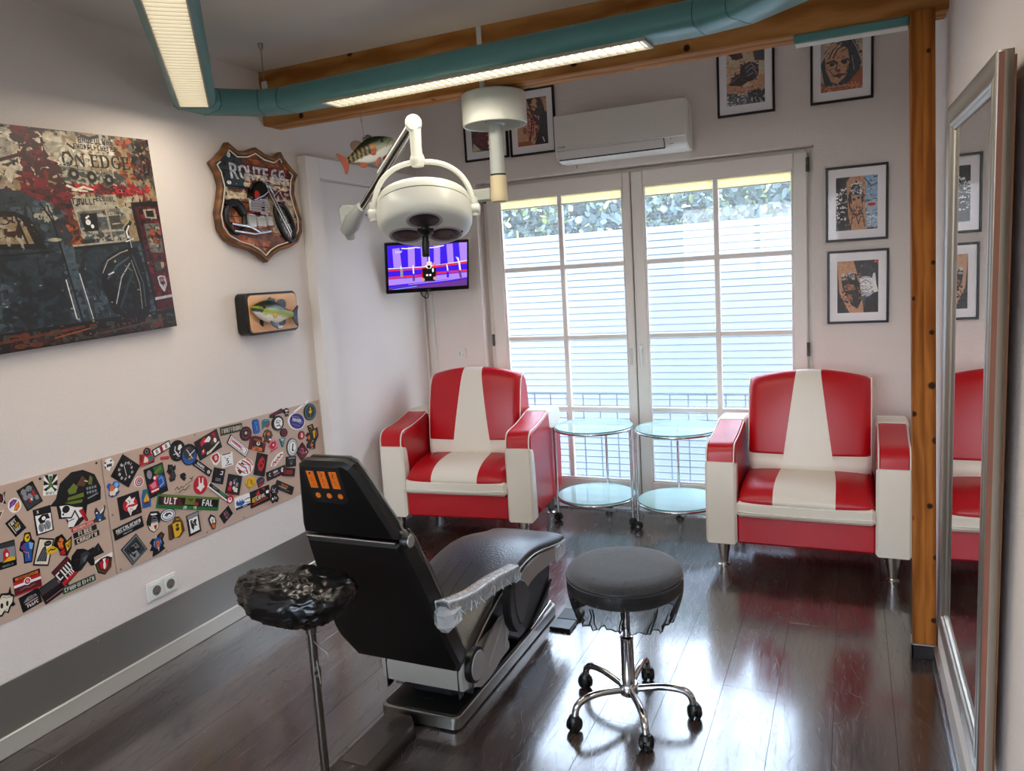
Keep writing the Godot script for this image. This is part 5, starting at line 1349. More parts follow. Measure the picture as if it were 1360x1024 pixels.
	stk("white card sticker with a blue hand and a black footer bar", 1.932, 0.561, 0.106, 0.062, -1, "Rw;rk,0,-.78,1,.2;pb,-.85,-.3,-.9,.2,-.7,.5,-.5,.1,-.4,.6,-.25,.1,-.1,.55,.0,.05,.15,.3,.2,-.3,-.2,-.55;lk,.14,.25,.2,.6,.3,.9,.25;lk,.1,.3,-.3,.9,-.4;zw,.2,-.78,.16,8")
	stk("black card sticker with red shapes and yellow brush lettering", 1.812, 0.553, 0.142, 0.082, 1, "Rk;pr,-.4,.5,-.1,.85,0,.3,-.3,.1;pr,.2,.85,.5,.9,.5,.5;py,-.85,-.4,-.8,.15,-.3,.25,-.4,-.2;zw,.05,-.05,.45,5;zk,-.55,-.05,.35,2;ew,.75,.2,.16,.2;ly,.08,-.7,-.45,.4,-.2;lr,.12,-.8,-.7,.7,-.5")
	stk("round yellow sticker with a black letter", 1.864, 0.641, 0.068, 0.051, -4, "Ey;lk,.12,-.8,-.3,-.7,.4,-.2,.8;tk,.05,0,.9,Q;ln,.1,.2,-.8,.7,-.4")
	stk("small purple and red crest sticker right of the round yellow one", 1.798, 0.623, 0.058, 0.052, -4, "Pd,-.9,.4,-.3,.95,.6,.9,1,.3,.8,-.5,-.5,-1;lv,.14,-.6,.4,.2,.5,.7,.3;ls,.12,-.5,.1,.5,.2;pr,-.5,-.3,.7,-.1,.6,-.5,-.4,-.8;lt,.1,.3,.7,.7,.4")
	stk("black cut-out sticker of two stacked grinning heads", 1.710, 0.537, 0.068, 0.097, -5, "Pk,-.8,.3,-.4,.9,.3,1,.8,.6,.9,0,.5,-.1,1,-.6,.6,-1,.1,-.8,-.4,-1,-.8,-.6,-.5,-.1;lw,.08,-.4,.6,0,.3,.4,.6;lw,.08,-.4,.2,.3,.15;ew,-.4,-.5,.18,.14;lw,.1,.0,-.3,.1,-.6;lw,.08,.3,-.4,.5,-.6;ls,.06,-.5,.4,-.2,.75")
	stk("long black strip sticker with white letters and a magenta underline", 1.678, 0.640, 0.142, 0.046, 2, "Rk;tw,-.7,.15,.8,C;zw,-.1,.35,.5,4;lp,.18,-.3,-.35,.3,-.25;ew,.68,.1,.18,.5;td,.68,.1,.5,O")
	stk("black square sticker with a grey bear face behind the recliner headrest", 1.557, 0.670, 0.078, 0.056, -10, "Rk;rs,.1,.65,.7,.12;ed,0,-.1,.5,.5;ls,.08,-.2,0,-.1,-.1;ls,.08,.2,0,.1,-.1;es,0,-.4,.16,.14")
	stk("black strip sticker with dark red letters beside the recliner headrest", 1.583, 0.619, 0.096, 0.044, -16, "Rk;zr,-.1,0,1,4")
	stk("black card sticker with glowing orange letters and a thin white line", 1.627, 0.547, 0.142, 0.043, -31, "Rk;zo,-.05,.35,.65,6;lw,.1,-.7,-.2,.2,-.15;ls,.08,-.5,-.5,.6,-.5")
	stk("torn white paper sticker with two black commas on the top edge", 1.434, 0.948, 0.141, 0.031, 9, "Pw,-1,-.6,1,.9,.9,.1,.2,-.4,-.8,-1;lk,.18,.1,-.2,.15,.2;lk,.18,.3,-.1,.4,.4,.45,-.1")
	stk("dark teal oval sticker with a gold figure near the top right corner", 1.363, 0.903, 0.101, 0.092, -8, "Ek;et,0,0,.9,.9;ek,0,0,.72,.74;py,-.1,.5,.1,.6,.15,.1,.4,.2,.1,-.2,-.1,-.2,-.3,.1,-.05,.1;pn,-.2,-.3,.2,-.3,.1,-.7,-.1,-.7;lt,.06,-.5,-.3,-.4,.4")
	stk("big navy oval sticker with a white rim and white script", 1.482, 0.873, 0.135, 0.091, -17, "Ew;eN,.03,.04,.9,.92;ls,.08,-.6,.5,.1,.55,.7,.0,.5,-.2,-.4,.2,-.6,.5;zw,0,.15,.35,6;ls,.06,-.5,-.35,.4,-.5;lv,.08,-.3,-.65,.3,-.7")
	stk("tiny black and white skull sticker beside the dark red hat", 1.553, 0.936, 0.046, 0.048, -2, "Pk,-.8,.6,0,1,.8,.6,.9,-.1,.5,-.4,.6,-.9,-.5,-.9,-.4,-.4,-.9,-.1;ew,-.2,.4,.3,.25;ew,.4,.35,.2,.2;lw,.12,-.4,-.2,.4,-.25;pr,-.2,-.6,.3,-.6,.1,-.85")
	stk("dark red hat shaped sticker above the round white face", 1.628, 0.945, 0.110, 0.032, 4, "Pk,-1,-.7,-.9,.3,.7,1,1,.3,.9,-.5,-.2,-.4,-.6,-1;pm,-.8,-.2,-.7,.25,.6,.75,.75,.1,-.3,-.2;lr,.12,-.5,.1,.5,.4")
	stk("round black sticker with a white face under the dark red hat", 1.628, 0.893, 0.090, 0.079, -4, "Ek;ew,.05,0,.7,.74;lk,.1,-.3,.3,0,.4;lk,.1,.2,.35,.4,.2;lk,.08,-.2,0,.2,.1,.1,-.2;lk,.14,-.3,-.35,.2,-.3,.4,-.5;es,-.2,.1,.15,.15")
	stk("small plain maroon disc sticker above the pale blue drop", 1.590, 0.834, 0.054, 0.047, -6, "Ek;em,0,0,.85,.85;ek,.05,0,.4,.4;lr,.1,-.2,.1,.2,.1")
	stk("small red oval sticker with a white drop left of the brown bears", 1.453, 0.791, 0.050, 0.047, -5, "Ek;er,0,0,.85,.88;pw,-.1,.5,.15,.5,.4,-.3,.0,-.6,-.3,-.3;er,.05,-.1,.14,.18")
	stk("pale blue pennant sticker pointing down", 1.609, 0.784, 0.044, 0.049, -6, "Pt,-1,.9,1,1,.2,-1,-.2,-.9;lB,.3,-.4,.6,.4,.3;ls,.2,0,0,.1,-.6;lw,.15,-.6,.7,.5,.75")
	stk("tall brown and gold cut-out sticker of two bears by the board's right end", 1.365, 0.783, 0.110, 0.104, -2, "Pk,-.6,.9,.2,1,.4,.4,.9,.5,1,-.4,.5,-1,.1,-.7,-.4,-1,-.9,-.6,-.6,-.3,-1,-.1,-.6,.2,-.3,0;py,.1,.2,.5,.3,.4,-.5,.2,-.6;po,-.7,-.2,-.4,-.1,-.4,-.6,-.7,-.5;ly,.1,-.4,.75,-.1,.8,.0,.5;ln,.12,-.3,.5,-.2,.1;lo,.08,.6,.2,.7,-.4")
	stk("small black cut-out sticker with an orange star below the bears", 1.379, 0.720, 0.077, 0.050, -9, "Pk,-1,.2,-.5,.9,.2,.6,.9,1,.8,-.9,.2,-1,-.5,-.7,-.9,-.6;po,0,.7,.15,.2,.5,.1,.2,-.1,.2,-.5,-.1,-.2,-.4,-.3,-.2,.1;es,.1,-.7,.3,.15")
	stk("round white and grey sticker with a single black stroke", 1.537, 0.743, 0.089, 0.100, -6, "Ed;es,0,0,.95,.95;ew,0,0,.8,.8;ed,.05,0,.68,.7;ew,.05,0,.6,.62;lk,.2,.1,.35,-.05,-.3,.15,-.35")
	stk("maroon diamond sticker with pink script half behind the recliner", 1.460, 0.700, 0.076, 0.071, -56, "Rk;rm,0,0,.85,.85;lp,.1,-.6,.1,-.2,.4,.1,0,.5,.2;lp,.08,-.5,-.3,.3,-.2;ew,.6,.55,.12,.12")


func armchairs() -> void:
	var grain := noise_tex(0.09, 3, 256, false, 4.0, FastNoiseLite.TYPE_CELLULAR, 4)
	var red := bumpy(mat("red vinyl", Color("b80816"), 0.33), grain, 9.0, 0.035)
	var cream := bumpy(mat("cream vinyl", Color("e9e0cf"), 0.38), grain, 9.0, 0.035)
	var a := make_armchair(red, cream)
	tag(a, "red and cream retro armchair in the room corner under the television", "armchair", "red and cream retro armchairs")
	a.position = Vector3(0.520, 0, 0.375)
	a.rotation.y = 0.085
	a.scale = Vector3.ONE * 1.025
	var b: Node3D = a.duplicate()
	b.name = "armchair"
	add_child(b, true)
	tag(b, "red and cream retro armchair beside the timber post and mirror", "armchair", "red and cream retro armchairs")
	b.position = Vector3(2.533, 0, 0.415)
	b.rotation.y = -0.017
	b.scale = Vector3.ONE


func make_armchair(red: Material, cream: Material) -> Node3D:
	var o := Node3D.new()
	o.name = "armchair"
	add_child(o, true)
	# legs
	var leg: ArrayMesh = Geo.new().put(lathe([Vector2(0, 0), Vector2(0.030, 0), Vector2(0.031, 0.005), Vector2(0.022, 0.009), Vector2(0.019, 0.014), Vector2(0.038, 0.132), Vector2(0.040, 0.137), Vector2(0, 0.137)], 24)).done()
	for p in [[-0.40, 0.335], [0.40, 0.335], [-0.40, -0.23], [0.40, -0.23]]:
		mi(o, "leg", leg, mat("brushed leg", Color(0.82, 0.82, 0.82), 0.24, 1.0), at(p[0], 0, p[1]))
	mi(o, "apron", Geo.new().put(bx(-0.327, 0.327, 0.135, 0.288, -0.25, 0.372, 0.012)), red)
	# seat: a cream band with piping, and three stripes on top
	mi(o, "seat_band", Geo.new().put(bx(-0.324, 0.324, 0.284, 0.368, 0.20, 0.402, 0.016)).put(bx(-0.324, 0.324, 0.284, 0.368, -0.25, 0.22, 0.01)), cream)
	var pip := []
	for i in 13:
		var x := -0.324 + 0.648 * i / 12
		pip.append(Vector3(x, 0.309 + 0.006 * (x / 0.3) * (x / 0.3), 0.4035))
	mi(o, "seat_piping", Geo.new().put(tube(pip, 0.0035, 6)), cream)
	var prof := soft(PackedVector2Array([Vector2(-0.24, 0.34), Vector2(-0.24, 0.44), Vector2(-0.12, 0.472), Vector2(0.08, 0.474), Vector2(0.24, 0.466), Vector2(0.34, 0.44), Vector2(0.392, 0.40), Vector2(0.404, 0.362), Vector2(0.38, 0.34)]), 2)
	var seat := func(x0: float, x1: float) -> Array:
		var rings := []
		for i in 9:
			var t := i / 8.0
			var r := PackedVector3Array()
			for q in prof:
				var k := lerpf(0.86, 1.0, smoothstep(-0.1, 0.38, q.x))
				var u0 := x0 * (k if absf(x0) < 0.3 else 1.0)
				var u1 := x1 * (k if absf(x1) < 0.3 else 1.0)
				var x := lerpf(u0, u1, t)
				var e := absf(x) / 0.322
				var drop := 0.02 * pow(e, 3.0) + 0.05 * maxf(0.0, e - 0.93) / 0.07
				r.append(Vector3(x, q.y - drop * smoothstep(0.37, 0.43, q.y), q.x - drop * 0.6 * smoothstep(0.3, 0.4, q.x)))
			rings.append(r)
		return strip(rings)
	mi(o, "seat_panel", Geo.new().put(seat.call(-0.322, -0.146)), red)
	mi(o, "seat_panel", Geo.new().put(seat.call(-0.146, 0.146)), cream)
	mi(o, "seat_panel", Geo.new().put(seat.call(0.146, 0.322)), red)
	for s in [-1, 1]:
		var p := []
		for q in [Vector2(-0.08, 0.472), Vector2(0.1, 0.47), Vector2(0.24, 0.459), Vector2(0.33, 0.435), Vector2(0.376, 0.402), Vector2(0.393, 0.372)]:
			p.append(Vector3(s * 0.235, q.y - 0.004, q.x))
		mi(o, "seat_seam", Geo.new().put(tube(smooth_path(p, 4), 0.0016, 5)), red)
	# backrest
	var half := func(y: float) -> float: return lerpf(0.132, 0.062, clampf((y - 0.46) / 0.52, 0.0, 1.0))
	var back := func(pr: PackedVector2Array, side: int) -> Array:
		var rings := []
		for i in 11:
			var t := i / 10.0
			var r := PackedVector3Array()
			for q in pr:
				var b: float = half.call(q.y)
				var x := lerpf(-b, b, t) if side == 0 else lerpf(b, 0.306, t) * side
				var e := absf(x) / 0.306
				var y := q.y
				if y > 0.56:
					y = 0.56 + (y - 0.56) * (1.0 - 0.115 * e * e)
				var edge := maxf(0.0, e - 0.9) / 0.1
				r.append(Vector3(x, y - 0.012 * edge * edge * smoothstep(0.8, 0.95, q.y), q.x + 0.022 * (1.0 - e * e) - 0.03 * edge * edge * smoothstep(-0.12, -0.02, q.x)))
			rings.append(r)
		return strip(rings)
	var low := PackedVector2Array([Vector2(0.075, 0.44), Vector2(0.068, 0.50), Vector2(0.06, 0.547), Vector2(-0.20, 0.547), Vector2(-0.215, 0.44)])
	var upper := soft(PackedVector2Array([Vector2(0.058, 0.56), Vector2(0.048, 0.65), Vector2(0.026, 0.78), Vector2(0.004, 0.88), Vector2(-0.016, 0.95), Vector2(-0.055, 0.992), Vector2(-0.105, 0.985), Vector2(-0.145, 0.93), Vector2(-0.165, 0.80), Vector2(-0.195, 0.56)]), 2, false)
	upper.insert(0, Vector2(0.06, 0.545))
	upper.append(Vector2(-0.20, 0.545))
	var full := upper.duplicate()
	full.remove_at(full.size() - 1)
	full.remove_at(0)
	full.append_array([Vector2(-0.215, 0.44), Vector2(0.075, 0.44), Vector2(0.068, 0.50)])
	mi(o, "backrest_panel", Geo.new().put(back.call(upper, -1)), red)
	mi(o, "backrest_panel", Geo.new().put(back.call(full, 0)), cream)
	mi(o, "backrest_panel", Geo.new().put(back.call(upper, 1)), red)
	mi(o, "backrest_lower_panel", Geo.new().put(back.call(low, -1)), cream)
	mi(o, "backrest_lower_panel", Geo.new().put(back.call(low, 1)), cream)
	mi(o, "backrest_shell", Geo.new().put(bx(-0.30, 0.30, 0.15, 0.46, -0.255, -0.05, 0.02)), red)
	for s in [-1, 1]:
		var p := []
		for q in [Vector2(0.06, 0.45), Vector2(0.05, 0.56), Vector2(0.038, 0.65), Vector2(0.016, 0.765), Vector2(-0.008, 0.852), Vector2(-0.03, 0.905), Vector2(-0.065, 0.932), Vector2(-0.11, 0.925)]:
			p.append(Vector3(s * 0.304, q.y, q.x - 0.022))
		mi(o, "backrest_piping", Geo.new().put(tube(smooth_path(p, 4), 0.0042, 6)), cream)
		p = []
		for q in [Vector2(0.045, 0.62), Vector2(0.024, 0.76), Vector2(0.003, 0.86), Vector2(-0.02, 0.93)]:
			p.append(Vector3(s * 0.2, q.y - (0.05 if q.y > 0.9 else 0.02), q.x + 0.0135))
		mi(o, "backrest_seam", Geo.new().put(tube(smooth_path(p, 4), 0.0015, 5)), red)
		# arms: red body, cream front wrap and cream rear cap
		var turn := Transform3D(Basis(Vector3(0, 0, 1), Vector3(0, 1, 0), Vector3(1, 0, 0)), Vector3.ZERO)
		var x0 := 0.326 if s > 0 else -0.478
		var arm := soft(PackedVector2Array([Vector2(0.378, 0.14), Vector2(0.382, 0.60), Vector2(0.37, 0.64), Vector2(0.33, 0.665), Vector2(0.22, 0.672), Vector2(0.10, 0.690), Vector2(0.0, 0.712), Vector2(-0.02, 0.712), Vector2(-0.04, 0.66), Vector2(-0.27, 0.62), Vector2(-0.275, 0.30), Vector2(-0.23, 0.14)]), 1)
		mi(o, "arm", Geo.new().put(ext(arm, 0.152, 0.016), Transform3D(Basis(), Vector3(x0, 0, 0)) * turn), red)
		var wrap := PackedVector2Array([Vector2(0.389, 0.133), Vector2(0.39, 0.568), Vector2(0.345, 0.568), Vector2(0.326, 0.556), Vector2(0.316, 0.53), Vector2(0.306, 0.45), Vector2(0.29, 0.133)])
		mi(o, "arm_front", Geo.new().put(ext(wrap, 0.157, 0.012), Transform3D(Basis(), Vector3(x0 - 0.0025, 0, 0)) * turn), cream)
		var cap := soft(PackedVector2Array([Vector2(0.008, 0.715), Vector2(-0.08, 0.722), Vector2(-0.24, 0.712), Vector2(-0.278, 0.69), Vector2(-0.28, 0.58), Vector2(-0.02, 0.58), Vector2(-0.006, 0.66)]), 1)
		mi(o, "arm_rear_cap", Geo.new().put(ext(cap, 0.155, 0.012), Transform3D(Basis(), Vector3(x0 - 0.0015, 0, 0)) * turn), cream)
		for e in [x0 + 0.008, x0 + 0.144]:
			p = []
			for q in [Vector2(0.383, 0.568), Vector2(0.38, 0.605), Vector2(0.366, 0.637), Vector2(0.33, 0.6575), Vector2(0.22, 0.6665), Vector2(0.10, 0.6845), Vector2(0.01, 0.705)]:
				p.append(Vector3(e, q.y, q.x))
			mi(o, "arm_piping", Geo.new().put(tube(smooth_path(p, 4), 0.0042, 6)), cream)
	return o


func side_tables() -> void:
	var top := mat("mint glass", Color(0.80, 0.96, 0.94, 0.40), 0.03)
	top.transparency = BaseMaterial3D.TRANSPARENCY_ALPHA
	var edge := mat("glass edge", Color(0.25, 0.55, 0.52), 0.15)
	var o := Node3D.new()
	o.name = "side_table"
	add_child(o, true)
	var r := 0.246
	var hs := [0.624, 0.182]
	for i in 2:
		var y: float = hs[i]
		var d := mi(o, ["glass_top", "glass_shelf"][i], Geo.new().put(lathe([Vector2(0, y - 0.008), Vector2(r - 0.002, y - 0.008), Vector2(r, y - 0.006), Vector2(r, y - 0.002), Vector2(r - 0.002, y), Vector2(0, y)], 48)), top)
		mi(d, "glass_rim", Geo.new().put(lathe([Vector2(r, y - 0.0075), Vector2(r + 0.0012, y - 0.006), Vector2(r + 0.0012, y - 0.002), Vector2(r, y - 0.0005)], 48)), edge)
		var ring := []
		for k in 48:
			ring.append(Vector3(cos(TAU * k / 48) * (r - 0.003), y - 0.0155, sin(TAU * k / 48) * (r - 0.003)))
		mi(o, "chrome_ring", Geo.new().put(tube(ring, 0.0075, 8, true)), CHROME)
	for a in [12.0, 168.0, 270.0]:
		var c := Vector3(cos(deg_to_rad(a)), 0, sin(deg_to_rad(a))) * (r + 0.006)
		mi(o, "leg", Geo.new().put(tube([c + Vector3(0, 0.05, 0), c + Vector3(0, 0.613, 0)], 0.0085, 12)), CHROME)
		var k := mi(o, "caster", Geo.new().put(lathe([Vector2(0, -0.019), Vector2(0.020, -0.019), Vector2(0.0265, -0.012), Vector2(0.0265, -0.003), Vector2(0.020, -0.001), Vector2(0.020, 0.001), Vector2(0.0265, 0.003), Vector2(0.0265, 0.012), Vector2(0.020, 0.019), Vector2(0, 0.019)], 24), Transform3D(Basis(Vector3.UP, deg_to_rad(a * 3.7)) * Basis(Vector3.FORWARD, PI / 2), c + Vector3(0, 0.0265, 0))), BLACK)
		mi(k, "fork", Geo.new().put(bx(-0.012, 0.012, 0.03, 0.056, -0.012, 0.012, 0.004), Transform3D(Basis(), c)), BLACK)
		mi(k, "hub_cap", Geo.new().put(lathe([Vector2(0, -0.0205), Vector2(0.008, -0.0205), Vector2(0.008, 0.0205), Vector2(0, 0.0205)], 14), Transform3D(Basis(Vector3.UP, deg_to_rad(a * 3.7)) * Basis(Vector3.FORWARD, PI / 2), c + Vector3(0, 0.0265, 0))), CHROME)
	tag(o, "round two tier glass and chrome side table next to the corner armchair", "side table", "round glass side tables")
	o.position = Vector3(1.264, 0, 0.205)
	var b: Node3D = o.duplicate()
	b.name = "side_table"
	add_child(b, true)
	tag(b, "round two tier glass and chrome side table next to the armchair by the post", "side table", "round glass side tables")
	b.position = Vector3(1.788, 0, 0.215)
	b.rotation.y = 0.2


func recliner() -> void:
	var O := Vector3(1.32, 0, 2.1)
	var o := thing("treatment_chair", "black reclining treatment chair with grey base seen from behind", "treatment chair", O)
	var shell_m := mat("recliner black shell", Color(0.018, 0.018, 0.019), 0.36)
	var hide := mat("recliner leather", Color(0.045, 0.047, 0.052), 0.36, 0.0, 0.7)
	bumpy(hide, noise_tex(0.06, 4, 256, false, 4.0, FastNoiseLite.TYPE_SIMPLEX_SMOOTH, 9), 5.0, 0.12)
	var grey := mat("recliner grey", Color(0.60, 0.575, 0.54), 0.36, 0.1)
	var dark := mat("recliner dark grey", Color(0.10, 0.10, 0.105), 0.35)
	var film := mat("cling film", Color(0.93, 0.94, 0.94, 0.30), 0.2)
	film.transparency = BaseMaterial3D.TRANSPARENCY_ALPHA
	film.normal_enabled = true
	film.normal_texture = noise_tex(0.03, 3, 256, true, 9.0, FastNoiseLite.TYPE_CELLULAR, 3)
	film.normal_scale = 1.2
	film.uv1_triplanar = true
	film.uv1_scale = Vector3.ONE * 6.0
	# side profiles are drawn in (z, y) with z towards the camera and extruded along x
	var turn := func(x: float) -> Transform3D: return Transform3D(Basis(Vector3(0, 0, 1), Vector3(0, 1, 0), Vector3(1, 0, 0)), Vector3(x, 0, 0))
	var prof := func(pts: Array) -> PackedVector2Array:
		var p := PackedVector2Array()
		for q in pts:
			p.append(Vector2(q[0] - O.z, q[1]))
		return p
	# base plate on the floor
	var plate := Geo.new()
	var bp := rrect(0.325, 1.0, 0.03, 4)
	plate.put(ext(bp, 0.05, 0.004), Transform3D(Basis(Vector3.RIGHT, -PI / 2), Vector3(0, 0.004, -0.05)))
	mi(o, "base_plate", plate, STEEL)
	mi(o, "base_mat", Geo.new().put(ext(rrect(0.300, 0.975, 0.02, 4), 0.004, 0.001), Transform3D(Basis(Vector3.RIGHT, -PI / 2), Vector3(0, 0.0535, -0.05))), mat("base mat", Color(0.03, 0.028, 0.027), 0.5))
	mi(o, "base_button", Geo.new().put(bx(-0.02, 0.02, 0.057, 0.061, 0.36, 0.372, 0.002)), BLACK)
	# column housing
	var col := soft(prof.call([[2.50, 0.098], [2.505, 0.225], [2.44, 0.245], [2.24, 0.26], [2.16, 0.22], [2.10, 0.12], [2.14, 0.092]]), 1)
	mi(o, "housing", Geo.new().put(ext(col, 0.356, 0.014), turn.call(-0.178)), grey)
	mi(o, "housing_seam", Geo.new().put(bx(-0.1795, 0.1795, 0.10, 0.235, 0.352, 0.3545)).put(bx(-0.150, -0.147, 0.10, 0.23, 0.37, 0.4065)).put(bx(0.147, 0.150, 0.10, 0.23, 0.37, 0.4065)), dark)
	mi(o, "column", Geo.new().put(bx(-0.10, 0.10, 0.05, 0.14, -0.10, 0.34, 0.02)), dark)
	var lg := Geo.new()
	for e in art("zk,0,0,1.6,8", 0.028, 0.0055):
		lg.flat(e[0], 0, lin(e[1]), true)
	mi(o, "maker_lettering", lg, PRINT, Transform3D(Basis(), Vector3(-0.085, 0.125, 0.4062)))
	# black under-frame and grey seat carrier
	mi(o, "under_frame", Geo.new().put(ext(prof.call([[2.46, 0.24], [2.30, 0.33], [2.05, 0.40], [1.75, 0.38], [1.60, 0.31], [1.66, 0.08], [2.0, 0.085], [2.2, 0.20]]), 0.33, 0.01), turn.call(-0.165)), BLACK)
	var side := soft(prof.call([[2.08, 0.31], [1.98, 0.375], [1.80, 0.385], [1.60, 0.345], [1.50, 0.315], [1.50, 0.275], [1.66, 0.285], [1.85, 0.30], [2.0, 0.27], [2.07, 0.26]]), 1)
	for s in [-1, 1]:
		mi(o, "seat_carrier", Geo.new().put(ext(side, 0.028, 0.005), turn.call(0.158 if s > 0 else -0.186)), grey)
	mi(o, "film_wrap", Geo.new().put(bx(-0.19, 0.195, 0.268, 0.345, -0.625, -0.50, 0.008)), film)
	var skirt := soft(prof.call([[2.46, 0.19], [2.38, 0.235], [2.22, 0.285], [2.15, 0.275], [2.13, 0.2], [2.2, 0.13], [2.30, 0.10], [2.44, 0.10]]), 1)
	mi(o, "side_cover", Geo.new().put(ext(skirt, 0.012, 0.003), turn.call(0.178)), grey)
	mi(o, "side_cover_line", Geo.new().put(tube([Vector3(0.1905, 0.27, 0.09), Vector3(0.1905, 0.20, 0.18), Vector3(0.1905, 0.15, 0.24)], 0.002, 5)).put(tube([Vector3(0.1905, 0.26, 0.05), Vector3(0.1905, 0.15, 0.09)], 0.002, 5)), mat("pale line", Color(0.8, 0.79, 0.76), 0.4))
	# front box with the lever
	mi(o, "front_box", Geo.new().put(ext(prof.call([[1.66, 0.09], [1.62, 0.275], [1.80, 0.285], [1.86, 0.10]]), 0.31, 0.006), turn.call(-0.155)), mat("recliner front grey", Color(0.33, 0.33, 0.33), 0.3, 0.3))
	mi(o, "lever", Geo.new().put(tube([Vector3(0.168, 0.095, -0.24), Vector3(0.172, 0.13, -0.33), Vector3(0.172, 0.20, -0.47)], [0.006, 0.009, 0.005], 8)), BLACK)
	mi(o, "lever_rod", Geo.new().put(tube([Vector3(0.168, 0.075, -0.22), Vector3(0.170, 0.105, -0.45)], 0.006, 8)), CHROME)
	# seat pad: rises towards the knees and dips at the front
	var line := [[2.50, 0.285], [2.40, 0.335], [2.29, 0.380], [2.18, 0.412], [2.03, 0.438], [1.90, 0.445], [1.78, 0.432], [1.64, 0.402], [1.52, 0.378], [1.475, 0.374]]
	var rings := []
	for i in 37:
		var t := i / 36.0 * (line.size() - 1)
		var j := mini(int(t), line.size() - 2)
		var f := t - j
		var p0: Array = line[maxi(j - 1, 0)]
		var p1: Array = line[j]
		var p2: Array = line[j + 1]
		var p3: Array = line[mini(j + 2, line.size() - 1)]
		var z := cubic_interpolate(p1[0], p2[0], p0[0], p3[0], f)
		var y := cubic_interpolate(p1[1], p2[1], p0[1], p3[1], f)
		var hw := 0.192 - 0.004 * smoothstep(1.75, 1.45, z)
		var endk := smoothstep(0.0, 0.05, i / 36.0) * smoothstep(0.0, 0.04, 1.0 - i / 36.0)
		var r := PackedVector3Array()
		for k in 28:
			var a := TAU * k / 28
			var cx := signf(cos(a)) * pow(absf(cos(a)), 0.45)
			var cy := signf(sin(a)) * pow(absf(sin(a)), 0.6)
			var crown := 0.022 * (1.0 - cx * cx) * smoothstep(1.46, 1.8, z) if cy > 0 else 0.0
			r.append(Vector3(cx * hw, y - 0.026 + cy * 0.026 * lerpf(0.35, 1.0, endk) + crown, z - O.z))
		rings.append(r)
	mi(o, "seat", Geo.new().put(strip(rings)), hide)
	mi(o, "seat_trim", Geo.new().put(tube(rings.map(func(q): return q[0] + Vector3(0.001, -0.012, 0)), 0.004, 6)).put(tube(rings.map(func(q): return q[14] + Vector3(-0.001, -0.012, 0)), 0.004, 6)), STEEL)
	var seam_m := mat("seam thread", Color(0.16, 0.16, 0.165), 0.6)
	for k in 6:
		var x := -0.13 + k * 0.052
		var p := []
		for q in [[2.34, 0.362], [2.26, 0.391], [2.18, 0.4125], [2.10, 0.4275]]:
			p.append(Vector3(x, q[1] + 0.022 * (1.0 - pow(x / 0.192, 2.0)) - 0.0005 - 0.0018 * absf(x) / 0.13, q[0] - O.z))
		mi(o, "seat_seam", Geo.new().put(tube(smooth_path(p, 4), 0.0016, 5)), seam_m)
	# backrest: a plate leaning back towards the camera
	var b0 := Vector3(0, 0.262, 2.595 - O.z)
	var b1 := Vector3(0, 0.80, 2.845 - O.z)
	var lean := (b1 - b0).normalized()
	var nrm := Vector3.RIGHT.cross(lean).normalized()
	var bx_ := Basis(Vector3.RIGHT, lean, nrm)
	var L := b0.distance_to(b1)
	var lower := PackedVector2Array([Vector2(-0.205, -0.004), Vector2(0.20, -0.012), Vector2(0.216, 0.03), Vector2(0.206, 0.12), Vector2(0.172, L - 0.012), Vector2(-0.182, L - 0.012), Vector2(-0.252, 0.15), Vector2(-0.248, 0.10)])
	mi(o, "backrest_shell", Geo.new().put(ext(lower, 0.075, 0.012), Transform3D(bx_, b0 - nrm * 0.075)), shell_m)
	var cush := PackedVector2Array([Vector2(-0.18, 0.03), Vector2(0.18, 0.03), Vector2(0.16, L + 0.01), Vector2(-0.16, L + 0.01)])
	mi(o, "backrest_cushion", Geo.new().put(ext(soft(cush, 2), 0.055, 0.018), Transform3D(bx_, b0 - nrm * 0.128)), hide)
	for s in [-1, 1]:
		mi(o, "backrest_trim", Geo.new().put(tube([Vector3(s * 0.200, 0.06, -0.078), Vector3(s * 0.196, 0.14, -0.078), Vector3(s * 0.176, L - 0.05, -0.078), Vector3(s * 0.166, L - 0.012, -0.075)], 0.0035, 6), Transform3D(bx_, b0)), STEEL)
	# headrest section, tilted a little less
	var b2 := Vector3(0, 1.062, 2.930 - O.z)
	var up2 := (b2 - b1).normalized()
	var n2 := Vector3.RIGHT.cross(up2).normalized()
	var hb := Basis(Vector3.RIGHT, up2, n2)
	var L2 := b1.distance_to(b2)
	var head := PackedVector2Array([Vector2(-0.180, 0.004), Vector2(0.172, 0.004), Vector2(0.163, 0.04), Vector2(0.098, L2 - 0.05), Vector2(0.080, L2 - 0.014), Vector2(0.054, L2), Vector2(-0.088, L2), Vector2(-0.112, L2 - 0.014), Vector2(-0.124, L2 - 0.05), Vector2(-0.176, 0.04)])
	mi(o, "headrest_shell", Geo.new().put(ext(head, 0.042, 0.012), Transform3D(hb, b1 - n2 * 0.042)), shell_m)
	mi(o, "headrest_cushion", Geo.new().put(ext(inset(head, 0.006), 0.03, 0.012), Transform3D(hb, b1 - n2 * 0.068)), hide)
	for s in [-1, 1]:
		mi(o, "headrest_trim", Geo.new().put(tube([Vector3(s * 0.168, 0.012, -0.045), Vector3(s * 0.163, 0.05, -0.045), Vector3(0.097 if s > 0 else -0.123, L2 - 0.05, -0.045), Vector3(0.079 if s > 0 else -0.111, L2 - 0.014, -0.045)], 0.0035, 6), Transform3D(hb, b1)), STEEL)
	mi(o, "hinge_bar", Geo.new().put(tube([Vector3(-0.165, 0.0, 0.002), Vector3(0.165, 0.0, 0.002)], 0.0055, 8), Transform3D(hb, b1)), CHROME)
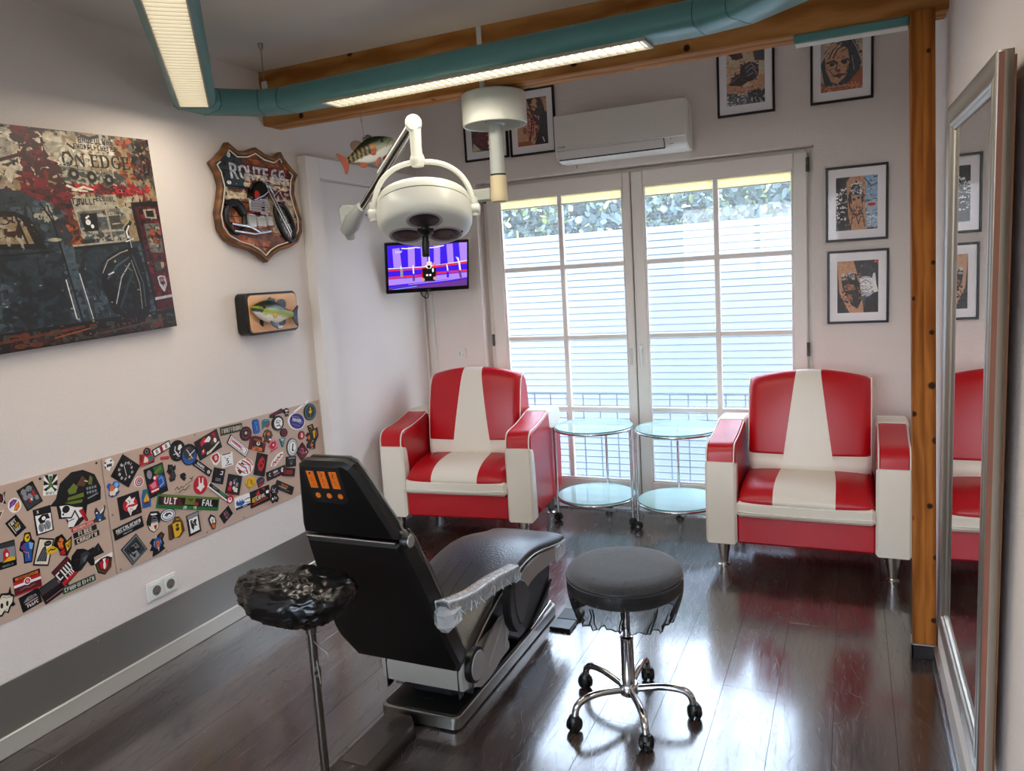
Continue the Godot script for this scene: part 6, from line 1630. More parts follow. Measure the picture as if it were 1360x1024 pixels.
	var disc := func(c: Vector3, r: float, nm: String) -> void:
		mi(o, nm, Geo.new().put(lathe([Vector2(0, -0.012), Vector2(r, -0.012), Vector2(r, 0.008), Vector2(r * 0.9, 0.012), Vector2(0, 0.012)], 28), Transform3D(Basis(Vector3.FORWARD, PI / 2), c)), BLACK)
		mi(o, nm + "_cap", Geo.new().put(lathe([Vector2(0, 0), Vector2(r * 0.84, 0), Vector2(r * 0.8, 0.004), Vector2(0, 0.005)], 28), Transform3D(Basis(Vector3.FORWARD, PI / 2), c + Vector3(0.0115, 0, 0))), mat("hinge cap", Color(0.62, 0.61, 0.59), 0.35, 0.3))
	disc.call(Vector3(0.182, 0.797, b1.z - 0.035), 0.024, "upper_hinge")
	disc.call(Vector3(0.214, 0.236, 2.49 - O.z), 0.062, "lower_hinge")
	# orange label panel on the headrest
	var lab := mat("label orange", Color("d96a10"), 0.45)
	var lp := Transform3D(hb, b1)
	mi(o, "label_panel", Geo.new().put(ext(PackedVector2Array([Vector2(-0.068, 0.135), Vector2(0.035, 0.13), Vector2(0.052, 0.15), Vector2(0.052, L2 - 0.012), Vector2(-0.082, L2 - 0.012), Vector2(-0.082, 0.155)]), 0.0025, 0.001), lp * at(-0.012, 0, -0.0005)), dark)
	for k in 3:
		var x := -0.068 + k * 0.041
		mi(o, "orange_label", Geo.new().put(bx(x - 0.014, x + 0.014, 0.187, L2 - 0.028, 0.001, 0.005, 0.002), lp), lab)
		mi(o, "orange_dot", Geo.new().put(lathe([Vector2(0, 0), Vector2(0.0095, 0), Vector2(0.009, 0.002), Vector2(0, 0.0024)], 18), lp * Transform3D(Basis(Vector3.RIGHT, PI / 2), Vector3(x + 0.003, 0.160, 0.0018))), lab)
		var sym := Geo.new()
		for e in art(["ek,0,.45,.3,.12;lk,.14,-.2,.0,.3,-.1;lk,.14,-.2,-.25,.3,-.3;ek,.1,-.7,.12,.06", "lk,.18,-.3,.6,.3,.3,-.3,.1;lk,.14,-.3,-.1,.3,-.2;lk,.14,-.3,-.3,.3,-.4;ek,0,-.7,.14,.06", "lk,.2,.0,.6,.3,.35,-.3,.2,.2,.0;lk,.14,-.2,-.3,.3,-.35;lk,.14,-.2,-.6,.3,-.65"][k], 0.012, 0.035):
			sym.flat(e[0], 0, lin(e[1]), e[2])
		mi(o, "label_symbol", sym, PRINT, lp * at(x, 0.225, 0.0053))
	# right armrest in cling film, with its paddle
	var arm := [Vector3(0.225, 0.535, 0.60), Vector3(0.232, 0.518, 0.53), Vector3(0.235, 0.500, 0.43), Vector3(0.235, 0.482, 0.24), Vector3(0.235, 0.452, 0.06)]
	var ar := []
	var fr := []
	for i in arm.size():
		for pair in [[ar, 0.022, 0.026], [fr, 0.027, 0.0315]]:
			var r := PackedVector3Array()
			for q in soft(rrect(pair[1] * 2, pair[2] * 2, 0.012, 3), 0):
				r.append(arm[i] + Vector3(q.x, q.y, q.y * 0.22))
			pair[0].append(r)
	mi(o, "armrest", Geo.new().put(strip(ar)), dark)
	mi(o, "armrest_film", Geo.new().put(strip(fr)), film)
	var wr := Geo.new()
	for k in 9:
		var t := 0.06 + k * 0.1
		var j := mini(int(t * 4), 3)
		var c: Vector3 = arm[j].lerp(arm[j + 1], t * 4 - j)
		wr.put(tube([c + Vector3(-0.028, 0.022 - 0.01 * (k % 2), 0.014), c + Vector3(0.0, 0.034, 0.01), c + Vector3(0.029, 0.0, -0.015 + 0.02 * (k % 3)), c + Vector3(0.026, -0.032, -0.012)], 0.0013, 4))
	mi(o, "film_crease", wr, mat("film crease", Color(0.85, 0.86, 0.86), 0.3))
	mi(o, "armrest_pivot", Geo.new().put(bx(0.19, 0.262, 0.455, 0.545, 0.52, 0.625, 0.024)), film)
	var pad := soft(prof.call([[2.20, 0.42], [2.11, 0.41], [2.03, 0.33], [2.10, 0.235], [2.15, 0.225], [2.19, 0.30]]), 1)
	mi(o, "armrest_paddle", Geo.new().put(ext(pad, 0.03, 0.006), turn.call(0.215)), mat("paddle grey", Color(0.2, 0.2, 0.2), 0.35))
	mi(o, "paddle_edge", Geo.new().put(ext(soft(prof.call([[2.235, 0.40], [2.195, 0.42], [2.185, 0.30], [2.145, 0.222], [2.19, 0.21], [2.24, 0.28]]), 1), 0.034, 0.006), turn.call(0.21)), BLACK)


func stool() -> void:
	var o := thing("rolling_stool", "black round rolling stool with a chrome five star base", "stool", Vector3(2.012, 0, 2.235))
	var cloth := bumpy(mat("stool cloth", Color(0.060, 0.064, 0.080), 0.42), noise_tex(0.2, 2, 256, false, 4.0, FastNoiseLite.TYPE_CELLULAR, 12), 9.0, 0.5)
	cloth.rim_enabled = true
	cloth.rim = 1.0
	cloth.rim_tint = 0.2
	var lift := at(0, 0.028, 0)
	mi(o, "seat", Geo.new().put(lathe([Vector2(0, 0.435), Vector2(0.185, 0.435), Vector2(0.196, 0.445), Vector2(0.201, 0.47), Vector2(0.203, 0.495), Vector2(0.200, 0.51), Vector2(0.19, 0.523), Vector2(0.16, 0.534), Vector2(0.10, 0.541), Vector2(0, 0.543)], 48)), cloth, lift)
	var ring := []
	for k in 48:
		ring.append(Vector3(cos(TAU * k / 48) * 0.2025, 0.497, sin(TAU * k / 48) * 0.2025))
	mi(o, "piping", Geo.new().put(tube(ring, 0.003, 6, true)), mat("stool piping", Color(0.08, 0.085, 0.1), 0.35), lift)
	mi(o, "seat_plate", Geo.new().put(bx(-0.08, 0.08, 0.418, 0.436, -0.08, 0.08, 0.006)), BLACK, lift)
	# plastic cover hanging in folds below the seat
	var cover := mat("smoky plastic cover", Color(0.12, 0.105, 0.09, 0.55), 0.22)
	cover.transparency = BaseMaterial3D.TRANSPARENCY_ALPHA
	var rn := RandomNumberGenerator.new()
	rn.seed = 4
	var n := 120
	var low := []
	for k in n:
		low.append(rn.randf())
	var rings := []
	for l in 6:
		var t := l / 5.0
		var r := PackedVector3Array()
		for k in n:
			var a := TAU * k / n
			var w := sin(a * 23.0 + sin(a * 5.0) * 2.0) * 0.008 * t + sin(a * 41.0 + 1.3) * 0.004 * t
			var rad := lerpf(0.2035, 0.165, t * t) + w
			r.append(Vector3(cos(a) * rad, lerpf(0.488, 0.362, t) - (0.022 * low[k / 3 * 3] + 0.01 * sin(a * 3.0)) * t, sin(a) * rad))
		rings.append(r)
	mi(o, "plastic_cover", Geo.new().put(strip(rings, true, false), Transform3D.IDENTITY, false), cover, lift)
	for k in 22:
		var i := (k * 11 + 3) % n
		mi(o, "cover_fold", Geo.new().put(tube([rings[2][i] * 1.003, rings[3][i] * Vector3(1.003, 1, 1.003), rings[4][(i + 1) % n], rings[5][(i + 1) % n]], 0.0024, 4)), BLACK, lift)
	mi(o, "cover_hem", Geo.new().put(tube(Array(rings[5]), 0.0024, 4, true)), BLACK, lift)
	mi(o, "height_lever", Geo.new().put(tube([Vector3(-0.03, 0.415, 0.02), Vector3(-0.13, 0.40, 0.07)], 0.005, 8)).put(tube([Vector3(-0.125, 0.401, 0.068), Vector3(-0.165, 0.39, 0.086)], [0.012, 0.016], 12)), BLACK, lift)
	mi(o, "gas_lift", Geo.new().put(lathe([Vector2(0, 0.26), Vector2(0.0135, 0.26), Vector2(0.0135, 0.448), Vector2(0, 0.448)], 20)), CHROME)
	mi(o, "column", Geo.new().put(lathe([Vector2(0, 0.08), Vector2(0.026, 0.08), Vector2(0.026, 0.11), Vector2(0.0235, 0.115), Vector2(0.0225, 0.275), Vector2(0.024, 0.278), Vector2(0.024, 0.286), Vector2(0.018, 0.29), Vector2(0, 0.29)], 24)), CHROME)
	mi(o, "hub", Geo.new().put(lathe([Vector2(0, 0.07), Vector2(0.03, 0.07), Vector2(0.035, 0.078), Vector2(0.036, 0.105), Vector2(0.03, 0.114), Vector2(0, 0.114)], 24)), CHROME)
	for a in [-7.0, 61.0, 131.0, -152.0, -87.0]:
		var d := Vector3(cos(deg_to_rad(a)), 0, sin(deg_to_rad(a)))
		var p := smooth_path([d * 0.03 + Vector3(0, 0.093, 0), d * 0.12 + Vector3(0, 0.108, 0), d * 0.185 + Vector3(0, 0.104, 0), d * 0.215 + Vector3(0, 0.085, 0), d * 0.224 + Vector3(0, 0.055, 0)], 5)
		mi(o, "leg", Geo.new().put(tube(p, 0.0125, 12)), CHROME)
		var yaw := Basis(Vector3.UP, deg_to_rad(a * 2.3 + 40.0))
		var c := d * 0.228
		var k := mi(o, "caster", Geo.new().put(lathe([Vector2(0, -0.024), Vector2(0.016, -0.024), Vector2(0.0245, -0.017), Vector2(0.026, -0.006), Vector2(0.018, -0.003), Vector2(0.018, 0.003), Vector2(0.026, 0.006), Vector2(0.0245, 0.017), Vector2(0.016, 0.024), Vector2(0, 0.024)], 24), Transform3D(yaw * Basis(Vector3.FORWARD, PI / 2), c + Vector3(0, 0.026, 0))), BLACK)
		mi(k, "caster_hood", Geo.new().put(lathe([Vector2(0, -0.005), Vector2(0.02, -0.004), Vector2(0.0235, 0.006), Vector2(0.017, 0.02), Vector2(0, 0.024)], 16), Transform3D(yaw, c + Vector3(0, 0.035, 0))), BLACK)


func armrest_stand() -> void:
	var o := thing("armrest_stand", "padded armrest stand wrapped in crumpled black plastic on a thin steel pole", "armrest", Vector3(1.305, 0, 3.05))
	var bag := mat("black bin bag", Color(0.010, 0.010, 0.011), 0.27, 0.0, 0.5)
	var f := FastNoiseLite.new()
	f.seed = 15
	f.noise_type = FastNoiseLite.TYPE_CELLULAR
	f.cellular_return_type = FastNoiseLite.RETURN_DISTANCE2_SUB
	f.frequency = 19.0
	f.fractal_octaves = 2
	var rings := []
	var c0 := Vector3(-0.056, 0.708, 0.0)
	for i in 49:
		var v := PI * i / 48.0
		var r := PackedVector3Array()
		for k in 96:
			var u := TAU * k / 96.0
			var d := Vector3(sin(v) * cos(u), cos(v), sin(v) * sin(u))
			var cx := signf(d.x) * pow(absf(d.x), 0.75)
			var cz := signf(d.z) * pow(absf(d.z), 0.7)
			var cy := signf(d.y) * pow(absf(d.y), 0.8)
			var p := Vector3(cx * 0.200, cy * (0.055 if cy > 0 else 0.078), cz * 0.125)
			# the left end narrows to a point, the gathered underside hangs lower in the middle
			p.z *= 1.0 - 0.75 * maxf(0.0, -cx - 0.3)
			if cy < 0:
				p.y -= 0.035 * maxf(0.0, 1.0 - absf(p.x - 0.03) / 0.16) * maxf(0.0, 1.0 - absf(cz))
			var k1 := f.get_noise_3d(p.x, p.y * 1.4, p.z) * 0.5 + f.get_noise_3d(p.x * 2.3 + 4.0, p.y * 3.0, p.z * 2.3) * 0.22
			p += d * (k1 + 0.45) * 0.038
			r.append(c0 + p)
		rings.append(r)
	mi(o, "pad_in_plastic", Geo.new().put(strip(rings)), bag)
	mi(o, "pole", Geo.new().put(tube([Vector3(0, 0.03, 0), Vector3(0, 0.68, 0)], 0.0125, 16)), mat("worn steel", Color(0.45, 0.42, 0.38), 0.3, 1.0))
	mi(o, "collar", Geo.new().put(lathe([Vector2(0.012, 0.585), Vector2(0.0155, 0.587), Vector2(0.0155, 0.615), Vector2(0.012, 0.617)], 16)), mat("worn steel", Color.WHITE))
	mi(o, "clamp_wire", Geo.new().put(tube(smooth_path([Vector3(0.012, 0.565, 0.006), Vector3(0.04, 0.55, 0.012), Vector3(0.062, 0.535, 0.012), Vector3(0.05, 0.515, 0.012)], 4), 0.0022, 6)), STEEL)
	mi(o, "clamp", Geo.new().put(bx(0.008, 0.024, 0.455, 0.49, -0.002, 0.014, 0.004)).put(tube([Vector3(0.02, 0.51, 0.013), Vector3(0.028, 0.44, 0.013)], 0.003, 6)), STEEL)
	mi(o, "clamp_screw", Geo.new().put(lathe([Vector2(0, 0), Vector2(0.005, 0), Vector2(0.005, 0.006), Vector2(0, 0.006)], 10), Transform3D(Basis(Vector3.RIGHT, PI / 2), Vector3(0.016, 0.472, 0.013))), BLACK)
	for a in [40.0, 160.0, 280.0]:
		var d := Vector3(cos(deg_to_rad(a)), 0, sin(deg_to_rad(a)))
		mi(o, "foot", Geo.new().put(tube([Vector3(0, 0.05, 0), d * 0.08 + Vector3(0, 0.035, 0), d * 0.2 + Vector3(0, 0.011, 0)], 0.009, 10)), mat("worn steel", Color.WHITE))


func surgical_lamp() -> void:
	var white := mat("lamp enamel", Color(0.84, 0.85, 0.81), 0.28)
	var pale := mat("lamp enamel grey", Color(0.66, 0.68, 0.66), 0.32)
	var o := thing("surgical_lamp", "cream round operating lamp on a jointed arm under a ceiling canister", "lamp", Vector3(1.262, 2.407, 1.43))
	var P := func(x: float, y: float, z: float) -> Vector3: return Vector3(x, y, z) - Vector3(1.262, 2.407, 1.43)
	mi(o, "canister", Geo.new().put(lathe([Vector2(0, -0.012), Vector2(0.135, -0.012), Vector2(0.1445, -0.018), Vector2(0.1465, -0.028), Vector2(0.1465, -0.150), Vector2(0.143, -0.153), Vector2(0.139, -0.150), Vector2(0.139, -0.03), Vector2(0, -0.03)], 48)), white)
	mi(o, "canister_stud", Geo.new().put(lathe([Vector2(0, -0.014), Vector2(0.02, -0.014), Vector2(0.02, 0.0), Vector2(0, 0.0)], 12)), STEEL)
	mi(o, "cable_duct", Geo.new().put(bx(-0.03, -0.008, 0.002, 0.262, 0.067, 0.079, 0.002)), WHITE)
	mi(o, "ceiling_rod", Geo.new().put(tube([Vector3(-0.019, -0.02, 0.074), Vector3(-0.019, 0.01, 0.074)], 0.006, 8)), WHITE)
	mi(o, "pole_collar", Geo.new().put(lathe([Vector2(0, -0.125), Vector2(0.043, -0.125), Vector2(0.047, -0.132), Vector2(0.045, -0.146), Vector2(0.036, -0.152), Vector2(0, -0.152)], 24)), pale)
	mi(o, "pole", Geo.new().put(lathe([Vector2(0, -0.03), Vector2(0.033, -0.03), Vector2(0.033, -0.25), Vector2(0.035, -0.37), Vector2(0, -0.37)], 24)), pale)
	mi(o, "pole_ring", Geo.new().put(lathe([Vector2(0, -0.366), Vector2(0.0365, -0.366), Vector2(0.0365, -0.374), Vector2(0, -0.374)], 24)), BLACK)
	mi(o, "elbow", Geo.new().put(lathe([Vector2(0, -0.374), Vector2(0.038, -0.374), Vector2(0.039, -0.46), Vector2(0.041, -0.47), Vector2(0.038, -0.488), Vector2(0.03, -0.493), Vector2(0, -0.493)], 24)), mat("aged plastic", Color("c9bb98"), 0.4))
	# horizontal arm back to the left, bracket, then the spring arm up to the knuckle
	var e0: Vector3 = P.call(1.225, 1.955, 1.43)
	var e1: Vector3 = P.call(0.478, 1.935, 1.52)
	var hx := along(e0, e1)
	mi(o, "horizontal_arm", Geo.new().put(box(Vector3(0.035, 0.058, e0.distance_to(e1)), 0.008), hx), pale)
	var k0: Vector3 = P.call(0.528, 1.872, 1.56)
	var k1: Vector3 = P.call(1.052, 2.235, 1.80)
	# bracket plate: a wedge that hangs below the arm end
	var bb := Basis((e0 - e1).normalized(), Vector3.UP, (e0 - e1).normalized().cross(Vector3.UP).normalized())
	mi(o, "bracket", Geo.new().put(ext(soft(PackedVector2Array([Vector2(-0.03, 0.035), Vector2(0.05, 0.03), Vector2(0.05, -0.01), Vector2(-0.005, -0.03), Vector2(0.03, -0.12), Vector2(0.01, -0.14), Vector2(-0.01, -0.125), Vector2(-0.035, -0.03)]), 1), 0.05, 0.008), Transform3D(bb, e1 - bb.z * 0.025)), pale)
	var d := (k1 - k0).normalized()
	var sock := k0 + d * 0.10
	mi(o, "arm_socket", Geo.new().put(tube([k0 - d * 0.055, k0, sock, sock + d * 0.03], [0.034, 0.042, 0.03, 0.025], 16)), pale)
	var side := d.cross(Vector3.UP).normalized()
	var over := side.cross(d)
	for s in [-1, 1]:
		mi(o, "arm_rail", Geo.new().put(tube([sock + over * s * 0.014, k1 + over * s * 0.014], 0.0075, 10)), CHROME)
	mi(o, "arm_cover", Geo.new().put(tube([sock + d * 0.02, k1], 0.009, 8)), BLACK)
	mi(o, "arm_sleeve", Geo.new().put(tube([k1 - d * 0.34 + over * 0.026, k1 + over * 0.02], 0.007, 10)), white)
	mi(o, "knuckle", Geo.new().put(lathe([Vector2(0, -0.028), Vector2(0.028, -0.028), Vector2(0.035, -0.02), Vector2(0.035, 0.02), Vector2(0.028, 0.028), Vector2(0, 0.028)], 24), Transform3D(Basis(Vector3.UP, 0.5) * Basis(Vector3.RIGHT, PI / 2) , k1)), white)
	var yk: Vector3 = P.call(1.058, 2.082, 1.80)
	mi(o, "drop_tube", Geo.new().put(tube([k1 + Vector3(0.006, -0.005, 0), Vector3(yk.x - 0.002, yk.y + 0.06, yk.z), yk], [0.026, 0.024, 0.026], 20)), white)
	mi(o, "drop_collar", Geo.new().put(lathe([Vector2(0, 0.015), Vector2(0.028, 0.015), Vector2(0.028, 0.024), Vector2(0, 0.024)], 20), Transform3D(Basis(), yk)), white)
	mi(o, "yoke_hub", Geo.new().put(lathe([Vector2(0, -0.026), Vector2(0.024, -0.024), Vector2(0.034, 0.0), Vector2(0.03, 0.016), Vector2(0, 0.02)], 24), Transform3D(Basis(), yk)), white)
	# head, turned and tilted so that its lenses face the middle of the room
	var hc: Vector3 = P.call(1.074, 1.870, 1.80)
	var face := Basis(Vector3.UP, 0.5)
	var hb := face * Basis(Vector3(0, 0, 1), -0.02) * Basis(Vector3.RIGHT, -0.36)
	var H := Transform3D(hb.scaled_local(Vector3(0.81, 0.95, 0.81)), hc)
	var R := 0.2
	var arcp := []
	for i in 25:
		var a := PI * i / 24.0
		arcp.append(Vector3(signf(cos(a)) * pow(absf(cos(a)), 0.85) * (R + 0.012), 0.0 + pow(sin(a), 0.9) * 0.208, -0.008 * sin(a)))
	mi(o, "yoke", Geo.new().put(tube(arcp, 0.0115, 12), Transform3D(face, hc)), white)
	mi(o, "head_top", Geo.new().put(lathe([Vector2(0, 0.105), Vector2(0.12, 0.10), Vector2(0.19, 0.085), Vector2(0.232, 0.066), Vector2(0.245, 0.045), Vector2(0.246, 0.022), Vector2(0, 0.022)], 56), H), white)
	mi(o, "head_seam", Geo.new().put(lathe([Vector2(0, 0.015), Vector2(0.242, 0.015), Vector2(0.242, 0.023), Vector2(0, 0.023)], 56), H), mat("lamp seam", Color(0.16, 0.16, 0.16), 0.5))
	mi(o, "head_body", Geo.new().put(lathe([Vector2(0, 0.016), Vector2(0.249, 0.016), Vector2(0.25, -0.02), Vector2(0.247, -0.055), Vector2(0.236, -0.078), Vector2(0.215, -0.088), Vector2(0, -0.088)], 56), H), white)
	for s in [-1, 1]:
		mi(o, "yoke_pivot", Geo.new().put(lathe([Vector2(0, -0.02), Vector2(0.02, -0.02), Vector2(0.025, -0.01), Vector2(0.025, 0.014), Vector2(0.018, 0.022), Vector2(0, 0.024)], 20), Transform3D(face * Basis(Vector3(0, 0, 1), -s * PI / 2), hc + face.x * s * (R + 0.016))), white)
		mi(o, "pivot_cap", Geo.new().put(tube([hc + face.x * s * (R + 0.014) + Vector3(0, 0.05, 0), hc + face.x * s * (R + 0.014) + Vector3(0, -0.028, 0)], [0.015, 0.020], 16)), white)
	var lens := mat("lamp lens", Color(0.13, 0.125, 0.155), 0.3, 0.0, 0.4)
	for a in [90.0, 210.0, 330.0]:
		var q := Vector3(cos(deg_to_rad(a)), 0, sin(deg_to_rad(a))) * 0.118
		mi(o, "lens_rim", Geo.new().put(lathe([Vector2(0.079, -0.086), Vector2(0.094, -0.086), Vector2(0.094, -0.091), Vector2(0.088, -0.094), Vector2(0.079, -0.091), Vector2(0.079, -0.086)], 36), H * Transform3D(Basis(), q)), mat("lens rim", Color(0.62, 0.58, 0.6), 0.3))
		mi(o, "lens", Geo.new().put(lathe([Vector2(0, -0.087), Vector2(0.079, -0.087), Vector2(0.076, -0.0895), Vector2(0.04, -0.0905), Vector2(0, -0.091)], 36), H * Transform3D(Basis(), q)), lens)
	mi(o, "handle_collar", Geo.new().put(lathe([Vector2(0, -0.086), Vector2(0.045, -0.087), Vector2(0.042, -0.1), Vector2(0.024, -0.112), Vector2(0, -0.112)], 24), H), BLACK)
	mi(o, "handle", Geo.new().put(lathe([Vector2(0, -0.09), Vector2(0.0145, -0.09), Vector2(0.014, -0.12), Vector2(0.0165, -0.13), Vector2(0.016, -0.185), Vector2(0.013, -0.19), Vector2(0, -0.191)], 20), Transform3D(Basis(Vector3(0, 0, 1), -0.05), hc)), BLACK)
	for k in 3:
		mi(o, "push_button", Geo.new().put(lathe([Vector2(0, -0.086), Vector2(0.0105, -0.087), Vector2(0.0095, -0.0925), Vector2(0, -0.093)], 16), H * Transform3D(Basis(), Vector3(0.135 + k * 0.026, 0, -0.075 + k * 0.022))), BLACK)


func air_conditioner() -> void:
	var o := thing("air_conditioner", "white split air conditioner on the wall above the window", "air conditioner", Vector3(1.4935, 2.378, 0.0))
	var w := 0.79
	var turn := Transform3D(Basis(Vector3(0, 0, 1), Vector3(0, 1, 0), Vector3(1, 0, 0)), Vector3(-w / 2, 0, 0))
	var prof := PackedVector2Array([Vector2(0.0, -0.135), Vector2(0.10, -0.139), Vector2(0.15, -0.13), Vector2(0.185, -0.108), Vector2(0.2, -0.075), Vector2(0.205, -0.03), Vector2(0.205, 0.128), Vector2(0.198, 0.136), Vector2(0.0, 0.136)])
	mi(o, "body", Geo.new().put(ext(prof, w, 0.008), turn), mat("conditioner white", Color(0.87, 0.86, 0.83), 0.4))
	mi(o, "front_panel", Geo.new().put(bx(-w / 2 + 0.002, w / 2 - 0.003, -0.065, 0.132, 0.2, 0.2085, 0.003)), mat("conditioner white", Color.WHITE))
	mi(o, "panel_lip", Geo.new().put(bx(-w / 2 + 0.002, w / 2 - 0.003, -0.073, -0.064, 0.198, 0.2105, 0.003)), mat("conditioner lip", Color(0.93, 0.92, 0.9), 0.3))
	var fb := Basis(Vector3.RIGHT, 0.42)
	mi(o, "air_flap", Geo.new().put(box(Vector3(0.64, 0.052, 0.006), 0.002), Transform3D(fb, Vector3(-0.055, -0.098, 0.1965))), mat("conditioner flap", Color(0.82, 0.81, 0.79), 0.35))
	mi(o, "outlet_gap", Geo.new().put(box(Vector3(0.645, 0.006, 0.01)), Transform3D(fb, Vector3(-0.053, -0.1245, 0.182))).put(box(Vector3(0.003, 0.05, 0.01)), Transform3D(fb, Vector3(0.268, -0.098, 0.193))), BLACK)
	mi(o, "outlet_top_gap", Geo.new().put(box(Vector3(0.645, 0.0025, 0.01)), Transform3D(fb, Vector3(-0.053, -0.0745, 0.203))), mat("conditioner shade", Color(0.5, 0.49, 0.47), 0.5))
	var lg := Geo.new()
	for e in art("zk,0,0,1.7,7", 0.026, 0.0055):
		lg.flat(e[0], 0, lin(Color(0.25, 0.25, 0.27)), true)
	mi(o, "maker_lettering", lg, PRINT, Transform3D(Basis(), Vector3(-w / 2 + 0.045, -0.052, 0.2089)))
	mi(o, "indicator", Geo.new().put(bx(0.305, 0.308, -0.085, -0.077, 0.196, 0.206)).put(bx(0.295, 0.318, -0.109, -0.1065, 0.17, 0.1895)), mat("conditioner shade", Color.WHITE))
	for k in 8:
		mi(o, "side_vent", Geo.new().put(bx(w / 2 - 0.001, w / 2 + 0.0008, 0.08 - k * 0.016, 0.09 - k * 0.016, 0.11, 0.116)), mat("conditioner shade", Color.WHITE))
	mi(o, "drain_stub", Geo.new().put(bx(-w / 2 + 0.066, -w / 2 + 0.07, -0.158, -0.136, 0.0, 0.004)), mat("conditioner shade", Color.WHITE))


func television() -> void:
	var o := thing("television", "small black wall television tilted down, showing a blue and lilac stage", "television", Vector3(0.268, 1.668, 0.391))
	o.basis = Basis(Vector3.UP, 0.737) * Basis(Vector3.RIGHT, 0.248)
	var w := 0.545
	var h := 0.325
	mi(o, "bezel", Geo.new().put(ext(rrect(w, h, 0.006), 0.03, 0.004), at(0, 0, -0.03)), mat("television black", Color(0.012, 0.012, 0.013), 0.22))
	mi(o, "rear_housing", Geo.new().put(bx(-0.19, 0.19, -0.12, 0.08, -0.06, -0.028, 0.012)), BLACK)
	var ops := "RV;pL,-.88,.85,-.7,.88,-.66,.0,-.86,.0;pL,-.5,.9,-.33,.9,-.33,.0,-.5,0;pL,-.18,.95,-.02,.95,-.02,0,-.16,0;pL,.15,.95,.31,.95,.31,0,.15,0;pL,.47,.95,.63,.97,.66,.05,.5,.05;pL,.79,1,1,1,1,.12,.83,.1;lw,.05,-.65,.85,-.5,.83,-.3,.87,-.2,.85;lw,.05,.0,.82,.2,.84,.4,.9;zw,-.72,.7,.1,4;lw,.04,-1,-.03,-.2,-.03,.2,0,1,.16;lR,.1,-1,-.13,-.2,-.12,.15,-.05,1,.08;rV,0,-.25,1,.1;lR,.1,-1,-.45,-.2,-.42,.15,-.35,1,-.3;pL,-1,-.52,-.2,-.5,.2,-.45,1,-.38,1,-.62,-1,-.8;pv,-1,-.9,1,-.62,1,-1,-1,-1;lV,.06,-.9,-.95,.2,-.8,1,-.68;lL,.04,-.5,-.8,.5,-.7,.9,-.62;lB,.03,-.9,-1,-.3,-.9;" \
		+ "er,.02,-.36,.2,.32;pk,-.15,-.1,.2,-.1,.17,-.7,-.12,-.7;pw,-.1,.05,.12,.05,.06,-.12,-.02,-.12;ek,.02,-.02,.04,.08;ec,.03,.12,.07,.1;ew,.03,.3,.02,.14;ep,.16,.08,.05,.08;ep,-.1,.06,.04,.06;ew,-.03,-.42,.03,.05;ew,.05,-.42,.03,.05;eh,-.13,-.62,.04,.08;eh,.16,-.58,.04,.08;ew,.12,-.2,.025,.1;lw,.05,-.68,.05,-.68,-.4;ls,.1,-.66,-.1,-.66,-.42;lw,.06,-.38,.05,-.37,-.3;lv,.1,-.37,-.4,-.37,-.62;lw,.06,.48,.0,.5,-.25;lV,.1,.5,-.35,.5,-.55;lw,.08,.76,.3,.8,.05,.82,-.25;lv,.1,.8,-.3,.84,-.6;lc,.04,.72,.35,.78,.15"
	var sm := mat("television screen", Color(0.01, 0.01, 0.012), 0.2)
	sm.emission_enabled = true
	sm.emission_texture = picture(ops, 520, 292)
	sm.emission_energy_multiplier = 1.0
	sm.emission_operator = BaseMaterial3D.EMISSION_OP_MULTIPLY
	sm.emission = Color.WHITE
	var g := Geo.new()
	g.uvf = func(p: Vector3) -> Vector2: return Vector2(p.x / 0.515 + 0.5, 0.5 - (p.y - 0.006) / 0.282)
	g.put(bx(-0.2575, 0.2575, -0.135, 0.147, -0.002, 0.0008))
	mi(o, "screen", g, sm)
	var L := AreaLight3D.new()
	L.name = "screen_light"
	L.area_size = Vector2(0.5, 0.27)
	L.light_color = Color(0.5, 0.4, 1.0)
	L.light_energy = 0.012
	L.area_range = 10.0
	L.area_attenuation = 2.0
	L.shadow_enabled = true
	L.transform = Transform3D(Basis(Vector3.UP, PI), Vector3(0, 0, 0.004))
	o.add_child(L, true)
	mi(o, "maker_dash", Geo.new().put(bx(-0.012, 0.012, -0.152, -0.149, -0.001, 0.0006)), mat("dash grey", Color(0.4, 0.4, 0.42), 0.4))
	mi(o, "indicator_light", Geo.new().put(bx(0.098, 0.103, -0.166, -0.160, -0.012, -0.004, 0.001)), WHITE)
	mi(o, "wall_arm", Geo.new().put(tube([Vector3(0, 0.0, -0.055), Vector3(0.08, 0.03, -0.17), Vector3(-0.02, 0.06, -0.26)], 0.014, 8)), BLACK)
	mi(o, "cable", Geo.new().put(tube(smooth_path([Vector3(-0.05, -0.13, -0.05), Vector3(-0.04, -0.185, -0.04), Vector3(-0.01, -0.215, -0.035), Vector3(0.005, -0.20, -0.035), Vector3(-0.005, -0.165, -0.04), Vector3(-0.03, -0.15, -0.05)], 5), 0.0035, 6)).put(tube(smooth_path([Vector3(-0.03, -0.15, -0.05), Vector3(-0.035, -0.195, -0.045), Vector3(-0.01, -0.205, -0.042), Vector3(0.0, -0.14, -0.05)], 5), 0.003, 6)), BLACK)
	var tr := thing("cable_trunking", "thin white cable trunking running down the corner below the television", "trunking", Vector3(0.055, 0, 0.0))
	mi(tr, "trunking", Geo.new().put(bx(-0.008, 0.012, 0.3, 1.52, 0.0, 0.012, 0.003)), WHITE)


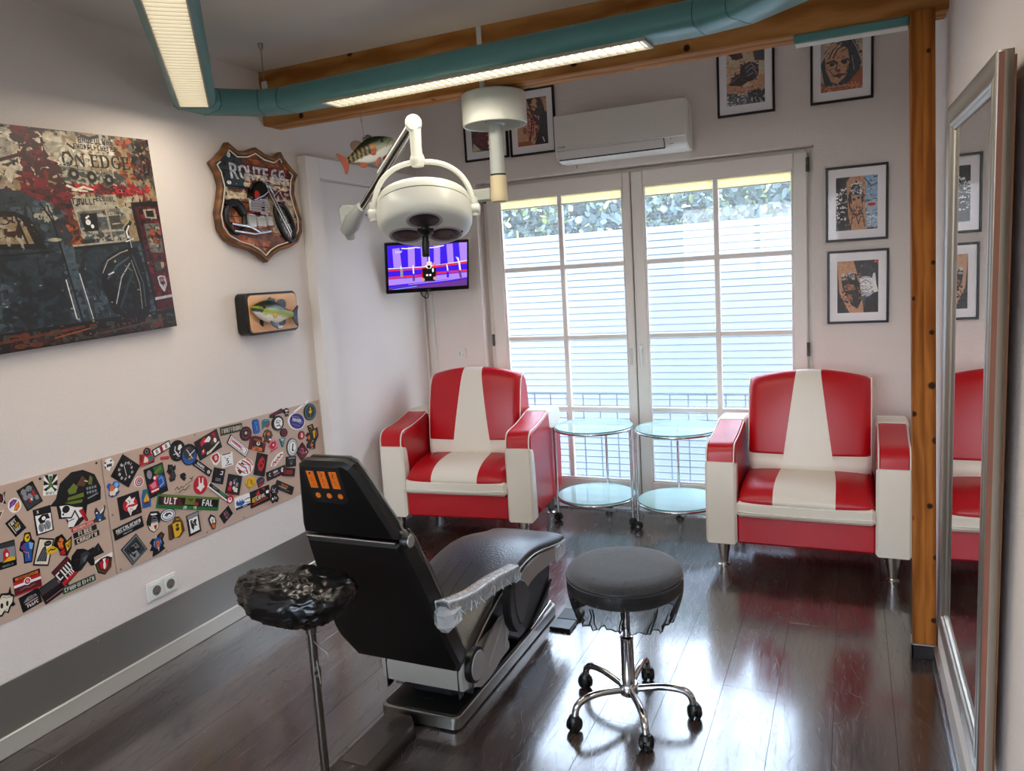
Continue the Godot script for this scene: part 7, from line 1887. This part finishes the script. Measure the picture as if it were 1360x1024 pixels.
func mirror() -> void:
	var o := thing("wall_mirror", "tall silver framed wall mirror leaning on the right wall", "mirror", Vector3(2.990, 1.174, 2.525))
	# local x runs away from the camera, y up, z out of the wall (towards -x)
	var al := Vector3(sin(-0.006), 0, -cos(-0.006)).normalized()
	var nn := Vector3(-cos(-0.006), 0, -sin(-0.006)).normalized()
	var tilt := 0.004
	var up := (Vector3.UP * cos(tilt) + nn * sin(tilt)).normalized()
	var b := Basis(-al, up, (-al).cross(up))
	o.basis = b * Basis(Vector3(0, 0, 1), -0.032)
	if o.basis.z.x > 0:
		o.basis = Basis(-o.basis.x, o.basis.y, -o.basis.z)
	var w := 0.778
	var h := 1.564
	var silver := mat("silver leaf frame", Color(0.66, 0.63, 0.58), 0.33, 0.85)
	var sec := [Vector2(0.0, -0.030), Vector2(0.0, -0.002), Vector2(0.006, 0.0), Vector2(0.022, -0.001), Vector2(0.040, -0.005), Vector2(0.044, -0.002), Vector2(0.052, -0.001), Vector2(0.058, -0.005), Vector2(0.060, -0.009), Vector2(0.064, -0.008), Vector2(0.068, -0.012), Vector2(0.070, -0.026)]
	var corners := [Vector2(-1, -1), Vector2(1, -1), Vector2(1, 1), Vector2(-1, 1)]
	for i in 4:
		var rings := []
		for e in [corners[i], corners[(i + 1) % 4]]:
			var r := PackedVector3Array()
			for q in sec:
				r.append(Vector3(e.x * (w / 2 - q.x), e.y * (h / 2 - q.x), q.y))
			rings.append(r)
		mi(o, "frame_rail", Geo.new().put(strip(rings)), silver)
	mi(o, "frame_edge_strip", Geo.new().put(bx(w / 2 - 0.001, w / 2 + 0.0012, -h / 2 + 0.004, h / 2 - 0.004, -0.014, -0.004)), mat("mirror edge brown", Color("8c5640"), 0.45))
	mi(o, "mirror_glass", Geo.new().put(bx(-w / 2 + 0.068, w / 2 - 0.068, -h / 2 + 0.07, h / 2 - 0.07, -0.020, -0.014)), mat("mirror silver", Color(0.93, 0.93, 0.93), 0.0, 1.0))
	mi(o, "backing", Geo.new().put(bx(-w / 2 + 0.01, w / 2 - 0.01, -h / 2 + 0.01, h / 2 - 0.01, -0.036, -0.030)), mat("mirror backing wood", Color("8a5a3a"), 0.6))


func small_things() -> void:
	var o := thing("light_switch", "small square white switch plate on the wall left of the window", "switch", Vector3(0.266, 1.069, 0.0))
	mi(o, "plate", Geo.new().put(ext(rrect(0.062, 0.075, 0.005), 0.009, 0.0025)), WHITE)
	mi(o, "rocker", Geo.new().put(ext(rrect(0.044, 0.054, 0.003), 0.004, 0.001), at(0, 0, 0.0085)), WHITE)
	mi(o, "symbol", Geo.new().put(bx(-0.014, -0.0105, -0.014, 0.012, 0.012, 0.0129)).put(bx(0.006, 0.012, -0.012, -0.008, 0.012, 0.0129)), mat("switch symbol", Color(0.3, 0.26, 0.24), 0.6))
	# floor duct that feeds the chair
	o = thing("floor_duct", "dark metal cable duct on the floor leading to the chair base", "cable duct", Vector3(1.275, 0, 2.58))
	var duct := mat("duct metal", Color(0.36, 0.33, 0.30), 0.36, 0.5)
	var rings := []
	for e in [[0.0, 0.036, 0.052], [0.035, 0.058, 0.056], [0.9, 0.062, 0.056], [2.2, 0.062, 0.056]]:
		rings.append(PackedVector3Array([Vector3(-e[1] - 0.016, 0.002, e[0]), Vector3(-e[1], e[2], e[0]), Vector3(e[1], e[2], e[0]), Vector3(e[1] + 0.016, 0.002, e[0])]))
	var sides := Geo.new()
	for k in 4:
		var side := []
		for r in rings:
			side.append(PackedVector3Array([r[k], r[(k + 1) % 4]]))
		sides.put(strip(side, false, false), Transform3D.IDENTITY, false)
	mi(o, "duct", Geo.new().put(strip(rings)), duct)
	mi(o, "access_lid", Geo.new().put(ext(PackedVector2Array([Vector2(-0.05, 0.12), Vector2(0.05, 0.12), Vector2(0.05, 0.3), Vector2(-0.05, 0.3)]), 0.003, 0.001), Transform3D(Basis(Vector3.RIGHT, PI / 2), Vector3(0, 0.0585, 0))), duct)
	mi(o, "lid_screw", Geo.new().put(lathe([Vector2(0, 0), Vector2(0.004, 0), Vector2(0.003, 0.0015), Vector2(0, 0.002)], 10), at(-0.008, 0.0565, 0.07)), BLACK)
	# foot control under the front of the chair
	o = thing("foot_control", "flat black foot control pad on the floor by the chair front", "foot control", Vector3(1.555, 0, 1.62))
	mi(o, "pad", Geo.new().put(bx(-0.05, 0.05, 0, 0.014, -0.11, 0.0, 0.004)), BLACK)
	mi(o, "pedal", Geo.new().put(bx(-0.05, 0.05, 0, 0.016, 0.004, 0.10, 0.004)), mat("pedal dark", Color(0.05, 0.05, 0.055), 0.3))
